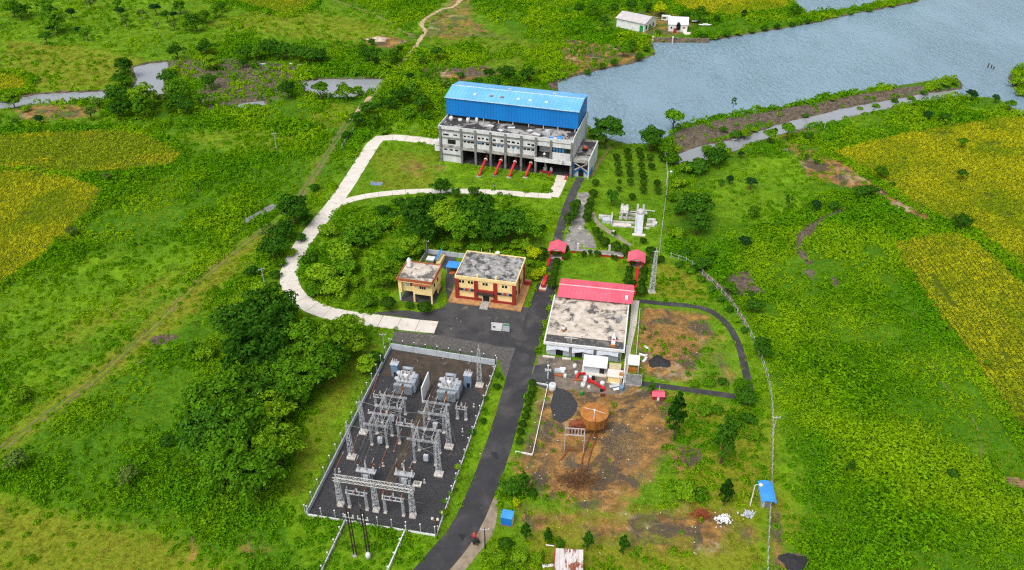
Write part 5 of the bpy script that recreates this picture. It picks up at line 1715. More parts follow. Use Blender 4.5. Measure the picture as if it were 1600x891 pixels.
mound("coal_heap", "dark grey coal heap on the straw field right of the workshop", 1030, 566, 2.6, 2.2, 1.3, M_COAL, 3, "heap")
mound("ash_heap", "black ash heap in the grass at the lower right", 1240, 878, 2.6, 2.0, 0.6, M_COAL, 7, "heap")
mound("rubble_heap", "pale rubble heap among trees on the far bank left of the track", 592, 62, 5.0, 3.5, 1.6, mat("pale rubble", lin(196, 178, 158), lin(150, 134, 116), 0.9, bump=0.1), 5, "heap")
for lab, px, py, rr, nsh, mm, sd_ in (("larger pile of broken white tiles at the lower right", 1131, 812, 1.7, 120, M_WHITE, 8), ("smaller grey-white rubble patch beside the lamp pole", 1169, 804, 1.4, 70, M_GREYW, 9)):
    rgs = np.random.default_rng(sd_)
    mb = MB()
    for k in range(nsh):
        d_, a_ = abs(rgs.normal(0, 0.5)) * rr, rgs.uniform(0, 6.28)
        l_, b_ = rgs.uniform(0.15, 0.45), rgs.uniform(0, 6.28)
        z_ = 0.35 * max(0, 1 - d_ / rr) * rgs.uniform(0.3, 1) + 0.05
        x_, y_ = d_ * math.cos(a_), d_ * math.sin(a_) * 0.8
        mb.beam((x_, y_, z_), (x_ + l_ * math.cos(b_), y_ + l_ * math.sin(b_), z_ + rgs.uniform(-0.05, 0.12)), rgs.uniform(0.12, 0.35), 0.04)
    o = mb.build("white_rubble", mm)
    o.location = (*P(px, py), 0)
    tag(o, lab, "rubble", kind="stuff")
mound("rock", "dark rock outcrop beside the canal meadow", 1229, 237, 2.2, 1.4, 1.0, M_MUD, 11, "rock", 5, 12)

# ------------------------------------------------------------------ machinery and scrap in front of the workshop
def junk(name, label, cat, px, py, parts, rz=0.0):
    t = thing(name, label, cat, P(px, py), rz)
    for nm, m, sh in parts:
        mb = MB()
        for s in sh:
            if s[0] == "b":
                mb.box(*s[1:])
            elif s[0] == "t":
                mb.tube(s[1], s[2], 8)
            elif s[0] == "l":
                mb.lathe(s[1], s[2], 12)
            elif s[0] == "m":
                mb.beam(*s[1:])
        mb.build(nm, m, t)
    return t


junk("red_machine", "scrapped red machine frame lying among white scrap, larger one", "machine", 930, 602, [
    ("arm", M_RED, [("m", (-1.6, 1.6, 0.5), (1.4, -1.4, 0.6), 0.5, 0.4)]), ("arm", M_RED, [("m", (-1.6, 0.6, 0.4), (0.2, 0.6, 0.5), 0.3, 0.3)]),
    ("head", M_RED, [("b", 1.0, 1.9, -2.0, -1.2, 0, 0.8)]), ("cab", M_WHITE, [("b", -2.4, -1.7, 1.4, 2.1, 0, 0.9)]), ("wheel", M_BLACK, [("t", [(1.2, -2.2, 0.4), (1.2, -1.95, 0.4)], 0.4)]), ("seat", M_BLACK, [("b", -0.6, 0, 1.5, 2.1, 0, 0.9)])])
junk("red_machine", "smaller scrapped red machine part left of the larger one", "machine", 906, 590, [
    ("arm", M_RED, [("m", (-0.8, -0.8, 0.3), (-0.3, 0.8, 0.5), 0.5, 0.4)]), ("arm", M_RED, [("m", (-0.3, 0.7, 0.5), (1.3, 0.9, 0.4), 0.4, 0.4)]), ("base", M_ORANGEBR, [("b", -1.4, 0.3, -1.2, -0.8, 0, 0.35)]), ("drum", M_WHITE, [("l", [(0.35, 0), (0.35, 0.6), (0, 0.65)], (-0.7, 1.3, 0))])])
for i, (px, py, s, lab) in enumerate(((898, 573, 0.42, "white drum standing alone left of the grey hut"), (914, 596, 0.4, "white drum between the two red machines"), (911, 603, 0.5, "white bent sheet left of the large red machine"), (920, 606, 0.35, "small white tub below the red machines"),
                                      (941, 601, 0.5, "white scrap box right of the large red machine"), (923, 590, 0.45, "white scrap drum above the large red machine"), (863, 607, 0.8, "pale stone block at the corner of the lawn strip"))):
    junk("scrap_drum", lab, "scrap", px, py, [("body", M_WHITE, [("l", [(s, 0), (s * 1.05, s), (s * 0.9, s * 1.5), (0, s * 1.55)], (0, 0, 0))]), ("rim", M_GREYW, [("l", [(s * 0.5, s * 1.5), (s * 0.5, s * 1.7), (0, s * 1.72)], (0, 0, 0))])], i)
junk("white_sheet_stack", "stack of white sheets on the forecourt left of the red machines", "sheets", 875, 580, [("sheet", M_WHITE, [("b", -1.0, 1.0, -0.6, 0.6, 0, 0.35)]), ("sheet", M_GREYW, [("b", -1.2, 0.2, -0.7, 0.4, 0.36, 0.45)]), ("sheet", M_WHITE, [("b", -0.1, 1.2, -0.2, 0.8, 0.46, 0.55)])], -0.1)
junk("orange_beam", "rusty orange beam with white end below the sheet stack", "beam", 875, 588, [("beam", M_ORANGEBR, [("b", -1.2, 0.8, -0.2, 0.2, 0, 0.4)]), ("end", M_WHITE, [("b", 0.8, 1.4, -0.35, 0.35, 0, 0.6)])], -0.15)
junk("green_barrel", "small green barrel on the earth above the rusty tank", "barrel", 909, 617, [("body", M_GREEN, [("l", [(0.4, 0), (0.45, 0.5), (0.4, 0.95), (0, 1.0)], (0, 0, 0))]), ("lid", M_TANK, [("l", [(0.2, 1.0), (0.2, 1.1), (0, 1.12)], (0, 0, 0))])])
junk("red_bucket", "red bucket tipped over right above the rusty tank", "bucket", 942, 619, [("body", M_REDDK, [("t", [(-0.45, 0, 0.3), (0.4, 0.1, 0.3)], 0.3)]), ("rim", M_RED, [("t", [(0.38, 0.1, 0.3), (0.46, 0.1, 0.3)], 0.34)])])
junk("blue_barrel", "dark blue barrel beside the pile of broken white sheet", "barrel", 971, 609, [("body", M_KIOSK, [("l", [(0.5, 0), (0.58, 0.5), (0.5, 1.0), (0, 1.05)], (0, 0, 0))]), ("band", M_BLACK, [("l", [(0.585, 0.45), (0.6, 0.5), (0.585, 0.55)], (0, 0, 0))])])
junk("broken_sheets", "broken white sheets and slabs piled below the low store", "scrap", 962, 602, [("sheet", M_WHITE, [("b", -1.2, 0.8, 0.4, 2.4, 0, 0.12)]), ("sheet", M_GREYW, [("m", (-1.3, -0.9, 0.2), (0.8, -0.2, 0.5), 0.9, 0.06)]), ("sheet", M_WHITE, [("m", (-0.4, -1.6, 0.1), (1.2, -1.0, 0.3), 0.7, 0.06)]), ("frame", M_CONC, [("b", -1.0, 1.0, 2.4, 2.6, 0, 1.6), ("b", 0.85, 1.0, 0.4, 2.6, 0, 1.2)])], -0.15)
junk("camera_post", "white post with fittings at the forecourt corner", "post", 856, 592, [("pole", M_WHITE, [("t", [(0, 0, 0), (0, 0, 3.6)], 0.1)]), ("bracket", M_WHITE, [("b", -0.5, 0.5, -0.1, 0.1, 2.4, 2.6)]), ("fitting", M_GREYW, [("b", -0.7, -0.4, -0.2, 0.2, 2.2, 2.8), ("b", 0.4, 0.7, -0.2, 0.2, 2.2, 2.7)]), ("head", M_SLAB, [("l", [(0.2, 3.6), (0.25, 3.9), (0, 4.0)], (0, 0, 0))])])
for i, (px, py) in enumerate(((1004, 555), (1007, 563), (1012, 545), (1002, 576))):
    junk("scrap_piece", ["curled white sheet on the straw field, uppermost", "small white block on the straw field beside the coal heap", "thin white strip on the straw field", "wooden pallet with orange end below the coal heap"][i], "scrap", px if i < 3 else 1025, py, [("piece", M_WHITE if i < 3 else M_WOOD, [("b", -0.8, 0.6, -0.3, 0.3, 0, 0.15)]), ("end", M_SLAB if i < 3 else M_TANK, [("b", 0.62, 1.1, -0.2, 0.4, 0, 0.3)])], i * 1.3 - 0.4)

# ------------------------------------------------------------------ small huts
def hut(name, label, px, py, rz, w, d, h, wm, rm, roof="gable", over=0.2, rise=0.5, door=None, cat="hut", z=0.0):
    p = P(px, py, z)
    t = thing(name, label, cat, (p[0], p[1], z), rz)
    bx("wall", wm, t, (-w / 2, w / 2, 0, d, 0, h))
    o = over
    if roof == "gable":
        for va, vb in ((-o, d / 2), (d + o, d / 2)):
            MB().raw([(-w / 2 - o, va, h + 0.05), (w / 2 + o, va, h + 0.05), (w / 2 + o, vb, h + rise), (-w / 2 - o, vb, h + rise), (-w / 2 - o, va, h - 0.03), (w / 2 + o, va, h - 0.03), (w / 2 + o, vb, h + rise - 0.08), (-w / 2 - o, vb, h + rise - 0.08)],
                     [(0, 1, 2, 3), (7, 6, 5, 4), (0, 4, 5, 1), (1, 5, 6, 2), (2, 6, 7, 3), (3, 7, 4, 0)]).build("roof", rm, t)
        for x in (-w / 2, w / 2):
            MB().raw([(x - 0.04, 0, h), (x - 0.04, d, h), (x - 0.04, d / 2, h + rise - 0.06), (x + 0.04, 0, h), (x + 0.04, d, h), (x + 0.04, d / 2, h + rise - 0.06)], [(0, 1, 2), (5, 4, 3), (0, 2, 5, 3), (1, 4, 5, 2)]).build("gable", wm, t)
    else:
        MB().raw([(-w / 2 - o, -o, h + 0.02), (w / 2 + o, -o, h + 0.02), (w / 2 + o, d + o, h + rise), (-w / 2 - o, d + o, h + rise), (-w / 2 - o, -o, h - 0.06), (w / 2 + o, -o, h - 0.06), (w / 2 + o, d + o, h + rise - 0.08), (-w / 2 - o, d + o, h + rise - 0.08)],
                 [(0, 1, 2, 3), (7, 6, 5, 4), (0, 4, 5, 1), (1, 5, 6, 2), (2, 6, 7, 3), (3, 7, 4, 0)]).build("roof", rm, t)
    if door:
        bx("door", door, t, (-0.25, 0.25, -0.06, 0.02, 0, min(1.6, h * 0.8)))
    return t


h1 = hut("blue_hut", "small bright blue hut beside the road's gravel shoulder", 791, 822, math.radians(-14), 2.0, 1.7, 2.1, M_BLUEBOX, M_BLUETARP, over=0.06, rise=0.15, roof="mono")
bx("side_panel", M_SLAB, h1, (1.01, 1.06, 0.1, 1.6, 0.1, 2.0))
bx("footing", M_ORANGEBR, h1, (-1.1, 1.15, -0.1, 1.8, 0, 0.08))
h2 = hut("red_hut", "small red hut with pink roof beside the lower path", 1028, 626, math.radians(-4), 2.3, 1.7, 1.2, M_BRICKRED, M_PINK, rise=0.5, door=M_WHITE)
MB().tube([(0.3, 1.8, 1), (0.3, 1.8, 2.6)], 0.05, 6).build("vent_pipe", M_WHITE, h2)
h3 = thing("guard_post", "guard post with blue curved sheet roof on the right-hand fence line", "hut", P(1198, 793), math.radians(-5))
bx("wall", M_GREYW, h3, (-0.9, 0.7, 0, 3.6, 0, 2.0))
bx("doorway", M_PILLAR, h3, (-0.5, 0.5, -0.06, 0.02, 0, 1.7))
m = MB()
pr = [(-1.3, 2.0), (-0.6, 2.35), (0.1, 2.4), (0.8, 2.25), (1.4, 1.95)]
vs = [(x, -0.6, z) for x, z in pr] + [(x, 4.4, z) for x, z in pr] + [(x, -0.6, z - 0.08) for x, z in pr] + [(x, 4.4, z - 0.08) for x, z in pr]
fs = [(i, i + 1, i + 6, i + 5) for i in range(4)] + [(i + 10, i + 15, i + 16, i + 11) for i in range(4)] + [(i, i + 10, i + 11, i + 1) for i in range(4)] + [(i + 5, i + 6, i + 16, i + 15) for i in range(4)] + [(0, 5, 15, 10), (4, 14, 19, 9)]
m.raw(vs, fs).build("roof", M_BLUETARP, h3)
for q in ((-1.1, 0.0), (-1.1, 3.6)):
    bx("post", M_STEEL, h3, (q[0] - 0.06, q[0] + 0.06, q[1] - 0.06, q[1] + 0.06, 0, 2.0))
rs = thing("rusty_shed", "shed with rusted white sheet roof at the bottom edge of the picture", "shed", P(888, 905), math.radians(-4))
bx("wall", M_BRICKRED, rs, (-2.2, 2.0, 0, 3.6, 0, 2.2))
for k in range(6):
    x0 = -2.4 + k * 0.8
    MB().raw([(x0, -0.3, 2.3 + 0.03 * (k % 2)), (x0 + 0.78, -0.3, 2.3 + 0.03 * (k % 2)), (x0 + 0.78, 4.0, 2.75), (x0, 4.0, 2.75), (x0, -0.3, 2.24), (x0 + 0.78, -0.3, 2.24), (x0 + 0.78, 4.0, 2.69), (x0, 4.0, 2.69)],
             [(0, 1, 2, 3), (7, 6, 5, 4), (0, 4, 5, 1), (1, 5, 6, 2), (2, 6, 7, 3), (3, 7, 4, 0)]).build("roof_sheet", M_RUSTROOF, rs)
MB().beam((-2.55, -0.4, 2.4), (-2.4, 4.6, 2.9), 0.16).build("edge_board", M_BRICKRED, rs)
MB().tube([(-2.6, 4.4, 2.8), (-4.0, 4.6, 2.7)], 0.09, 6).build("spout", M_WHITE, rs)
junk("white_plank", "white plank lying in the grass left of the rusty shed", "plank", 858, 884, [("plank", M_WHITE, [("b", -1.0, 0.9, -0.25, 0.25, 0, 0.1)]), ("end", M_WHITE, [("b", -1.15, -1.01, -0.45, 0.4, 0, 0.1)])], 0.12)
# grey culvert slab on the meadow track
_p, _q = P(380, 349), P(430, 321)
cs = thing("culvert_slab", "grey concrete culvert slab across the meadow track", "slab", ((_p[0] + _q[0]) / 2, (_p[1] + _q[1]) / 2, max(hz(*_p), hz(*_q), hz((_p[0] + _q[0]) / 2, (_p[1] + _q[1]) / 2)) + 0.1), math.atan2(_q[1] - _p[1], _q[0] - _p[0]))
_L = math.hypot(_q[0] - _p[0], _q[1] - _p[1])
KEEP_OUT.append((np.array([_p, _q]), 1.8))
for k in range(3):
    bx("slab", M_PILLAR, cs, (-_L / 2 + k * _L / 3, -_L / 2 + (k + 0.985) * _L / 3, -1.4, 1.2, -0.5, 0.12))
ws2 = thing("timber_stack", "stack of pale timber boards at the right edge of the picture", "timber", P(1592, 756), math.radians(-8))
for k in range(7):
    bx("board", M_WOOD, ws2, (-2.5 + 0.12 * (k % 3), 2.5, -1.2 + k * 0.36, -0.88 + k * 0.36, 0.0, 0.35 + 0.12 * (k % 2)))

# ------------------------------------------------------------------ far white houses on the lake shore
fh = thing("white_barn", "white walled barn with pale grey roof on the far shore, left of two", "house", P(963, 42), math.radians(-37))
KEEP_OUT.append(poly([(960, 44), (1003, 58), (1080, 58), (1082, 32), (1030, 30), (990, 24)]))
bx("wall", M_WHITE, fh, (0, 14.5, 0, 11, 0, 4.2))
for va, vb in ((-0.6, 5.5), (11.6, 5.5)):
    MB().raw([(-0.6, va, 4.15), (15.1, va, 4.15), (15.1, vb, 6.0), (-0.6, vb, 6.0), (-0.6, va, 4.0), (15.1, va, 4.0), (15.1, vb, 5.85), (-0.6, vb, 5.85)], [(0, 1, 2, 3), (7, 6, 5, 4), (0, 4, 5, 1), (1, 5, 6, 2), (2, 6, 7, 3), (3, 7, 4, 0)]).build("roof", mat("pale grey roof", lin(190, 184, 184), lin(176, 170, 170), 0.5), fh)
for x in (0.02, 14.48):
    MB().raw([(x - 0.05, 0, 4.2), (x - 0.05, 11, 4.2), (x - 0.05, 5.5, 5.85), (x + 0.05, 0, 4.2), (x + 0.05, 11, 4.2), (x + 0.05, 5.5, 5.85)], [(0, 1, 2), (5, 4, 3), (0, 2, 5, 3), (1, 4, 5, 2)]).build("gable", M_WHITE, fh)
bx("door", M_GREEN, fh, (12.2, 14.0, -0.08, 0.02, 0, 3.0))
for v in (2.0, 5.2, 8.2):
    bx("window", M_DARKWIN, fh, (14.48, 14.58, v - 0.5, v + 0.6, 1.0, 2.8))
fc = thing("white_cottage", "white cottage with steep pale roof and arched window on the far shore", "house", P(1044, 50), math.radians(-7))
bx("wall", M_WHITE, fc, (0, 8.4, 0, 6.0, 0, 3.6))
bx("terrace", mat("pinkish terrace", lin(222, 206, 194), lin(206, 190, 178), 0.6), fc, (-3.2, 10.2, -3.4, 0.0, 0, 0.25))
for va, vb in ((-0.3, 3.0), (6.3, 3.0)):
    MB().raw([(-0.4, va, 3.5), (8.8, va, 3.5), (8.8, vb, 6.2), (-0.4, vb, 6.2), (-0.4, va, 3.36), (8.8, va, 3.36), (8.8, vb, 6.06), (-0.4, vb, 6.06)], [(0, 1, 2, 3), (7, 6, 5, 4), (0, 4, 5, 1), (1, 5, 6, 2), (2, 6, 7, 3), (3, 7, 4, 0)]).build("roof", mat("white grey roof", lin(212, 212, 216), lin(198, 198, 204), 0.5), fc)
for x in (0.03, 8.37):
    MB().raw([(x - 0.05, 0, 3.6), (x - 0.05, 6, 3.6), (x - 0.05, 3, 6.05), (x + 0.05, 0, 3.6), (x + 0.05, 6, 3.6), (x + 0.05, 3, 6.05)], [(0, 1, 2), (5, 4, 3), (0, 2, 5, 3), (1, 4, 5, 2)]).build("gable", M_WHITE, fc)
m = MB()
pr = [(3.4, 1.2), (5.2, 1.2), (5.2, 3.4), (4.9, 4.2), (4.3, 4.6), (3.7, 4.2), (3.4, 3.4)]
n = len(pr)
m.raw([(x, -0.5, z) for x, z in pr] + [(x, 0.8, z) for x, z in pr], [tuple(range(n)), tuple(reversed(range(n, 2 * n)))] + [(i, (i + 1) % n, n + (i + 1) % n, n + i) for i in range(n)]).build("arched_window", M_DARKWIN, fc)
bx("window", M_DARKWIN, fc, (0.9, 1.5, -0.08, 0.02, 1.6, 2.4))
bx("window", M_WOOD, fc, (6.4, 7.4, -0.08, 0.02, 1.8, 2.6))
bx("porch", M_BRICKRED, fc, (2.2, 3.4, -2.2, -1.2, 0.25, 2.2))
t = thing("white_trailer", "white boxy vehicle parked behind the cottage", "trailer", P(1040, 33), math.radians(-10))
bx("body", M_WHITE, t, (-2.0, 2.0, -1.0, 1.0, 0.5, 2.6))
bx("window", M_DARKWIN, t, (-1.6, 0.2, -1.06, -0.98, 1.4, 2.1))
for x in (-1.2, 1.2):
    MB().tube([(x, -1.0, 0.4), (x, -0.7, 0.4)], 0.4, 12).build("wheel", M_BLACK, t)
for i, (px, py) in enumerate(((1084, 36), (1101, 41))):
    t = thing("moored_boat", "small pale boat drawn up on the far shore, %s" % ("left of two" if i == 0 else "right of two"), "boat", P(px, py), math.radians(-5))
    m = MB()
    hull = [(-3.2, 0, 0.7), (-2.6, -0.8, 0.7), (2.2, -0.8, 0.7), (3.2, 0, 0.9), (2.2, 0.8, 0.7), (-2.6, 0.8, 0.7), (-2.6, 0, 0.1), (2.0, 0, 0.1)]
    m.raw(hull, [(0, 1, 6), (1, 2, 7, 6), (2, 3, 7), (3, 4, 7), (4, 5, 6, 7), (5, 0, 6), (0, 5, 4, 3, 2, 1)]).build("hull", M_BLACK if i == 0 else M_WHITE, t)
    bx("thwart", M_WHITE, t, (-1.0, 1.4, -0.6, 0.6, 0.72, 1.1))
qw = thing("quay_wall", "dark stone quay wall below the far white houses", "wall", P(1022, 62), math.radians(-3))
for k in range(8):
    bx("block", M_MUD, qw, (k * 3.0, k * 3.0 + 2.95, -0.5, 0.4, -1.6, 0.9 + 0.1 * (k % 2)))
for i, (px, py) in enumerate(((1020, 63), (1051, 64))):
    t = thing("quay_post", "pale mooring post on the quay wall, %s" % ("left one" if i == 0 else "right one"), "post", P(px, py), 0)
    MB().lathe([(0.35, -1.2), (0.35, 1.5), (0.45, 1.6), (0.3, 1.9), (0, 2.0)], n=10).build("post", M_SLAB, t)
    MB().lathe([(0.37, 0.8), (0.4, 0.9), (0.37, 1.0)], n=10).build("band", M_TANK, t)

# ------------------------------------------------------------------ garden: pavilions, walkways, white structure, monument
for i, (px, py, lab) in enumerate(((869, 405, "red pavilion with pink gable roof at the lawn's left corner"), (993, 421, "red pavilion with pink gable roof at the lawn's right corner"))):
    t = thing("pavilion", lab, "pavilion", P(px, py), math.radians(-10), "garden pavilions")
    for x, y in ((-1.7, 0), (1.7, 0), (-1.7, 3.6), (1.7, 3.6)):
        bx("column", M_RED, t, (x - 0.18, x + 0.18, y - 0.18, y + 0.18, 0, 2.6))
    bx("lintel", M_RED, t, (-1.9, 1.9, -0.15, 0.15, 2.4, 2.66))
    MB().raw([(-1.9, -0.1, 2.66), (1.9, -0.1, 2.66), (0, -0.1, 3.5), (-1.9, 0.1, 2.66), (1.9, 0.1, 2.66), (0, 0.1, 3.5)], [(0, 1, 2), (5, 4, 3), (0, 2, 5, 3), (1, 4, 5, 2), (0, 3, 4, 1)]).build("gable", M_SLAB, t)
    for sx in (-1, 1):
        MB().raw([(sx * 2.3, -0.5, 2.55), (sx * 2.3, 4.2, 2.55), (0, 4.2, 3.65), (0, -0.5, 3.65), (sx * 2.3, -0.5, 2.45), (sx * 2.3, 4.2, 2.45), (0, 4.2, 3.55), (0, -0.5, 3.55)], [(0, 1, 2, 3), (7, 6, 5, 4), (0, 4, 5, 1), (1, 5, 6, 2), (2, 6, 7, 3), (3, 7, 4, 0)]).build("roof", M_PINK, t)
    bx("rear_wall", M_RED, t, (-1.5, 1.5, 3.5, 3.65, 0, 1.2))
    bx("floor", M_CONC, t, (-1.95, 1.95, -0.3, 3.9, 0, 0.12))


def walk(name, label, a, b, w, h, m, n, top=None, cat="wall"):
    p, q = P(*a), P(*b)
    L = math.hypot(q[0] - p[0], q[1] - p[1])
    t = thing(name, label, cat, p, math.atan2(q[1] - p[1], q[0] - p[0]))
    for k in range(n):
        bx("panel", m, t, (k * L / n + 0.02, (k + 1) * L / n - 0.02, -w / 2, w / 2, 0, h))
        if top:
            bx("coping", top, t, (k * L / n, (k + 1) * L / n - 0.03, -w / 2 - 0.1, w / 2 + 0.1, h, h + 0.08))
    return t


walk("red_walkway", "long narrow red painted ramp from right pavilion to the workshop", (997, 416), (991, 462), 0.8, 0.5, M_RED, 5, cat="ramp")
walk("red_walkway", "short red painted ramp below the left pavilion", (859, 405), (856, 416), 0.7, 0.4, M_RED, 2, cat="ramp")
walk("garden_wall", "low red wall with grey coping across the lawn's top, left half", (890, 394), (912, 396), 0.5, 0.7, M_RED, 3, M_CONC)
walk("garden_wall", "low red wall with grey coping across the lawn's top, right half", (938, 400), (974, 404), 0.5, 0.7, M_RED, 4, M_CONC)
sheet("wall_walk", [(888, 387), (975, 394), (975, 401), (888, 394)], 0.03, M_PATHG)
for i, (px, py) in enumerate(((903, 389), (952, 392), (958, 369))):
    junk("white_pillar", "short white pillar %s" % ["behind the lawn wall, left one", "behind the lawn wall, right one", "on the grass below the white structure"][i], "pillar", px, py, [("shaft", M_WHITE, [("b", -0.22, 0.22, -0.22, 0.22, 0, 1.6)]), ("cap", M_SLAB, [("b", -0.3, 0.3, -0.3, 0.3, 1.6, 1.72)])], 0.2)
mo = thing("red_monument", "red rounded drum on a white stepped base beside the road", "monument", P(848, 452), math.radians(-14))
bx("base", M_SLAB, mo, (-0.9, 0.9, -0.4, 5.4, 0, 0.3))
bx("step", M_ORANGEBR, mo, (-0.9, 0.9, -0.9, -0.42, 0, 0.18))
MB().tube([(0, 0.2, 0.9), (0, 4.6, 0.9), (0, 5.0, 0.9)], [0.62, 0.62, 0.3], 14).build("drum", M_RED, mo, True)
bx("saddle", M_RED, mo, (-0.55, 0.55, 0.6, 1.0, 0.3, 0.9))
bx("saddle", M_RED, mo, (-0.55, 0.55, 3.8, 4.2, 0.3, 0.9))
# white hydropower model: walls, gate towers and a chute
wm = thing("white_model", "white concrete model of walls, twin towers and a sloping chute on the garden grass", "sculpture", P(954, 353), math.radians(-8))
bx("wall", M_MODEL, wm, (0, 0.35, 0, 5.0, 0, 1.6))
bx("wall", M_MODEL, wm, (0.4, 7.0, 1.6, 2.0, 0, 0.7))
bx("wall", M_MODEL, wm, (0.4, 11.0, -0.4, 0.0, 0, 0.35))
bx("wall", M_MODEL, wm, (2.2, 7.0, 4.2, 4.6, 0, 0.8))
bx("wall", M_MODEL, wm, (2.2, 7.0, 6.6, 6.9, 0, 0.8))
bx("floor", M_SLAB, wm, (0.4, 5.8, 0.1, 1.5, 0, 0.2))
bx("basin", M_GREYW, wm, (-2.4, -0.1, 1.2, 3.2, 0, 0.9))
bx("basin_rim", M_MODEL, wm, (-3.6, -0.1, 3.4, 4.2, 0, 1.1))
for y in (4.0, 7.4):
    for x in (2.9, 4.3):
        bx("tower", M_MODEL, wm, (x - 0.25, x + 0.25, y - 0.25, y + 0.25, 0, 3.2))
bx("tower_deck", M_MODEL, wm, (2.5, 4.7, 3.6, 7.8, 2.4, 2.6))
for y in (3.2, 6.6):
    for x in (7.3, 9.0):
        bx("tower", M_MODEL, wm, (x - 0.3, x + 0.3, y - 0.3, y + 0.3, 0, 3.8))
bx("tower_deck", M_MODEL, wm, (6.8, 10.0, 2.9, 3.9, 2.9, 3.2))
bx("tower_deck", M_MODEL, wm, (7.2, 9.4, 4.0, 7.0, 2.2, 2.4))
for x in (7.0, 8.9):
    MB().beam((x, 3.0, 2.9), (x - 0.1, -3.6, 0.3), 0.3, 0.4).build("chute_wall", M_MODEL, wm)
MB().beam((7.95, 3.0, 2.6), (7.85, -3.6, 0.1), 1.6, 0.1).build("chute_floor", M_GREYW, wm)
bx("chute_toe", M_SLAB, wm, (6.2, 9.8, -4.6, -3.5, 0, 0.25))
bx("side_tank", M_MODEL, wm, (10.0, 12.4, 1.0, 2.0, 0, 0.6))
bx("side_tank", M_MODEL, wm, (10.2, 12.6, 3.2, 4.2, 0, 1.0))
MB().lathe([(0.8, 0), (0.8, 0.7), (0, 0.72)], (12.4, 2.6, 0), 14).build("round_tank", M_MODEL, wm)
MB().tube([(4.4, 8.2, 0.4), (6.6, 8.4, 0.4), (9.6, 9.6, 0.4), (12.5, 9.4, 0.4)], 0.2, 8).build("pipe", M_MODEL, wm)
t = thing("concrete_basin", "shallow grey basin sheet lying on the grass near the concrete road", "basin", P(588, 288), math.radians(-8))
bx("floor", M_KIOSK, t, (-1.9, 1.9, -0.8, 0.8, 0, 0.12))
bx("rim", M_CONC, t, (-2.0, 2.0, 0.8, 0.95, 0, 0.35))
t = thing("lawn_border", "white kerb rail round the narrow lawn strip beside the road", "kerb", (0, 0, 0))
for a, b in (((856, 603), (832, 712)), ((832, 712), (804, 707)), ((838, 600), (856, 603))):
    p, q = P(*a), P(*b)
    k = max(1, int(math.hypot(q[0] - p[0], q[1] - p[1]) / 3.0))
    for i in range(k):
        s0, s1 = i / k, (i + 0.97) / k
        MB().beam((p[0] + (q[0] - p[0]) * s0, p[1] + (q[1] - p[1]) * s0, 0.25), (p[0] + (q[0] - p[0]) * s1, p[1] + (q[1] - p[1]) * s1, 0.25), 0.14, 0.4).build("kerb", M_WHITE, t)

# ------------------------------------------------------------------ perimeter fence on the right
def perimeter(name, label, px, step, h, z0=0.0, double=False):
    c = resample(smooth([P(*q) for q in px]), step)
    t = thing(name, label, "fence", (0, 0, 0))
    for i, p in enumerate(c):
        g = hz(p[0], p[1])
        bx("post", M_GREYW, t, (p[0] - 0.07, p[0] + 0.07, p[1] - 0.07, p[1] + 0.07, g - 0.1, g + h))
        if i + 1 < len(c):
            q = c[i + 1]
            g2 = hz(q[0], q[1])
            for zz in ((0.35, h - 0.25) if double else (h - 0.3,)):
                MB().beam((p[0], p[1], g + zz), (q[0], q[1], g2 + zz), 0.05, 0.07).build("rail", M_CONC, t)
    return t


perimeter("perimeter_fence", "pale post fence curving down the right side of the compound to the bottom edge", [(1048, 402), (1075, 412), (1105, 436), (1140, 474), (1170, 520), (1190, 565), (1203, 612), (1207, 660), (1206, 720), (1203, 790), (1200, 850), (1197, 930)], 2.2, 1.5, double=True)
perimeter("garden_fence", "straight thin pale fence along the garden's right edge up to the lake", [(1030, 398), (1034, 360), (1039, 320), (1043, 285), (1041, 258), (1038, 240)], 2.4, 1.7, double=True)
perimeter("meadow_fence", "leaning grey post fence along the bushes left of the concrete road", [(600, 132), (575, 172), (548, 212), (535, 232)], 3.5, 1.6)
lm = thing("lamp_mast", "tall pale lattice mast beside the garden lawn, right of the red ramp", "mast", P(1018, 457), 0.1)
bx("footing", M_SLAB, lm, (-0.9, 0.9, -0.6, 0.6, 0, 0.4))
MB().lattice((0, 0, 0.4), (0, 0, 12.2), 1.1, 0.5, 12, 0.06, 0.04).build("lattice", M_STEEL, lm)
MB().tube([(0, 0, 12.2), (0, 0, 13.4)], 0.06, 6).build("spike", M_STEEL, lm)
MB().beam((-0.7, 0, 12.2), (0.7, 0, 12.2), 0.1).build("crossarm", M_STEEL, lm)


def pole(label, px, py, h, kind="lamp", rz=0.0, m=M_STEEL):
    p = P(px, py)
    t = thing("utility_pole" if kind == "pole" else "street_lamp", label, "pole" if kind == "pole" else "lamp", (*p, hz(*p)), rz)
    MB().tube([(0, 0, -0.2), (0, 0, h)], [0.13, 0.08], 8).build("pole", m, t)
    if kind == "pole":
        bx("crossarm", M_STEEL, t, (-0.8, 0.8, -0.06, 0.06, h - 0.5, h - 0.38))
        for x in (-0.7, 0.0, 0.7):
            MB().lathe([(0.06, 0), (0.1, 0.1), (0.08, 0.25), (0, 0.28)], (x, 0, h - 0.38), 8).build("insulator", M_WHITEINS, t)
    else:
        MB().tube([(0, 0, h), (0.3, 0, h + 0.25), (0.9, 0, h + 0.2)], 0.06, 6).build("arm", m, t)
        MB().lathe([(0.1, 0), (0.4, 0.1), (0.36, 0.45), (0, 0.6)], (1.05, 0, h - 0.1), 12).build("lamp_head", M_WHITE, t, True)
    return t


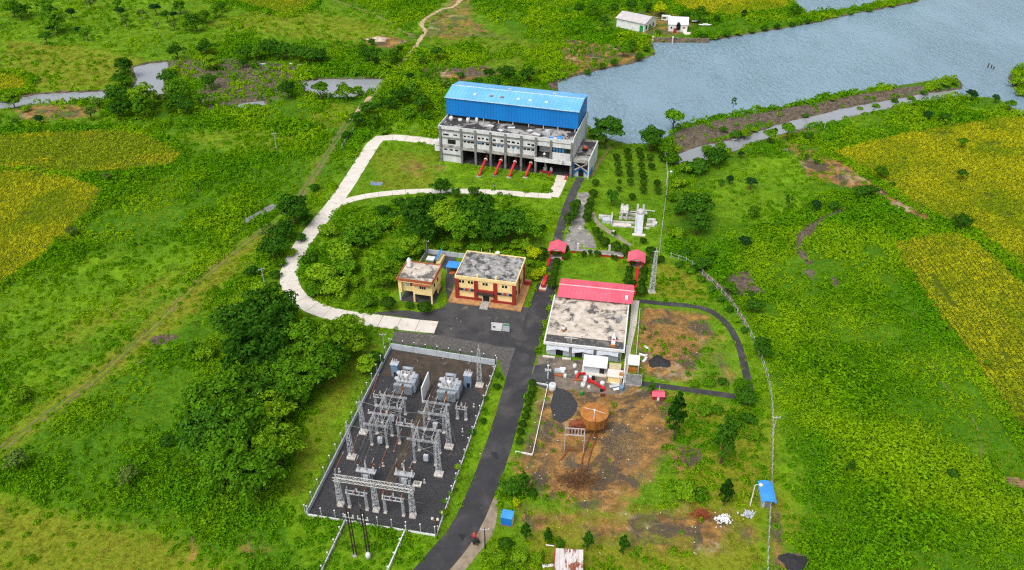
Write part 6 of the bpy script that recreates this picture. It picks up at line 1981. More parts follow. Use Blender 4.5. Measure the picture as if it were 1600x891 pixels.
pole("white swan-neck lamp with round head beside the blue-roofed guard post", 1172, 790, 5.4, m=M_WHITE)
pole("dark roadside pole with pale upper half beside the motorcycle", 758, 858, 5.6, "pole", m=M_POLE)
pole("pale pole with fittings standing on the right-hand fence line", 1206, 682, 5.6, "pole")
pole("thin pale pole in the meadow left of the concrete road", 432, 232, 6.0, "pole")
pole("leaning pale pole beside the dark bushes by the concrete road", 415, 452, 6.5, "pole", 0.6)
pole("grey pole on the canal bank at the stony embankment", 1287, 205, 6.0, "pole")
pole("grey pole among the canal bushes right of the garden", 1143, 242, 6.0, "pole")
pole("orange-headed lamp post on the garden's right fence", 1041, 290, 4.6, m=M_SLAB)
pole("slim post at the back corner of the switchyard's left fence", 600, 540, 3.6, "pole")
pole("thin pole at the yard wall corner behind the small house", 667, 398, 4.6, "pole")
for i, (px, py) in enumerate(((1543, 106), (1548, 107), (1552, 108))):
    p = P(px, py, WATER_Z)
    t = thing("mooring_stake", "dark stake standing out of the lake at right, %s" % ["left of three", "middle of three", "right of three"][i], "stake", (*p, WATER_Z - 1.5), 0, "stakes in the lake")
    MB().tube([(0, 0, 0), (0.1, 0, 3.4 - 0.4 * i)], 0.22, 7).build("stake", M_POLE, t)
    MB().lathe([(0.26, 0), (0.26, 0.15), (0, 0.2)], (0.1, 0, 3.4 - 0.4 * i), 7).build("top", M_PILLAR, t)
for i, (px, py, w) in enumerate(((410, 102, 3.0), (418, 105, 2.0), (405, 98, 1.4), (468, 103, 1.4), (492, 104, 1.2), (520, 101, 1.6), (550, 103, 1.4), (455, 101, 1.2), (480, 115, 1.8), (535, 110, 1.2))):
    p = P(px, py)
    t = thing("bank_scrap", "pale sheet or plank left on the muddy pond bank, %s" % nth(sorted(range(10), key=lambda q: (410, 418, 405, 468, 492, 520, 550, 455, 480, 535)[q]).index(i), 10), "scrap", (*p, max(hz(*p), WATER_Z) + 0.02), i * 0.7, "pale scraps on the muddy bank")
    bx("sheet", M_SLAB if i % 2 else M_WHITE, t, (-w / 2, w / 2, -0.6, 0.6, 0, 0.12))
    bx("edge", M_KIOSK if i == 0 else M_CONC, t, (-w / 2, w / 2, -0.8, -0.62, 0, 0.3))

# ------------------------------------------------------------------ people and motorcycle
def figure(name, label, joints, radii, bones, loc, rz, scale, mats, head, skin_at):
    """one continuous body grown from a skeleton; faces take the cloth of the nearest bone"""
    t = thing(name, label, "person", loc, rz)
    t.scale = (scale,) * 3
    me = D.meshes.new("body")
    names = list(joints)
    me.from_pydata([joints[k] for k in names], [(names.index(a), names.index(b)) for a, b in bones], [])
    o = D.objects.new("body", me)
    COL.objects.link(o)
    sk = o.modifiers.new("skin", 'SKIN')
    sk.use_smooth_shade = True
    if not me.skin_vertices:
        bpy.context.view_layer.objects.active = o
        bpy.ops.object.select_all(action='DESELECT')
        o.select_set(True)
        bpy.ops.mesh.customdata_skin_add()
    for i, k in enumerate(names):
        me.skin_vertices[0].data[i].radius = (radii[k],) * 2
        me.skin_vertices[0].data[i].use_root = (k == "pelvis")
    sb = o.modifiers.new("sub", 'SUBSURF')
    sb.levels = sb.render_levels = 1
    dg = bpy.context.evaluated_depsgraph_get()
    nm = D.meshes.new_from_object(o.evaluated_get(dg))
    D.objects.remove(o)
    for m_ in mats:
        nm.materials.append(m_)
    for p in nm.polygons:
        best, bi = 1e9, 0
        for a, b in bones:
            A_, B_ = Vector(joints[a]), Vector(joints[b])
            d = B_ - A_
            tt = max(0, min(1, (p.center - A_).dot(d) / max(d.length_squared, 1e-9)))
            q = (A_ + d * tt - p.center).length
            if q < best:
                best, bi = q, skin_at.get(b, 0)
        p.material_index = bi
        p.use_smooth = True
    b = D.objects.new("body", nm)
    link(b, t)
    hp = Vector(joints["head"])
    if head == "helmet":
        MB().lathe([(0.0, -0.13), (0.1, -0.11), (0.145, 0.0), (0.13, 0.08), (0.07, 0.14), (0, 0.155)], hp, 12).build("helmet", M_RED, t, True)
    else:
        MB().lathe([(0.11, 0.0), (0.125, 0.05), (0.09, 0.13), (0, 0.16)], hp, 12).build("hair", M_BLACK, t, True)
    return t


BONES = [("pelvis", "belly"), ("belly", "chest"), ("chest", "neck"), ("neck", "head"), ("chest", "shL"), ("shL", "elL"), ("elL", "wrL"), ("wrL", "haL"), ("chest", "shR"), ("shR", "elR"), ("elR", "wrR"), ("wrR", "haR"),
         ("pelvis", "hiL"), ("hiL", "knL"), ("knL", "anL"), ("anL", "toL"), ("pelvis", "hiR"), ("hiR", "knR"), ("knR", "anR"), ("anR", "toR"),
         ("haL", "f1L"), ("haL", "f2L"), ("haL", "thL"), ("haR", "f1R"), ("haR", "f2R"), ("haR", "thR")]
RAD = dict(pelvis=.15, belly=.14, chest=.17, neck=.06, head=.1, shL=.08, shR=.08, elL=.055, elR=.055, wrL=.038, wrR=.038, haL=.035, haR=.035, hiL=.1, hiR=.1, knL=.07, knR=.07, anL=.045, anR=.045, toL=.04, toR=.04,
           f1L=.014, f2L=.014, thL=.014, f1R=.014, f2R=.014, thR=.014)
sit = dict(pelvis=(0, -0.15, 0.86), belly=(0, -0.1, 1.05), chest=(0, 0.02, 1.3), neck=(0, 0.08, 1.48), head=(0, 0.12, 1.62), shL=(-.2, .02, 1.38), elL=(-.36, .22, 1.16), wrL=(-.36, .46, 1.1), haL=(-.36, .54, 1.09), shR=(.2, .02, 1.38), elR=(.36, .22, 1.16), wrR=(.36, .46, 1.1), haR=(.36, .54, 1.09),
           hiL=(-.14, -.1, .84), knL=(-.22, .3, .72), anL=(-.2, .1, .34), toL=(-.2, .26, .28), hiR=(.14, -.1, .84), knR=(.22, .3, .72), anR=(.2, .1, .34), toR=(.2, .26, .28),
           f1L=(-.33, .62, 1.07), f2L=(-.38, .62, 1.06), thL=(-.3, .56, 1.1), f1R=(.33, .62, 1.07), f2R=(.38, .62, 1.06), thR=(.3, .56, 1.1))
stand = dict(pelvis=(0, 0, .95), belly=(0, 0, 1.1), chest=(0, 0, 1.33), neck=(0, 0, 1.5), head=(0, .02, 1.62), shL=(-.19, 0, 1.42), elL=(-.25, -.03, 1.14), wrL=(-.25, .05, .9), haL=(-.25, .07, .83), shR=(.19, 0, 1.42), elR=(.25, -.03, 1.14), wrR=(.25, .08, .9), haR=(.25, .1, .83),
             hiL=(-.1, 0, .92), knL=(-.11, .06, .5), anL=(-.11, 0, .08), toL=(-.11, .14, .04), hiR=(.1, 0, .92), knR=(.11, -.02, .5), anR=(.11, -.14, .1), toR=(.11, 0, .04),
             f1L=(-.24, .08, .75), f2L=(-.26, .06, .75), thL=(-.22, .11, .79), f1R=(.24, .11, .75), f2R=(.26, .09, .75), thR=(.22, .14, .79))
SK = dict(head=2, haL=2, haR=2, f1L=2, f2L=2, thL=2, f1R=2, f2R=2, thR=2, hiL=1, knL=1, anL=1, toL=1, hiR=1, knR=1, anR=1, toR=1, neck=2)
RP = P(742, 846)
figure("person", "rider in a red jacket and red helmet seated on the motorcycle", sit, RAD, BONES, (RP[0], RP[1], 0.04), math.radians(20), 1.22, [M_JACKET, M_TROUSER, M_SKIN], "helmet", SK)
mp_ = P(773, 296)
figure("person", "person in pale blue clothes walking on the concrete lane below the powerhouse", stand, RAD, BONES, (mp_[0], mp_[1], 0.09), math.radians(60), 1.0, [M_BLUECLOTH, M_TROUSER, M_SKIN], "hair", SK)
bk = thing("motorcycle", "red motorcycle with black luggage boxes at the road's edge", "motorcycle", (RP[0], RP[1], 0.04), math.radians(20))
bk.scale = (1.22,) * 3


def wheel(y):
    m = MB()
    vs, fs = [], []
    for i in range(20):
        a = 2 * math.pi * i / 20
        for k in range(8):
            b = 2 * math.pi * k / 8
            r = 0.27 + 0.06 * math.cos(b)
            vs.append((0.06 * math.sin(b), y + r * math.cos(a), 0.33 + r * math.sin(a)))
    for i in range(20):
        for k in range(8):
            fs.append((i * 8 + k, i * 8 + (k + 1) % 8, ((i + 1) % 20) * 8 + (k + 1) % 8, ((i + 1) % 20) * 8 + k))
    w = m.raw(vs, fs).build("wheel", M_BLACK, bk, True)
    MB().tube([(-0.05, y, 0.33), (0.05, y, 0.33)], 0.2, 12).build("rim", M_STEEL, w)


wheel(0.72)
wheel(-0.68)
MB().tube([(0, 0.72, 0.33), (0, 0.5, 0.95)], 0.05, 8).build("fork", M_STEEL, bk)
MB().tube([(-0.36, 0.42, 1.04), (0, 0.5, 1.0), (0.36, 0.42, 1.04)], 0.025, 8).build("handlebar", M_BLACK, bk)
MB().tube([(0, 0.42, 0.82), (0, 0.2, 0.84), (0, -0.02, 0.78)], [0.1, 0.16, 0.12], 12).build("fuel_tank", M_RED, bk, True)
bx("engine", M_PILLAR, bk, (-0.16, 0.16, -0.15, 0.35, 0.3, 0.66))
bx("seat", M_BLACK, bk, (-0.14, 0.14, -0.6, 0.02, 0.72, 0.82))
MB().tube([(0, 0.68, 0.66), (0, 0.86, 0.6)], [0.1, 0.06], 8).build("mudguard", M_RED, bk)
MB().lathe([(0.02, 0), (0.09, 0.03), (0.09, 0.1), (0, 0.12)], (0, 0.6, 0.9), 10).build("headlight", M_WHITE, bk)
MB().beam((0, -0.1, 0.6), (0, -0.68, 0.33), 0.08).build("swing_arm", M_STEEL, bk)
bx("side_fairing", M_RED, bk, (-0.24, -0.17, -0.1, 0.5, 0.5, 0.8), (0.17, 0.24, -0.1, 0.5, 0.5, 0.8))
for x0, x1 in ((-0.48, -0.2), (0.2, 0.48)):
    bx("luggage_box", M_BLACK, bk, (x0, x1, -0.85, -0.35, 0.4, 0.85))
bx("luggage_box", M_BLACK, bk, (-0.25, 0.25, -0.95, -0.6, 0.84, 1.15))
MB().tube([(0.2, 0.1, 0.3), (0.24, -0.8, 0.38)], 0.05, 8).build("exhaust", M_STEEL, bk)

# ------------------------------------------------------------------ vegetation prototypes (meshes only, shared by all copies)
F_DARK = foliage("dark tree leaves", lin(26, 64, 14), lin(84, 136, 34))
F_FIR = foliage("conifer needles", lin(18, 48, 12), lin(58, 104, 26))
F_MID = foliage("mid green leaves", lin(36, 82, 12), lin(112, 164, 32))
F_BLUE = foliage("blue green leaves", lin(20, 54, 30), lin(58, 102, 46))
F_LIGHT = foliage("light green leaves", lin(58, 106, 12), lin(146, 186, 36))
F_OLIVE = foliage("olive leaves", lin(64, 92, 34), lin(118, 146, 62))
F_YEL = foliage("yellow green leaves", lin(120, 150, 10), lin(200, 210, 30))
F_TOP = foliage("clipped dark leaves", lin(30, 56, 14), lin(74, 112, 28))
F_WEED = foliage("weed leaves", lin(44, 98, 6), lin(124, 178, 18), lin(146, 188, 22), big=0.04, deep=lin(104, 166, 20))
F_GRASS = foliage("grass blades", lin(64, 112, 8), lin(126, 168, 22), lin(150, 166, 34), big=0.05)
F_CROP = foliage("crop leaves", lin(132, 146, 8), lin(236, 230, 44), lin(160, 186, 30), big=0.045, lo=0.44, hi=0.66)
F_CROPG = foliage("green crop leaves", lin(96, 132, 12), lin(184, 200, 40), lin(224, 216, 40), big=0.06, lo=0.54, hi=0.72)


def leaf_mesh(name, C, Nn, size, rg, material, aspect=0.55, droop=0.0):
    """one small folded rhombic leaf spray at each point of C facing Nn"""
    n = len(C)
    Nn = Nn / (np.linalg.norm(Nn, axis=1, keepdims=True) + 1e-9)
    r = rg.normal(size=(n, 3))
    T = np.cross(Nn, r)
    T /= np.linalg.norm(T, axis=1, keepdims=True) + 1e-9
    B = np.cross(Nn, T)
    s = (size * rg.uniform(0.65, 1.35, n))[:, None]
    v = np.stack([C - T * s, C + B * s * aspect + Nn * s * 0.18, C + T * s - Nn * s * 0.15, C - B * s * aspect + Nn * s * 0.18], 1)
    me = D.meshes.new(name)
    me.vertices.add(4 * n)
    me.vertices.foreach_set("co", v.astype(np.float32).ravel())
    i = np.arange(n)[:, None] * 4
    q = (i + np.array([[0, 1, 2, 3]])).astype(np.int32)
    me.loops.add(4 * n)
    me.loops.foreach_set("vertex_index", q.ravel())
    me.polygons.add(n)
    me.polygons.foreach_set("loop_start", np.arange(0, 4 * n, 4, dtype=np.int32))
    me.update()
    me.materials.append(material)
    return me


def crown(name, seed, lobes, per, leaf, mat_, zc, squash=0.8, lobe_r=(0.26, 0.42), shell=0.7, top_bias=0.0, taper=None, jit=0.55):
    """unit crown (radius 1) built of leafy lobes spread over an uneven ellipsoid"""
    rg = np.random.default_rng(seed)
    C, Nn = [], []
    for k in range(lobes):
        d = rg.normal(size=3)
        d /= np.linalg.norm(d)
        if d[2] < -0.35:
            d[2] *= -0.6
        d[2] += top_bias
        d /= np.linalg.norm(d)
        rr = shell * rg.uniform(0.5, 1.2)
        c = d * rr
        if taper:
            tz = (c[2] / shell + 1) / 2
            w = 1 - taper * np.clip(tz, 0, 1)
            c = np.array([c[0] * w, c[1] * w, c[2]])
        c = c * np.array([1, 1, squash])
        lr = rg.uniform(*lobe_r) * ((1 - 0.5 * taper * np.clip(tz, 0, 1)) if taper else 1)
        m = int(per * (lr / lobe_r[1]) ** 1.6) + 6
        u = rg.normal(size=(m, 3))
        u /= np.linalg.norm(u, axis=1, keepdims=True)
        u[:, 2] = np.where(u[:, 2] < -0.2, -u[:, 2] * 0.7, u[:, 2])
        C.append(c + u * lr * rg.uniform(0.72, 1.05, (m, 1)) * np.array([1, 1, 0.85]))
        Nn.append(u * 1.0 + d * 0.35 + np.array([0, 0, 0.35]) + rg.normal(size=(m, 3)) * jit)
    C = np.concatenate(C) + np.array([0, 0, zc])
    C[:, 2] = np.maximum(C[:, 2], 0.03)
    return leaf_mesh(name, C, np.concatenate(Nn), leaf, rg, mat_)


def trunk(name, seed, h, r0, limbs, reach, zt):
    rg = random.Random(seed)
    m = MB()
    pts = [(0, 0, -0.1)]
    for k in range(1, 5):
        pts.append((rg.uniform(-0.04, 0.04), rg.uniform(-0.04, 0.04), h * k / 4))
    m.tube(pts, [r0 * 1.3, r0, r0 * 0.85, r0 * 0.72, r0 * 0.55], 8)
    for k in range(limbs):
        a = 6.28 * k / limbs + rg.uniform(-0.4, 0.4)
        z0 = h * rg.uniform(0.55, 0.98)
        e = (reach * math.cos(a), reach * math.sin(a), zt * rg.uniform(0.8, 1.15))
        mid = (e[0] * 0.45, e[1] * 0.45, z0 + (e[2] - z0) * 0.6)
        m.tube([(0, 0, z0), mid, e], [r0 * 0.5, r0 * 0.32, r0 * 0.1], 6)
    me = m.build(name, M_TRUNK)
    d = me.data
    D.objects.remove(me)
    return d


# kind: (list of (crown, trunk) variants, crown-centre height / radius)
KIND = {}


def kind(nm, zc, th, tr, variants, **kw):
    vs = []
    for j, (seed, m_) in enumerate(variants):
        vs.append((crown("crown", seed, zc=zc, mat_=m_, **kw), trunk("trunk", seed + 50, th, tr, 5, 0.55, zc)))
    KIND[nm] = (vs, zc)


kind("grove", 0.95, 0.7, 0.05, [(1, F_MID), (2, F_DARK), (3, F_MID), (4, F_LIGHT)], lobes=62, per=100, leaf=0.062, squash=0.85, lobe_r=(0.13, 0.3), shell=0.8)
kind("dense", 0.95, 0.7, 0.06, [(11, F_DARK), (12, F_MID), (13, F_DARK)], lobes=42, per=80, leaf=0.08, squash=0.9, lobe_r=(0.15, 0.32), shell=0.78)
kind("broad", 1.35, 1.0, 0.075, [(21, F_DARK), (22, F_MID), (23, F_BLUE)], lobes=20, per=60, leaf=0.125, squash=0.75, lobe_r=(0.28, 0.42), shell=0.66)
kind("olive", 1.15, 0.9, 0.07, [(31, F_OLIVE), (32, F_OLIVE)], lobes=16, per=50, leaf=0.12, squash=0.75, lobe_r=(0.24, 0.4), shell=0.68)
kind("bush", 0.5, 0.35, 0.05, [(41, F_MID), (42, F_LIGHT), (43, F_DARK)], lobes=20, per=70, leaf=0.115, squash=0.6, lobe_r=(0.26, 0.42), shell=0.66)
kind("light", 0.75, 0.5, 0.05, [(51, F_LIGHT), (52, F_MID), (53, F_LIGHT)], lobes=38, per=66, leaf=0.085, squash=0.8, lobe_r=(0.14, 0.3), shell=0.78)
kind("yellow", 0.7, 0.4, 0.06, [(61, F_YEL)], lobes=18, per=60, leaf=0.12, squash=0.8, lobe_r=(0.26, 0.4), shell=0.66)
kind("ball", 1.05, 0.5, 0.09, [(71, F_TOP), (72, F_TOP)], lobes=18, per=90, leaf=0.16, squash=0.95, lobe_r=(0.55, 0.65), shell=0.4, jit=0.25)
kind("column", 1.35, 0.4, 0.1, [(81, F_TOP), (82, F_TOP)], lobes=22, per=60, leaf=0.17, squash=1.35, lobe_r=(0.4, 0.5), shell=0.6, taper=0.45, jit=0.3)
kind("fir", 1.5, 1.4, 0.06, [(91, F_FIR), (92, F_DARK)], lobes=46, per=70, leaf=0.09, squash=1.7, lobe_r=(0.15, 0.32), shell=0.88, taper=0.78, jit=0.8)
kind("sparse", 1.7, 1.6, 0.06, [(95, F_OLIVE), (96, F_DARK)], lobes=8, per=16, leaf=0.15, squash=1.4, lobe_r=(0.2, 0.34), shell=0.6)

trng = random.Random(77)


def tree(kd, cx, cy, r, name, label, cat, group, var=None, wide=1.0, tall=1.0):
    """a tree whose crown shows centred on pixel (cx, cy) with a radius of r pixels"""
    vs, zc = KIND[kd]
    r = r * 1.14
    z = zc * tall * r / PS(cx, cy)
    for _ in range(2):
        R = r / PS(cx, cy, z)
        z = zc * tall * R
    x, y = P(cx, cy, z)
    g = hz(x, y)
    sdw = float(water_sd(np.array([x]), np.array([y]))[0])
    if sdw < 0:
        g = max(g, WATER_Z - 0.6)
    t = thing(name, label, cat, (x, y, g), trng.uniform(0, 6.28), group)
    q = trng.uniform(-0.1, 0.1) if kd not in ("ball", "column") else 0.0
    t.scale = (R * wide * (1 + q), R * wide * (1 - q), R * tall)
    c, tr = vs[trng.randrange(len(vs)) if var is None else var % len(vs)]
    link(D.objects.new("trunk", tr), t)
    link(D.objects.new("crown", c), t)
    return t


def cluster(kd, pts, name, adj, where, cat="tree", group=None, way="from the left"):
    """pts: (cx, cy, r[, kind[, variant]]); labels count along the row by place in the photograph"""
    key = (lambda p: p[0]) if way == "from the left" else (lambda p: -p[1])
    ps = sorted(pts, key=key)
    n = len(ps)
    for i, p in enumerate(ps):
        k = p[3] if len(p) > 3 and p[3] else kd
        v = p[4] if len(p) > 4 else None
        pl = nth(i, n, way) if way == "from the left" else ("nearest the camera" if i == 0 else "farthest from the camera" if i == n - 1 else "%s from the near end" % ORD[i + 1])
        lab = "%s %s%s" % (adj, where, (", " + pl) if n > 1 else "")
        tree(k, p[0], p[1], p[2], name, lab, cat, group or "%ss %s" % (cat, where), v)


# big grove west of the switchyard
cluster("grove", [(425, 492, 44, None, 1), (398, 545, 50, None, 1), (455, 540, 40, None, 0), (368, 500, 30, "dense"), (478, 588, 36, None, 0), (435, 575, 32, None, 2), (448, 612, 30, None, 0), (405, 590, 32, None, 0), (490, 552, 28, None, 3)], "leafy_tree", "large dark leafy tree", "in the grove beside the concrete road bend")
cluster("grove", [(505, 530, 38, None, 3), (535, 518, 30, None, 3), (515, 565, 32, None, 0), (553, 540, 22, "light"), (572, 572, 17, "light"), (588, 560, 13, "bush")], "leafy_tree", "bright green leafy tree", "between the grove and the switchyard fence")
cluster("grove", [(340, 625, 46, None, 0), (372, 668, 46, None, 2), (325, 680, 42, None, 1), (418, 650, 36, None, 3), (398, 738, 42, None, 0), (348, 722, 42, None, 2), (432, 700, 36, None, 3), (390, 620, 36, None, 1)], "leafy_tree", "large full-crowned tree", "in the lower grove left of the switchyard")
# grove behind the office
cluster("grove", [(643, 334, 27, "dense", 2), (662, 355, 27, "dense", 0), (698, 342, 29, None, 3), (724, 354, 27, None, 0), (745, 333, 30, "dense", 0), (769, 356, 25, "dense", 2), (797, 354, 28, None, 1), (821, 360, 22, "dense", 1), (680, 322, 20, "dense")], "leafy_tree", "dark dense tree", "in the row between office and concrete lane")
cluster("dense", [(688, 292, 14), (712, 301, 8), (741, 299, 9), (660, 308, 10, "bush"), (625, 318, 12, "bush"), (600, 330, 12, "bush"), (765, 312, 8, "bush"), (790, 318, 8, "bush")], "lane_tree", "small dark tree", "beside the pale concrete lane")
cluster("bush", [(556, 372, 24, None, 0), (515, 360, 16, None, 1), (536, 398, 24, None, 1), (503, 428, 24, None, 1), (538, 418, 20, None, 0), (525, 450, 22, None, 1), (484, 405, 12), (580, 360, 18, None, 0), (492, 454, 14), (600, 350, 14), (556, 440, 12, None, 1)], "roadside_bush", "rounded light green bush", "inside the curve of the concrete road", "bush")
cluster("light", [(598, 430, 26), (618, 425, 20), (645, 388, 20), (625, 398, 16), (575, 470, 14, "bush"), (607, 474, 11, "ball"), (663, 481, 11, "ball"), (640, 478, 8, "bush")], "house_tree", "leafy green tree", "around the small house on columns")
cluster("yellow", [(834, 396, 13), (837, 430, 11), (848, 425, 8), (828, 412, 8, "light"), (822, 385, 12, "light")], "bright_shrub", "bright yellow-green shrub", "right of the office by the garden road", "shrub")
for k, (px, py) in enumerate(((668, 372), (690, 385), (715, 384), (742, 388), (762, 387), (788, 384), (806, 384))):
    tree("bush" if k % 2 else "light", px, py, 8 + (k * 5) % 4, "young_tree", "young green sapling behind the office roof, %s" % nth(k, 7), "sapling", "saplings behind the office")
# west of the concrete road
cluster("dense", [(458, 328, 25, None, 0), (441, 360, 18, None, 2), (426, 388, 20, None, 0), (418, 362, 13, "olive"), (491, 294, 8, "bush"), (478, 345, 12, "bush")], "hedge_tree", "dark green bushy tree", "between meadow track and concrete road")
cluster("bush", [(470, 372, 10), (455, 395, 9), (438, 412, 9), (430, 430, 10), (395, 425, 12), (405, 452, 14), (375, 470, 15), (350, 500, 14), (320, 552, 18), (300, 545, 12)], "verge_bush", "low green bush", "on the verge west of the concrete road bend", "bush")
# left creek and ponds
cluster("dense", [(193, 105, 14), (190, 124, 12), (185, 150, 18, None, 0), (190, 170, 16), (225, 152, 22, "light"), (222, 166, 17), (153, 160, 8, "olive"), (140, 175, 10, "olive")], "pond_tree", "bushy tree", "crowded at the left pond's near end")
cluster("dense", [(276, 82, 12, None, 2), (262, 120, 14), (275, 140, 18), (277, 156, 14), (290, 166, 12), (262, 168, 9), (254, 155, 9, "olive"), (312, 152, 11, "broad"), (326, 128, 12), (332, 100, 13, "light"), (322, 76, 13)], "creek_tree", "dense green tree", "on the muddy creek bank left of centre")
cluster("broad", [(19, 157, 14, "light"), (25, 188, 6), (60, 184, 7), (40, 170, 8, "bush"), (8, 150, 10, "bush")], "meadow_tree", "small tree", "by the brown wet patch at the left edge")
# upper left meadow
cluster("broad", [(20, 14, 13, "dense"), (30, 20, 12, "dense"), (40, 14, 8), (69, 10, 11), (80, 17, 9), (85, 35, 16, "dense", 1), (73, 30, 11, "dense"), (79, 44, 8), (70, 57, 9), (110, 19, 7), (134, 51, 9), (122, 47, 6)], "meadow_tree", "dark round-crowned tree", "on the far left hillside meadow")
cluster("broad", [(140, 3, 9, "olive"), (187, 17, 7), (183, 6, 8), (196, 33, 7, "olive"), (221, 22, 7, "olive"), (242, 11, 8), (260, 24, 8), (272, 41, 6, "olive"), (280, 11, 10, "dense"), (270, 23, 6), (245, 40, 5, "olive")], "meadow_tree", "small standing tree", "scattered on the upper meadow left of the track")
cluster("dense", [(305, 37, 13), (320, 28, 10), (337, 19, 10), (297, 30, 8), (345, 12, 8), (290, 42, 7)], "hedge_tree", "dark hedge tree", "along the ditch at the upper left field corner")
cluster("dense", [(385, 83, 13), (402, 85, 12), (420, 76, 14), (435, 84, 11), (447, 80, 13), (467, 84, 15, None, 0), (485, 88, 14), (500, 88, 13, None, 0), (379, 100, 7), (398, 104, 6, "bush")], "creek_tree", "dark rounded tree", "in the row above the muddy pond bank")
cluster("dense", [(575, 86, 12), (588, 89, 13, None, 0), (602, 93, 12), (616, 88, 11), (602, 103, 9, "light"), (565, 76, 8), (580, 66, 6), (625, 76, 5)], "creek_tree", "dark leafy tree", "round the pale rubble heap by the track")
cluster("dense", [(449, 140, 14, None, 0), (500, 140, 13, "broad", 1), (540, 145, 15, "light"), (560, 142, 9, "light"), (475, 134, 8, "sparse")], "pond_tree", "green tree", "standing before the upper pond")
cluster("dense", [(577, 170, 13), (556, 188, 13), (592, 157, 10), (627, 150, 14, None, 0), (610, 163, 11), (645, 140, 12), (542, 212, 9, "bush"), (585, 190, 12), (660, 160, 14), (640, 178, 12, "bush"), (600, 205, 8, "bush"), (668, 182, 10, "bush")], "track_tree", "bushy tree", "between dirt track and powerhouse")
cluster("broad", [(656, 88, 10), (685, 83, 10), (695, 130, 9, "olive"), (640, 120, 6), (668, 118, 6)], "track_tree", "small dark tree", "right of the dirt track above the powerhouse")
cluster("dense", [(765, 114, 9), (791, 112, 12), (805, 126, 9), (826, 116, 13), (745, 128, 8), (775, 128, 8), (845, 108, 10, "light"), (720, 118, 7, "bush")], "shore_tree", "green tree", "behind the blue hall roof")
# beside the powerhouse and on the shore
tree("grove", 948, 207, 26, "shore_tree", "large round dark tree right beside the powerhouse on the lake shore", "tree", None, 1)
tree("dense", 1018, 217, 20, "shore_tree", "full dark tree at the garden's lake edge, right of the large round one", "tree", None, 0)
tree("broad", 1054, 181, 16, "shore_tree", "lone round tree standing in shallow water at the embankment's start", "tree", None, 1)
tree("sparse", 1147, 159, 11, "dead_tree", "thin bare-topped tree standing in the lake", "tree", None, 1, 0.5, 1.0)
cluster("bush", [(1040, 232, 14), (1052, 250, 13), (1072, 262, 14), (1092, 262, 18), (1118, 247, 20, None, 2), (1135, 238, 10), (1060, 285, 13), (1075, 300, 11), (1108, 228, 10), (1128, 222, 8)], "canal_bush", "green bush", "in the thicket at the canal's near end", "bush")
cluster("dense", [(1085, 325, 25, None, 0), (1090, 350, 18), (1062, 330, 10, "bush"), (1050, 310, 9, "bush"), (1060, 365, 12, "bush"), (1100, 412, 13), (1112, 395, 8), (1085, 420, 8, "bush"), (1070, 395, 10, "bush")], "fence_tree", "dark dense tree", "outside the garden fence on the right")
cluster("broad", [(1158, 240, 5), (1141, 280, 6), (1127, 285, 5), (1174, 285, 9), (1178, 334, 10, "dense"), (1234, 314, 9, "sparse", 1), (1165, 378, 9), (1276, 320, 8), (1303, 321, 9, "dense"), (1260, 245, 4), (1275, 252, 4)], "meadow_tree", "small dark tree", "dotted over the right-hand meadow")
cluster("dense", [(1377, 269, 10), (1346, 299, 12, None, 0), (1362, 298, 10), (1504, 345, 13, None, 0), (1395, 288, 5, "bush"), (1505, 272, 8, "broad"), (1504, 222, 8, "broad")], "field_tree", "dark tree", "in or beside the large yellow field")
cluster("broad", [(1150, 205, 8), (1165, 205, 10, "light"), (1203, 212, 11), (1232, 203, 12), (1263, 213, 6), (1180, 200, 6, "bush"), (1212, 198, 5, "bush")], "canal_tree", "small tree", "along the stony embankment and canal")
cluster("broad", [(1520, 146, 8), (1557, 152, 6), (1579, 164, 8), (1450, 179, 7), (1476, 182, 8), (1428, 161, 5), (1590, 125, 12, "bush"), (1597, 140, 10, "bush")], "shore_tree", "small dark tree", "near the lake shore at upper right")
cluster("bush", [(1478, 131, 8, None, 1), (1490, 128, 8, None, 1), (1465, 135, 7, None, 1), (1445, 142, 6), (1425, 148, 6), (1400, 153, 6), (1370, 160, 6), (1345, 164, 5), (1300, 158, 5), (1260, 178, 5), (1130, 205, 7)], "embankment_bush", "low green bush", "growing on the stony embankment", "bush")
# far shore
cluster("dense", [(926, 14, 11), (945, 32, 8), (958, 12, 8), (986, 9, 9), (905, 12, 8), (1012, 12, 8), (935, 45, 6, "bush")], "far_tree", "dark tree", "on the far bank left of the white houses")
cluster("dense", [(1033, 16, 13, "yellow"), (1094, 24, 12), (1070, 26, 8), (1015, 44, 5, "bush"), (1028, 52, 5, "bush"), (1120, 30, 6), (1163, 20, 5, "broad"), (1243, 16, 8)], "far_tree", "green tree", "around and right of the far white houses")
cluster("dense", [(988, 72, 9), (975, 81, 8), (1000, 86, 7), (960, 95, 6), (940, 100, 6), (1010, 78, 6, "bush"), (918, 108, 6)], "shore_tree", "small dark tree", "on the far point above the lake")
cluster("bush", [(1100, 57, 7), (1118, 55, 7), (1136, 52, 7), (1155, 49, 7), (1175, 46, 6), (1195, 43, 6), (1215, 40, 6), (1238, 36, 6), (1262, 32, 5), (1330, 18, 5), (1360, 13, 5), (1395, 6, 5)], "spit_bush", "bright green bush", "lining the far spit of land", "bush")
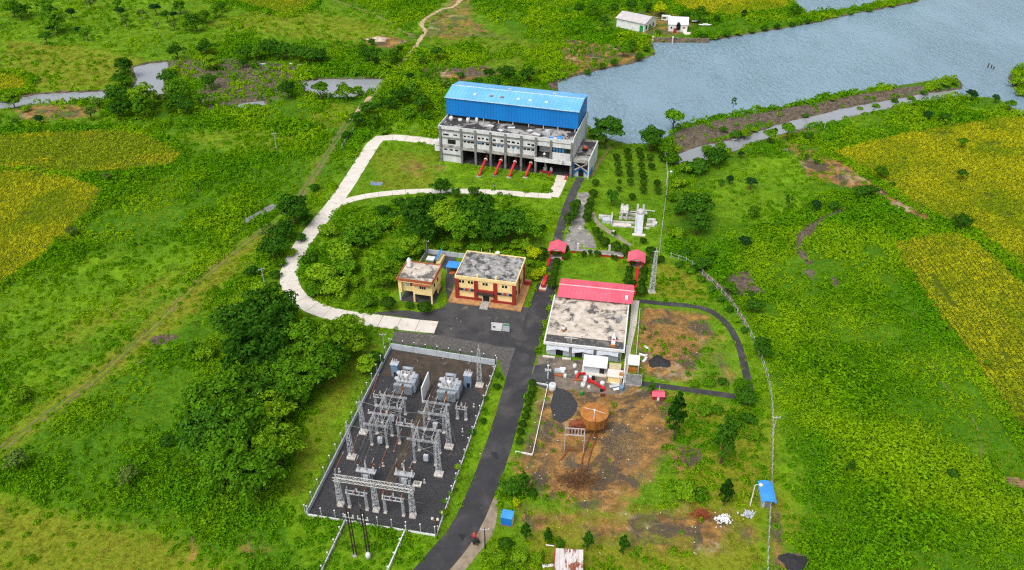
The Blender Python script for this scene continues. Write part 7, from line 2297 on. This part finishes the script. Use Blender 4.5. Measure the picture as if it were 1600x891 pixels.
# garden: topiary
Z7 = lambda x, y: (840 + x / 4.454, 230 + y / 4.454)
rows = [("first row from the lake", [(550, 70), (625, 30), (630, 68), (705, 25), (718, 72), (785, 70), (862, 75)]),
        ("second row from the lake", [(558, 125), (635, 128), (722, 130), (793, 133)]),
        ("third row from the lake", [(565, 178), (643, 180), (727, 182), (738, 212)]),
        ("fourth row from the lake", [(570, 238), (648, 240), (735, 248), (830, 250)]),
        ("fifth row from the lake", [(565, 290), (735, 300), (838, 305), (658, 345), (400, 245)])]
for nm, q in rows:
    cluster("ball", [(*Z7(x, y), 4.0 if x == 565 and y > 280 else 5.6 if x not in (570,) else 3.5) for x, y in q], "topiary_ball", "clipped round shrub", "in the garden orchard, " + nm, "topiary", "clipped shrubs of the garden")
tree("broad", *Z7(520, 345), 11, "garden_tree", "small round tree on the grass just above the white model", "tree", None, 0)
cluster("ball", [(*Z7(x, y), r) for x, y, r in ((275, 395, 7), (243, 408, 6), (262, 432, 7), (255, 465, 7), (225, 500, 9))], "topiary_ball", "clipped shrub", "in the hedge left of the garden terrace", "topiary", way="near")
cluster("ball", [(*Z7(x, y), r) for x, y, r in ((390, 320, 7), (372, 375, 6), (358, 415, 7), (350, 455, 7), (345, 490, 7), (40, 560, 5))], "topiary_ball", "clipped shrub", "in the hedge right of the garden terrace", "topiary", way="near")
cluster("ball", [(*Z7(x, y), r) for x, y, r in ((405, 578, 6), (425, 615, 7), (465, 662, 8), (548, 690, 8), (605, 705, 7), (735, 650, 5), (530, 600, 4))], "topiary_ball", "round garden shrub", "below and beside the white model", "topiary")
Z8 = lambda x, y: (830 + x / 6.957, 360 + y / 6.957)
cluster("column", [(*Z8(x, y), r) for x, y, r in ((575, 252, 4.6), (640, 242, 4.6), (705, 250, 4.6), (742, 258, 4.2), (882, 290, 4.0), (922, 300, 4.0), (1015, 240, 6))], "cypress_shrub", "dark conical shrub", "in front of the low red wall", "shrub")
cluster("ball", [(*Z8(x, y), r) for x, y, r in ((265, 240, 7), (120, 240, 8), (110, 295, 6), (275, 340, 6), (262, 390, 6), (245, 450, 6.5), (232, 520, 6.5), (220, 585, 7.5), (375, 275, 6))], "cypress_shrub", "clipped dark shrub", "in the row below the left pavilion", "shrub", way="near")
tree("column", *Z8(383, 190), 5, "cypress_shrub", "tall dark cypress just right of the left pavilion", "shrub", None, 0)
cluster("ball", [(*Z8(x, y), r) for x, y, r in ((1095, 350, 6), (1070, 420, 6), (1060, 482, 6), (1045, 545, 7), (1255, 320, 6), (1225, 440, 6.5), (1215, 510, 6.5), (1200, 572, 5), (1190, 655, 9), (1110, 565, 5), (1340, 320, 6), (1300, 230, 8), (1410, 315, 6))], "cypress_shrub", "clipped dark shrub", "beside the long red ramp", "shrub", way="near")
# compound right
tree("fir", 1057, 652, 23, "conifer_tree", "tall dark conifer near the small red hut", "tree", None, 0, 0.95, 1.3)
tree("fir", 1133, 690, 26, "conifer_tree", "broad feathery conifer in the middle of the right compound", "tree", None, 1, 1.0, 1.1)
tree("fir", 1135, 770, 17, "conifer_tree", "smaller dark conifer left of the blue guard post", "tree", None, 0)
cluster("dense", [(1165, 620, 16, None, 0), (1163, 602, 10), (1192, 545, 17, None, 0), (1018, 606, 8, "fir"), (1210, 745, 8, "bush"), (1180, 478, 13), (1172, 460, 8, "bush"), (1140, 450, 11)], "fence_tree", "dark bushy tree", "near the right-hand perimeter fence")
cluster("bush", [(1072, 768, 20, None, 1), (1095, 775, 14, None, 0), (1055, 760, 11), (1100, 640, 12), (1120, 640, 10), (1145, 660, 13), (1170, 655, 12), (1180, 680, 11), (1085, 600, 8), (1110, 598, 10), (1128, 596, 8)], "compound_bush", "spreading green bush", "on the rough grass of the right compound", "bush")
cluster("fir", [(797, 762, 15, "dense", 0), (818, 755, 15, "fir", 1), (832, 772, 9, "bush"), (806, 786, 8, "yellow"), (822, 832, 12), (856, 838, 11), (876, 850, 7, "bush"), (918, 846, 13), (975, 852, 13), (790, 850, 12, "bush"), (780, 872, 14, "bush", 1), (812, 868, 14, "bush", 1), (840, 872, 11, "bush")], "roadside_conifer", "green tree", "in the scrub right of the main road")
Z6 = lambda x, y: (780 + x / 2.865, 580 + y / 2.865)
cluster("ball", [(*Z6(x, y), 6.0) for x, y in ((150, 52), (150, 82), (143, 108), (130, 138), (124, 168), (118, 200), (104, 236), (96, 272), (90, 312))], "lawn_shrub", "small dark shrub", "in the narrow lawn strip by the road", "shrub", way="near")
sx = []
for k in range(13):
    q = (k + 0.5) / 13
    sx.append((782 - 92 * q + 6 * math.sin(k * 2.1), 578 + 232 * q, 5.0 + 1.8 * math.sin(k * 1.7)))
cluster("bush", sx, "verge_shrub", "small bright shrub", "between switchyard fence and main road", "shrub", way="near")
cluster("bush", [(1060, 414, 7), (1078, 424, 7), (1095, 436, 7), (1112, 452, 7), (1126, 468, 7), (1140, 484, 7), (1152, 500, 7), (1163, 516, 7)], "fence_shrub", "low shrub", "inside the curving perimeter fence", "shrub")
# left and right meadow solitary plants
for kd, cx, cy, r, nm, lab in (("olive", 165, 277, 8, "meadow_tree", "grey-green small tree at the tip of the two left crop fields"), ("olive", 110, 360, 9, "meadow_tree", "small grey-green tree on the edge of the lower left crop field"),
                               ("sparse", 308, 288, 7, "dead_tree", "thin half-bare tree alone in the left meadow"), ("bush", 30, 620, 19, "meadow_bush", "wide green bush by the meadow track at the left edge"),
                               ("olive", 22, 718, 17, "meadow_bush", "grey-green bush at the left edge below the meadow track"), ("olive", 197, 742, 17, "meadow_bush", "grey-green bush in the lower left meadow"),
                               ("bush", 262, 690, 13, "meadow_bush", "low green bush left of the lower grove"), ("fir", 1330, 728, 9, "meadow_bush", "dark round conifer bush alone in the right meadow"),
                               ("broad", 1440, 577, 6, "meadow_tree", "tiny dark tree beside the faint footpath at right"), ("broad", 1542, 567, 5, "meadow_tree", "tiny tree at the edge of the lower right yellow field"),
                               ("bush", 1490, 740, 10, "meadow_bush", "light green bush left of the timber stack")):
    tree(kd, cx, cy, r, nm, lab, "tree" if "tree" in nm else "bush", None)

# ------------------------------------------------------------------ ground cover, scattered by geometry nodes (nobody could count it)
def clump(name, seed, n, r, h, leaf, m_, up=0.5, aspect=0.5):
    rg = np.random.default_rng(seed)
    a = rg.uniform(0, 6.28, n)
    d = np.sqrt(rg.uniform(0, 1, n)) * r
    z = h * (1 - 0.7 * (d / r) ** 2) * rg.uniform(0.45, 1.05, n) + 0.02
    C = np.stack([d * np.cos(a), d * np.sin(a), z], 1)
    Nn = np.stack([np.cos(a) * d / r, np.sin(a) * d / r, np.full(n, up)], 1) + rg.normal(size=(n, 3)) * 0.5
    return leaf_mesh(name, C, Nn, leaf, rg, m_, aspect)


def scatter(name, label, pts, zs, scl, idx, meshes, cat=None):
    col = D.collections.new(name + " sources")
    for j, me in enumerate(meshes):
        o = D.objects.new("%s_source_%d" % (name, j), me)
        col.objects.link(o)
    n = len(pts)
    me = D.meshes.new(name)
    me.vertices.add(n)
    me.vertices.foreach_set("co", np.column_stack([pts, zs]).astype(np.float32).ravel())
    me.attributes.new("scl", 'FLOAT', 'POINT').data.foreach_set("value", scl.astype(np.float32))
    me.attributes.new("idx", 'INT', 'POINT').data.foreach_set("value", idx.astype(np.int32))
    me.attributes.new("rot", 'FLOAT', 'POINT').data.foreach_set("value", np.random.default_rng(1).uniform(0, 6.28, n).astype(np.float32))
    ng = D.node_groups.new(name + " scatter", 'GeometryNodeTree')
    ng.interface.new_socket("Geometry", in_out='INPUT', socket_type='NodeSocketGeometry')
    ng.interface.new_socket("Geometry", in_out='OUTPUT', socket_type='NodeSocketGeometry')
    nn, ll = ng.nodes, ng.links
    gi, go = nn.new("NodeGroupInput"), nn.new("NodeGroupOutput")
    iop = nn.new("GeometryNodeInstanceOnPoints")
    ci = nn.new("GeometryNodeCollectionInfo")
    ci.inputs["Collection"].default_value = col
    ci.inputs["Separate Children"].default_value = True
    ci.inputs["Reset Children"].default_value = True
    iop.inputs["Pick Instance"].default_value = True

    def na(nm, ty):
        q = nn.new("GeometryNodeInputNamedAttribute")
        q.data_type = ty
        q.inputs["Name"].default_value = nm
        return q.outputs["Attribute"]
    cx = nn.new("ShaderNodeCombineXYZ")
    ll.new(na("rot", 'FLOAT'), cx.inputs[2])
    er = nn.new("FunctionNodeEulerToRotation")
    ll.new(cx.outputs[0], er.inputs[0])
    ll.new(gi.outputs[0], iop.inputs["Points"])
    ll.new(ci.outputs[0], iop.inputs["Instance"])
    ll.new(na("idx", 'INT'), iop.inputs["Instance Index"])
    ll.new(er.outputs[0], iop.inputs["Rotation"])
    ll.new(na("scl", 'FLOAT'), iop.inputs["Scale"])
    ll.new(iop.outputs[0], go.inputs[0])
    o = link(D.objects.new(name, me))
    md = o.modifiers.new("scatter", 'NODES')
    md.node_group = ng
    return tag(o, label, cat, kind="stuff")


rg = np.random.default_rng(12)


def candidates(y0, y1, sp):
    ys = np.arange(y0, y1, sp)
    xs = np.arange(-300, 300, sp)
    X, Y = np.meshgrid(xs, ys)
    X, Y = X.ravel() + rg.uniform(-0.5, 0.5, X.size) * sp, Y.ravel() + rg.uniform(-0.5, 0.5, X.size) * sp
    # only what the lens takes in, with a margin for a step to the side
    lim = 0.66 * np.sqrt(Y * Y + 120 ** 2) + 12
    k = (np.abs(X) < lim)
    return X[k], Y[k]


def blocked(X, Y, sd_min=0.3):
    b = water_sd(X, Y) < sd_min
    for q in KEEP_OUT:
        if isinstance(q, tuple):
            c, w = q
            s = (X > c[:, 0].min() - w) & (X < c[:, 0].max() + w) & (Y > c[:, 1].min() - w) & (Y < c[:, 1].max() + w) & ~b
            if s.any():
                b[s] |= sdline(X[s], Y[s], c) < w
        else:
            s = (X > q[:, 0].min()) & (X < q[:, 0].max()) & (Y > q[:, 1].min()) & (Y < q[:, 1].max()) & ~b
            if s.any():
                b[s] |= sdist(X[s], Y[s], q) < 0.1
    return b


for q in ([(-1, -1), (44, -1), (50, 0), (50, 16), (44, 24), (-2, 24)],):
    KEEP_OUT.append(np.array([pwl(u, v)[:2] for u, v in q]))
KEEP_OUT.append(np.array([wsl(u, v)[:2] for u, v in ((-1, -2), (20, -9), (21, 3), (20, 25), (-1, 25))]))
KEEP_OUT.append(np.array([hol(u, v)[:2] for u, v in ((-0.6, -0.4), (9, -0.4), (13, 10), (13, 22.5), (-0.4, 22.5), (-0.6, 8))]))
KEEP_OUT.append(poly([(697, 485), (812, 497), (835, 460), (830, 440), (810, 430), (700, 440)]))

XX, YY = [], []
for y0, y1, sp in ((78, 170, 0.95), (170, 260, 1.15), (260, 440, 1.6)):
    a, b = candidates(y0, y1, sp)
    XX.append(a)
    YY.append(b)
X, Y = np.concatenate(XX), np.concatenate(YY)
sp_ = np.concatenate([np.full(len(a), s) for a, s in zip(XX, (0.95, 1.15, 1.6))])
comp = sdist(X, Y, COMPOUND)
soil = field("soil", X, Y)
mud = np.maximum(field("mud", X, Y), 0)
smo = field("smooth", X, Y)
dens = 0.42 + 0.9 * (vnoise(X, Y, 9, 31) - 0.5) + 0.9 * (vnoise(X, Y, 26, 32) - 0.42)
dens = np.where(comp < 0, 0.16 + 0.9 * (vnoise(X, Y, 7, 33) - 0.5), dens)
lushin = np.zeros(X.shape)
for pg in ([(540, 335), (640, 320), (850, 330), (850, 370), (700, 380), (610, 372), (570, 395), (560, 470), (480, 465), (460, 420), (500, 350)], [(1040, 610), (1200, 640), (1200, 780), (1120, 800), (1050, 750), (1040, 690)],
           [(770, 845), (960, 860), (960, 960), (740, 960)], [(560, 180), (690, 130), (690, 215), (590, 205), (540, 260)]):
    lushin = np.maximum(lushin, sstep(2, -2, sdist(X, Y, poly(pg))))
dens = np.maximum(dens, lushin * (0.5 + 0.8 * (vnoise(X, Y, 6, 34) - 0.5)))
lawn = np.zeros(X.shape)
for pg in ([(868, 405), (985, 412), (985, 445), (872, 432), (862, 420)], [(925, 240), (1040, 235), (1030, 395), (990, 392), (920, 300)], [(805, 706), (836, 600), (856, 604), (833, 712)],
           [(480, 805), (612, 535), (596, 520), (470, 700), (455, 800)], [(690, 838), (776, 575), (795, 600), (760, 740), (690, 850)], [(545, 300), (590, 225), (690, 232), (690, 255), (850, 280), (850, 300), (700, 295)]):
    lawn = np.maximum(lawn, sstep(1.5, -1.5, sdist(X, Y, poly(pg))))
dens = dens * (1 - 0.45 * np.clip(field("dry", X, Y), 0, 1) * (comp < 4))
dens = dens * (1 - 0.9 * smo) * (1 - 0.95 * lawn) * (1 - 0.85 * np.clip(soil, 0, 1)) * (1 - 0.9 * np.clip(mud, 0, 1))
cr = np.full(X.shape, 1e9)
for g in CROPG.values():
    cr = np.minimum(cr, sdist(X, Y, g))
dens = np.where((cr > 0) & (cr < 3.5), np.maximum(dens, 0.75), dens)
dens = np.where(cr < 0, 0, dens)
keep = (rg.uniform(0, 1, X.shape) < np.clip(dens * 1.4, 0, 1)) & ~blocked(X, Y, 0.9)
wx, wy = X[keep], Y[keep]
band = sstep(9, 2, sdline(wx, wy, np.array([P(*q) for q in ((1205, 480), (1250, 520), (1300, 575), (1345, 630), (1375, 700), (1400, 780), (1440, 860))])))
ws_ = (1 + 0.55 * band) * sp_[keep] * rg.uniform(0.6, 1.25, keep.sum()) * (0.75 + 0.6 * np.clip(dens[keep], 0, 1))
WEEDS = [clump("weed", s, n, 0.8, h, 0.25, F_WEED, 0.6) for s, n, h in ((1, 46, 0.7), (2, 42, 1.05), (3, 50, 0.6), (4, 40, 1.35))]
scatter("wild_weeds", "rank green weeds covering the meadows", np.column_stack([wx, wy]), height(wx, wy) - 0.03, ws_, rg.integers(0, 4, len(wx)), WEEDS)
# short grass tufts elsewhere
keep = (rg.uniform(0, 1, X.shape) < np.clip(0.5 * (1 - 0.93 * np.clip(soil + mud, 0, 1)), 0, 1)) & (cr > 0) & ~keep & ~blocked(X, Y)
gx_, gy_ = X[keep], Y[keep]
GRASS = [clump("grass", s, n, 0.7, 0.16, 0.15, F_GRASS, 0.9, 0.22) for s, n in ((11, 40), (12, 46), (13, 34))]
F_DRYG = foliage("dry grass blades", lin(92, 98, 22), lin(160, 142, 58), lin(120, 132, 32), big=0.08)
GRASS += [clump("grass", s, n, 0.7, 0.16, 0.15, F_DRYG, 0.9, 0.22) for s, n in ((14, 40), (15, 46), (16, 34))]
gi_ = rg.integers(0, 3, len(gx_)) + 3 * (rg.uniform(0, 1, len(gx_)) < 0.95 * np.clip(field("dry", gx_, gy_) + 0.8 * field("soil", gx_, gy_), 0, 1))
scatter("meadow_grass", "short green and dry grass tufts over the lawns and meadows", np.column_stack([gx_, gy_]), height(gx_, gy_) - 0.02, sp_[keep] * rg.uniform(0.6, 1.2, len(gx_)), gi_, GRASS)
# crops stand in rows
CY = [clump("crop", s, n, 0.5, h, 0.15, F_CROP, 0.5, 0.4) for s, n, h in ((21, 30, 0.8), (22, 26, 0.95), (23, 34, 0.7))]
CG = [clump("crop", s, n, 0.5, h, 0.15, F_CROPG, 0.5, 0.4) for s, n, h in ((24, 30, 0.8), (25, 26, 0.95), (26, 34, 0.7))]
for nm, g in CROPG.items():
    rp, rq = P(1400, 390), P(1590, 660)
    ang = {"right_lower": math.atan2(rq[1] - rp[1], rq[0] - rp[0]), "right_upper": math.radians(-48)}.get(nm, math.radians(8))
    ca, sa = math.cos(ang), math.sin(ang)
    c0 = g.mean(0)
    rad = np.abs(g - c0).max() * 1.5
    sp = 0.85 if g[:, 1].mean() < 230 else 1.15
    u, v = np.meshgrid(np.arange(-rad, rad, sp * 0.75), np.arange(-rad, rad, sp * (1.4 if nm == "right_lower" else 1.25)))
    u, v = u.ravel() + rg.normal(0, 0.13, u.size), v.ravel() + rg.normal(0, 0.1, u.size)
    x, y = c0[0] + u * ca - v * sa, c0[1] + u * sa + v * ca
    ok = (sdist(x, y, g) < -0.2 + 0.8 * vnoise(x, y, 3, 9)) & (np.abs(x) < 0.66 * np.sqrt(y * y + 14400) + 12) & (vnoise(x, y, 4, 44) > 0.1)
    x, y = x[ok], y[ok]
    lab = {"left_upper": "green-yellow crop in the upper left field", "left_lower": "yellow crop in the lower left field", "right_upper": "yellow crop in the large upper right field", "right_lower": "yellow crop in rows in the lower right field",
           "top_left": "yellow-green crop in the field at the top left", "top_right": "golden crop in the field at the top beyond the houses", "pond_side": "small yellow crop patch by the left pond"}[nm]
    scatter("yellow_crop", lab, np.column_stack([x, y]), height(x, y) - 0.02, np.full(len(x), sp * 1.1) * rg.uniform(0.75, 1.25, len(x)), rg.integers(0, 3, len(x)), CG if nm in ("left_upper", "top_left") else CY)
# rubble lying on the stony embankment and muddy banks
keep = (rg.uniform(0, 1, X.shape) < 0.22 * np.clip(mud, 0, 1)) & (water_sd(X, Y) > 0.2)
m = MB()
for x, y, s in zip(X[keep], Y[keep], sp_[keep]):
    z = hz(x, y)
    r = s * rg.uniform(0.1, 0.28)
    a = rg.uniform(0, 6.28)
    vs = [(x + r * math.cos(a + q * 1.57), y + r * math.sin(a + q * 1.57) * 0.8, z - 0.05) for q in range(4)] + [(x + r * 0.2, y, z + r * 0.9)]
    m.raw(vs, [(0, 1, 4), (1, 2, 4), (2, 3, 4), (3, 0, 4)])
tag(m.build("bank_stones", M_MUD), "grey stones on the embankment and muddy banks", kind="stuff")

# scraps of pale litter on the bare earth and in the yards
m = MB()
for x0, x1, y0, y1, k in ((820, 1040, 590, 780, 70), (820, 1190, 780, 870, 40), (850, 985, 565, 610, 40), (1000, 1090, 490, 590, 25), (560, 770, 560, 800, 30), (700, 790, 490, 515, 6), (300, 560, 95, 150, 30)):
    for _ in range(k):
        x, y = P(rg.uniform(x0, x1), rg.uniform(y0, y1))
        z = max(hz(x, y), WATER_Z + 0.02) + 0.03
        r, a = rg.uniform(0.05, 0.15), rg.uniform(0, 6.28)
        m.raw([(x + r * math.cos(a + q * 1.57) * (1.6 if q % 2 else 0.7), y + r * math.sin(a + q * 1.57), z + (0.12 if q == 1 else 0)) for q in range(4)] + [(x, y, z + 0.1)], [(0, 1, 4), (1, 2, 4), (2, 3, 4), (3, 0, 4)])
tag(m.build("litter", M_SLAB), "pale scraps of litter on the bare earth", kind="stuff")
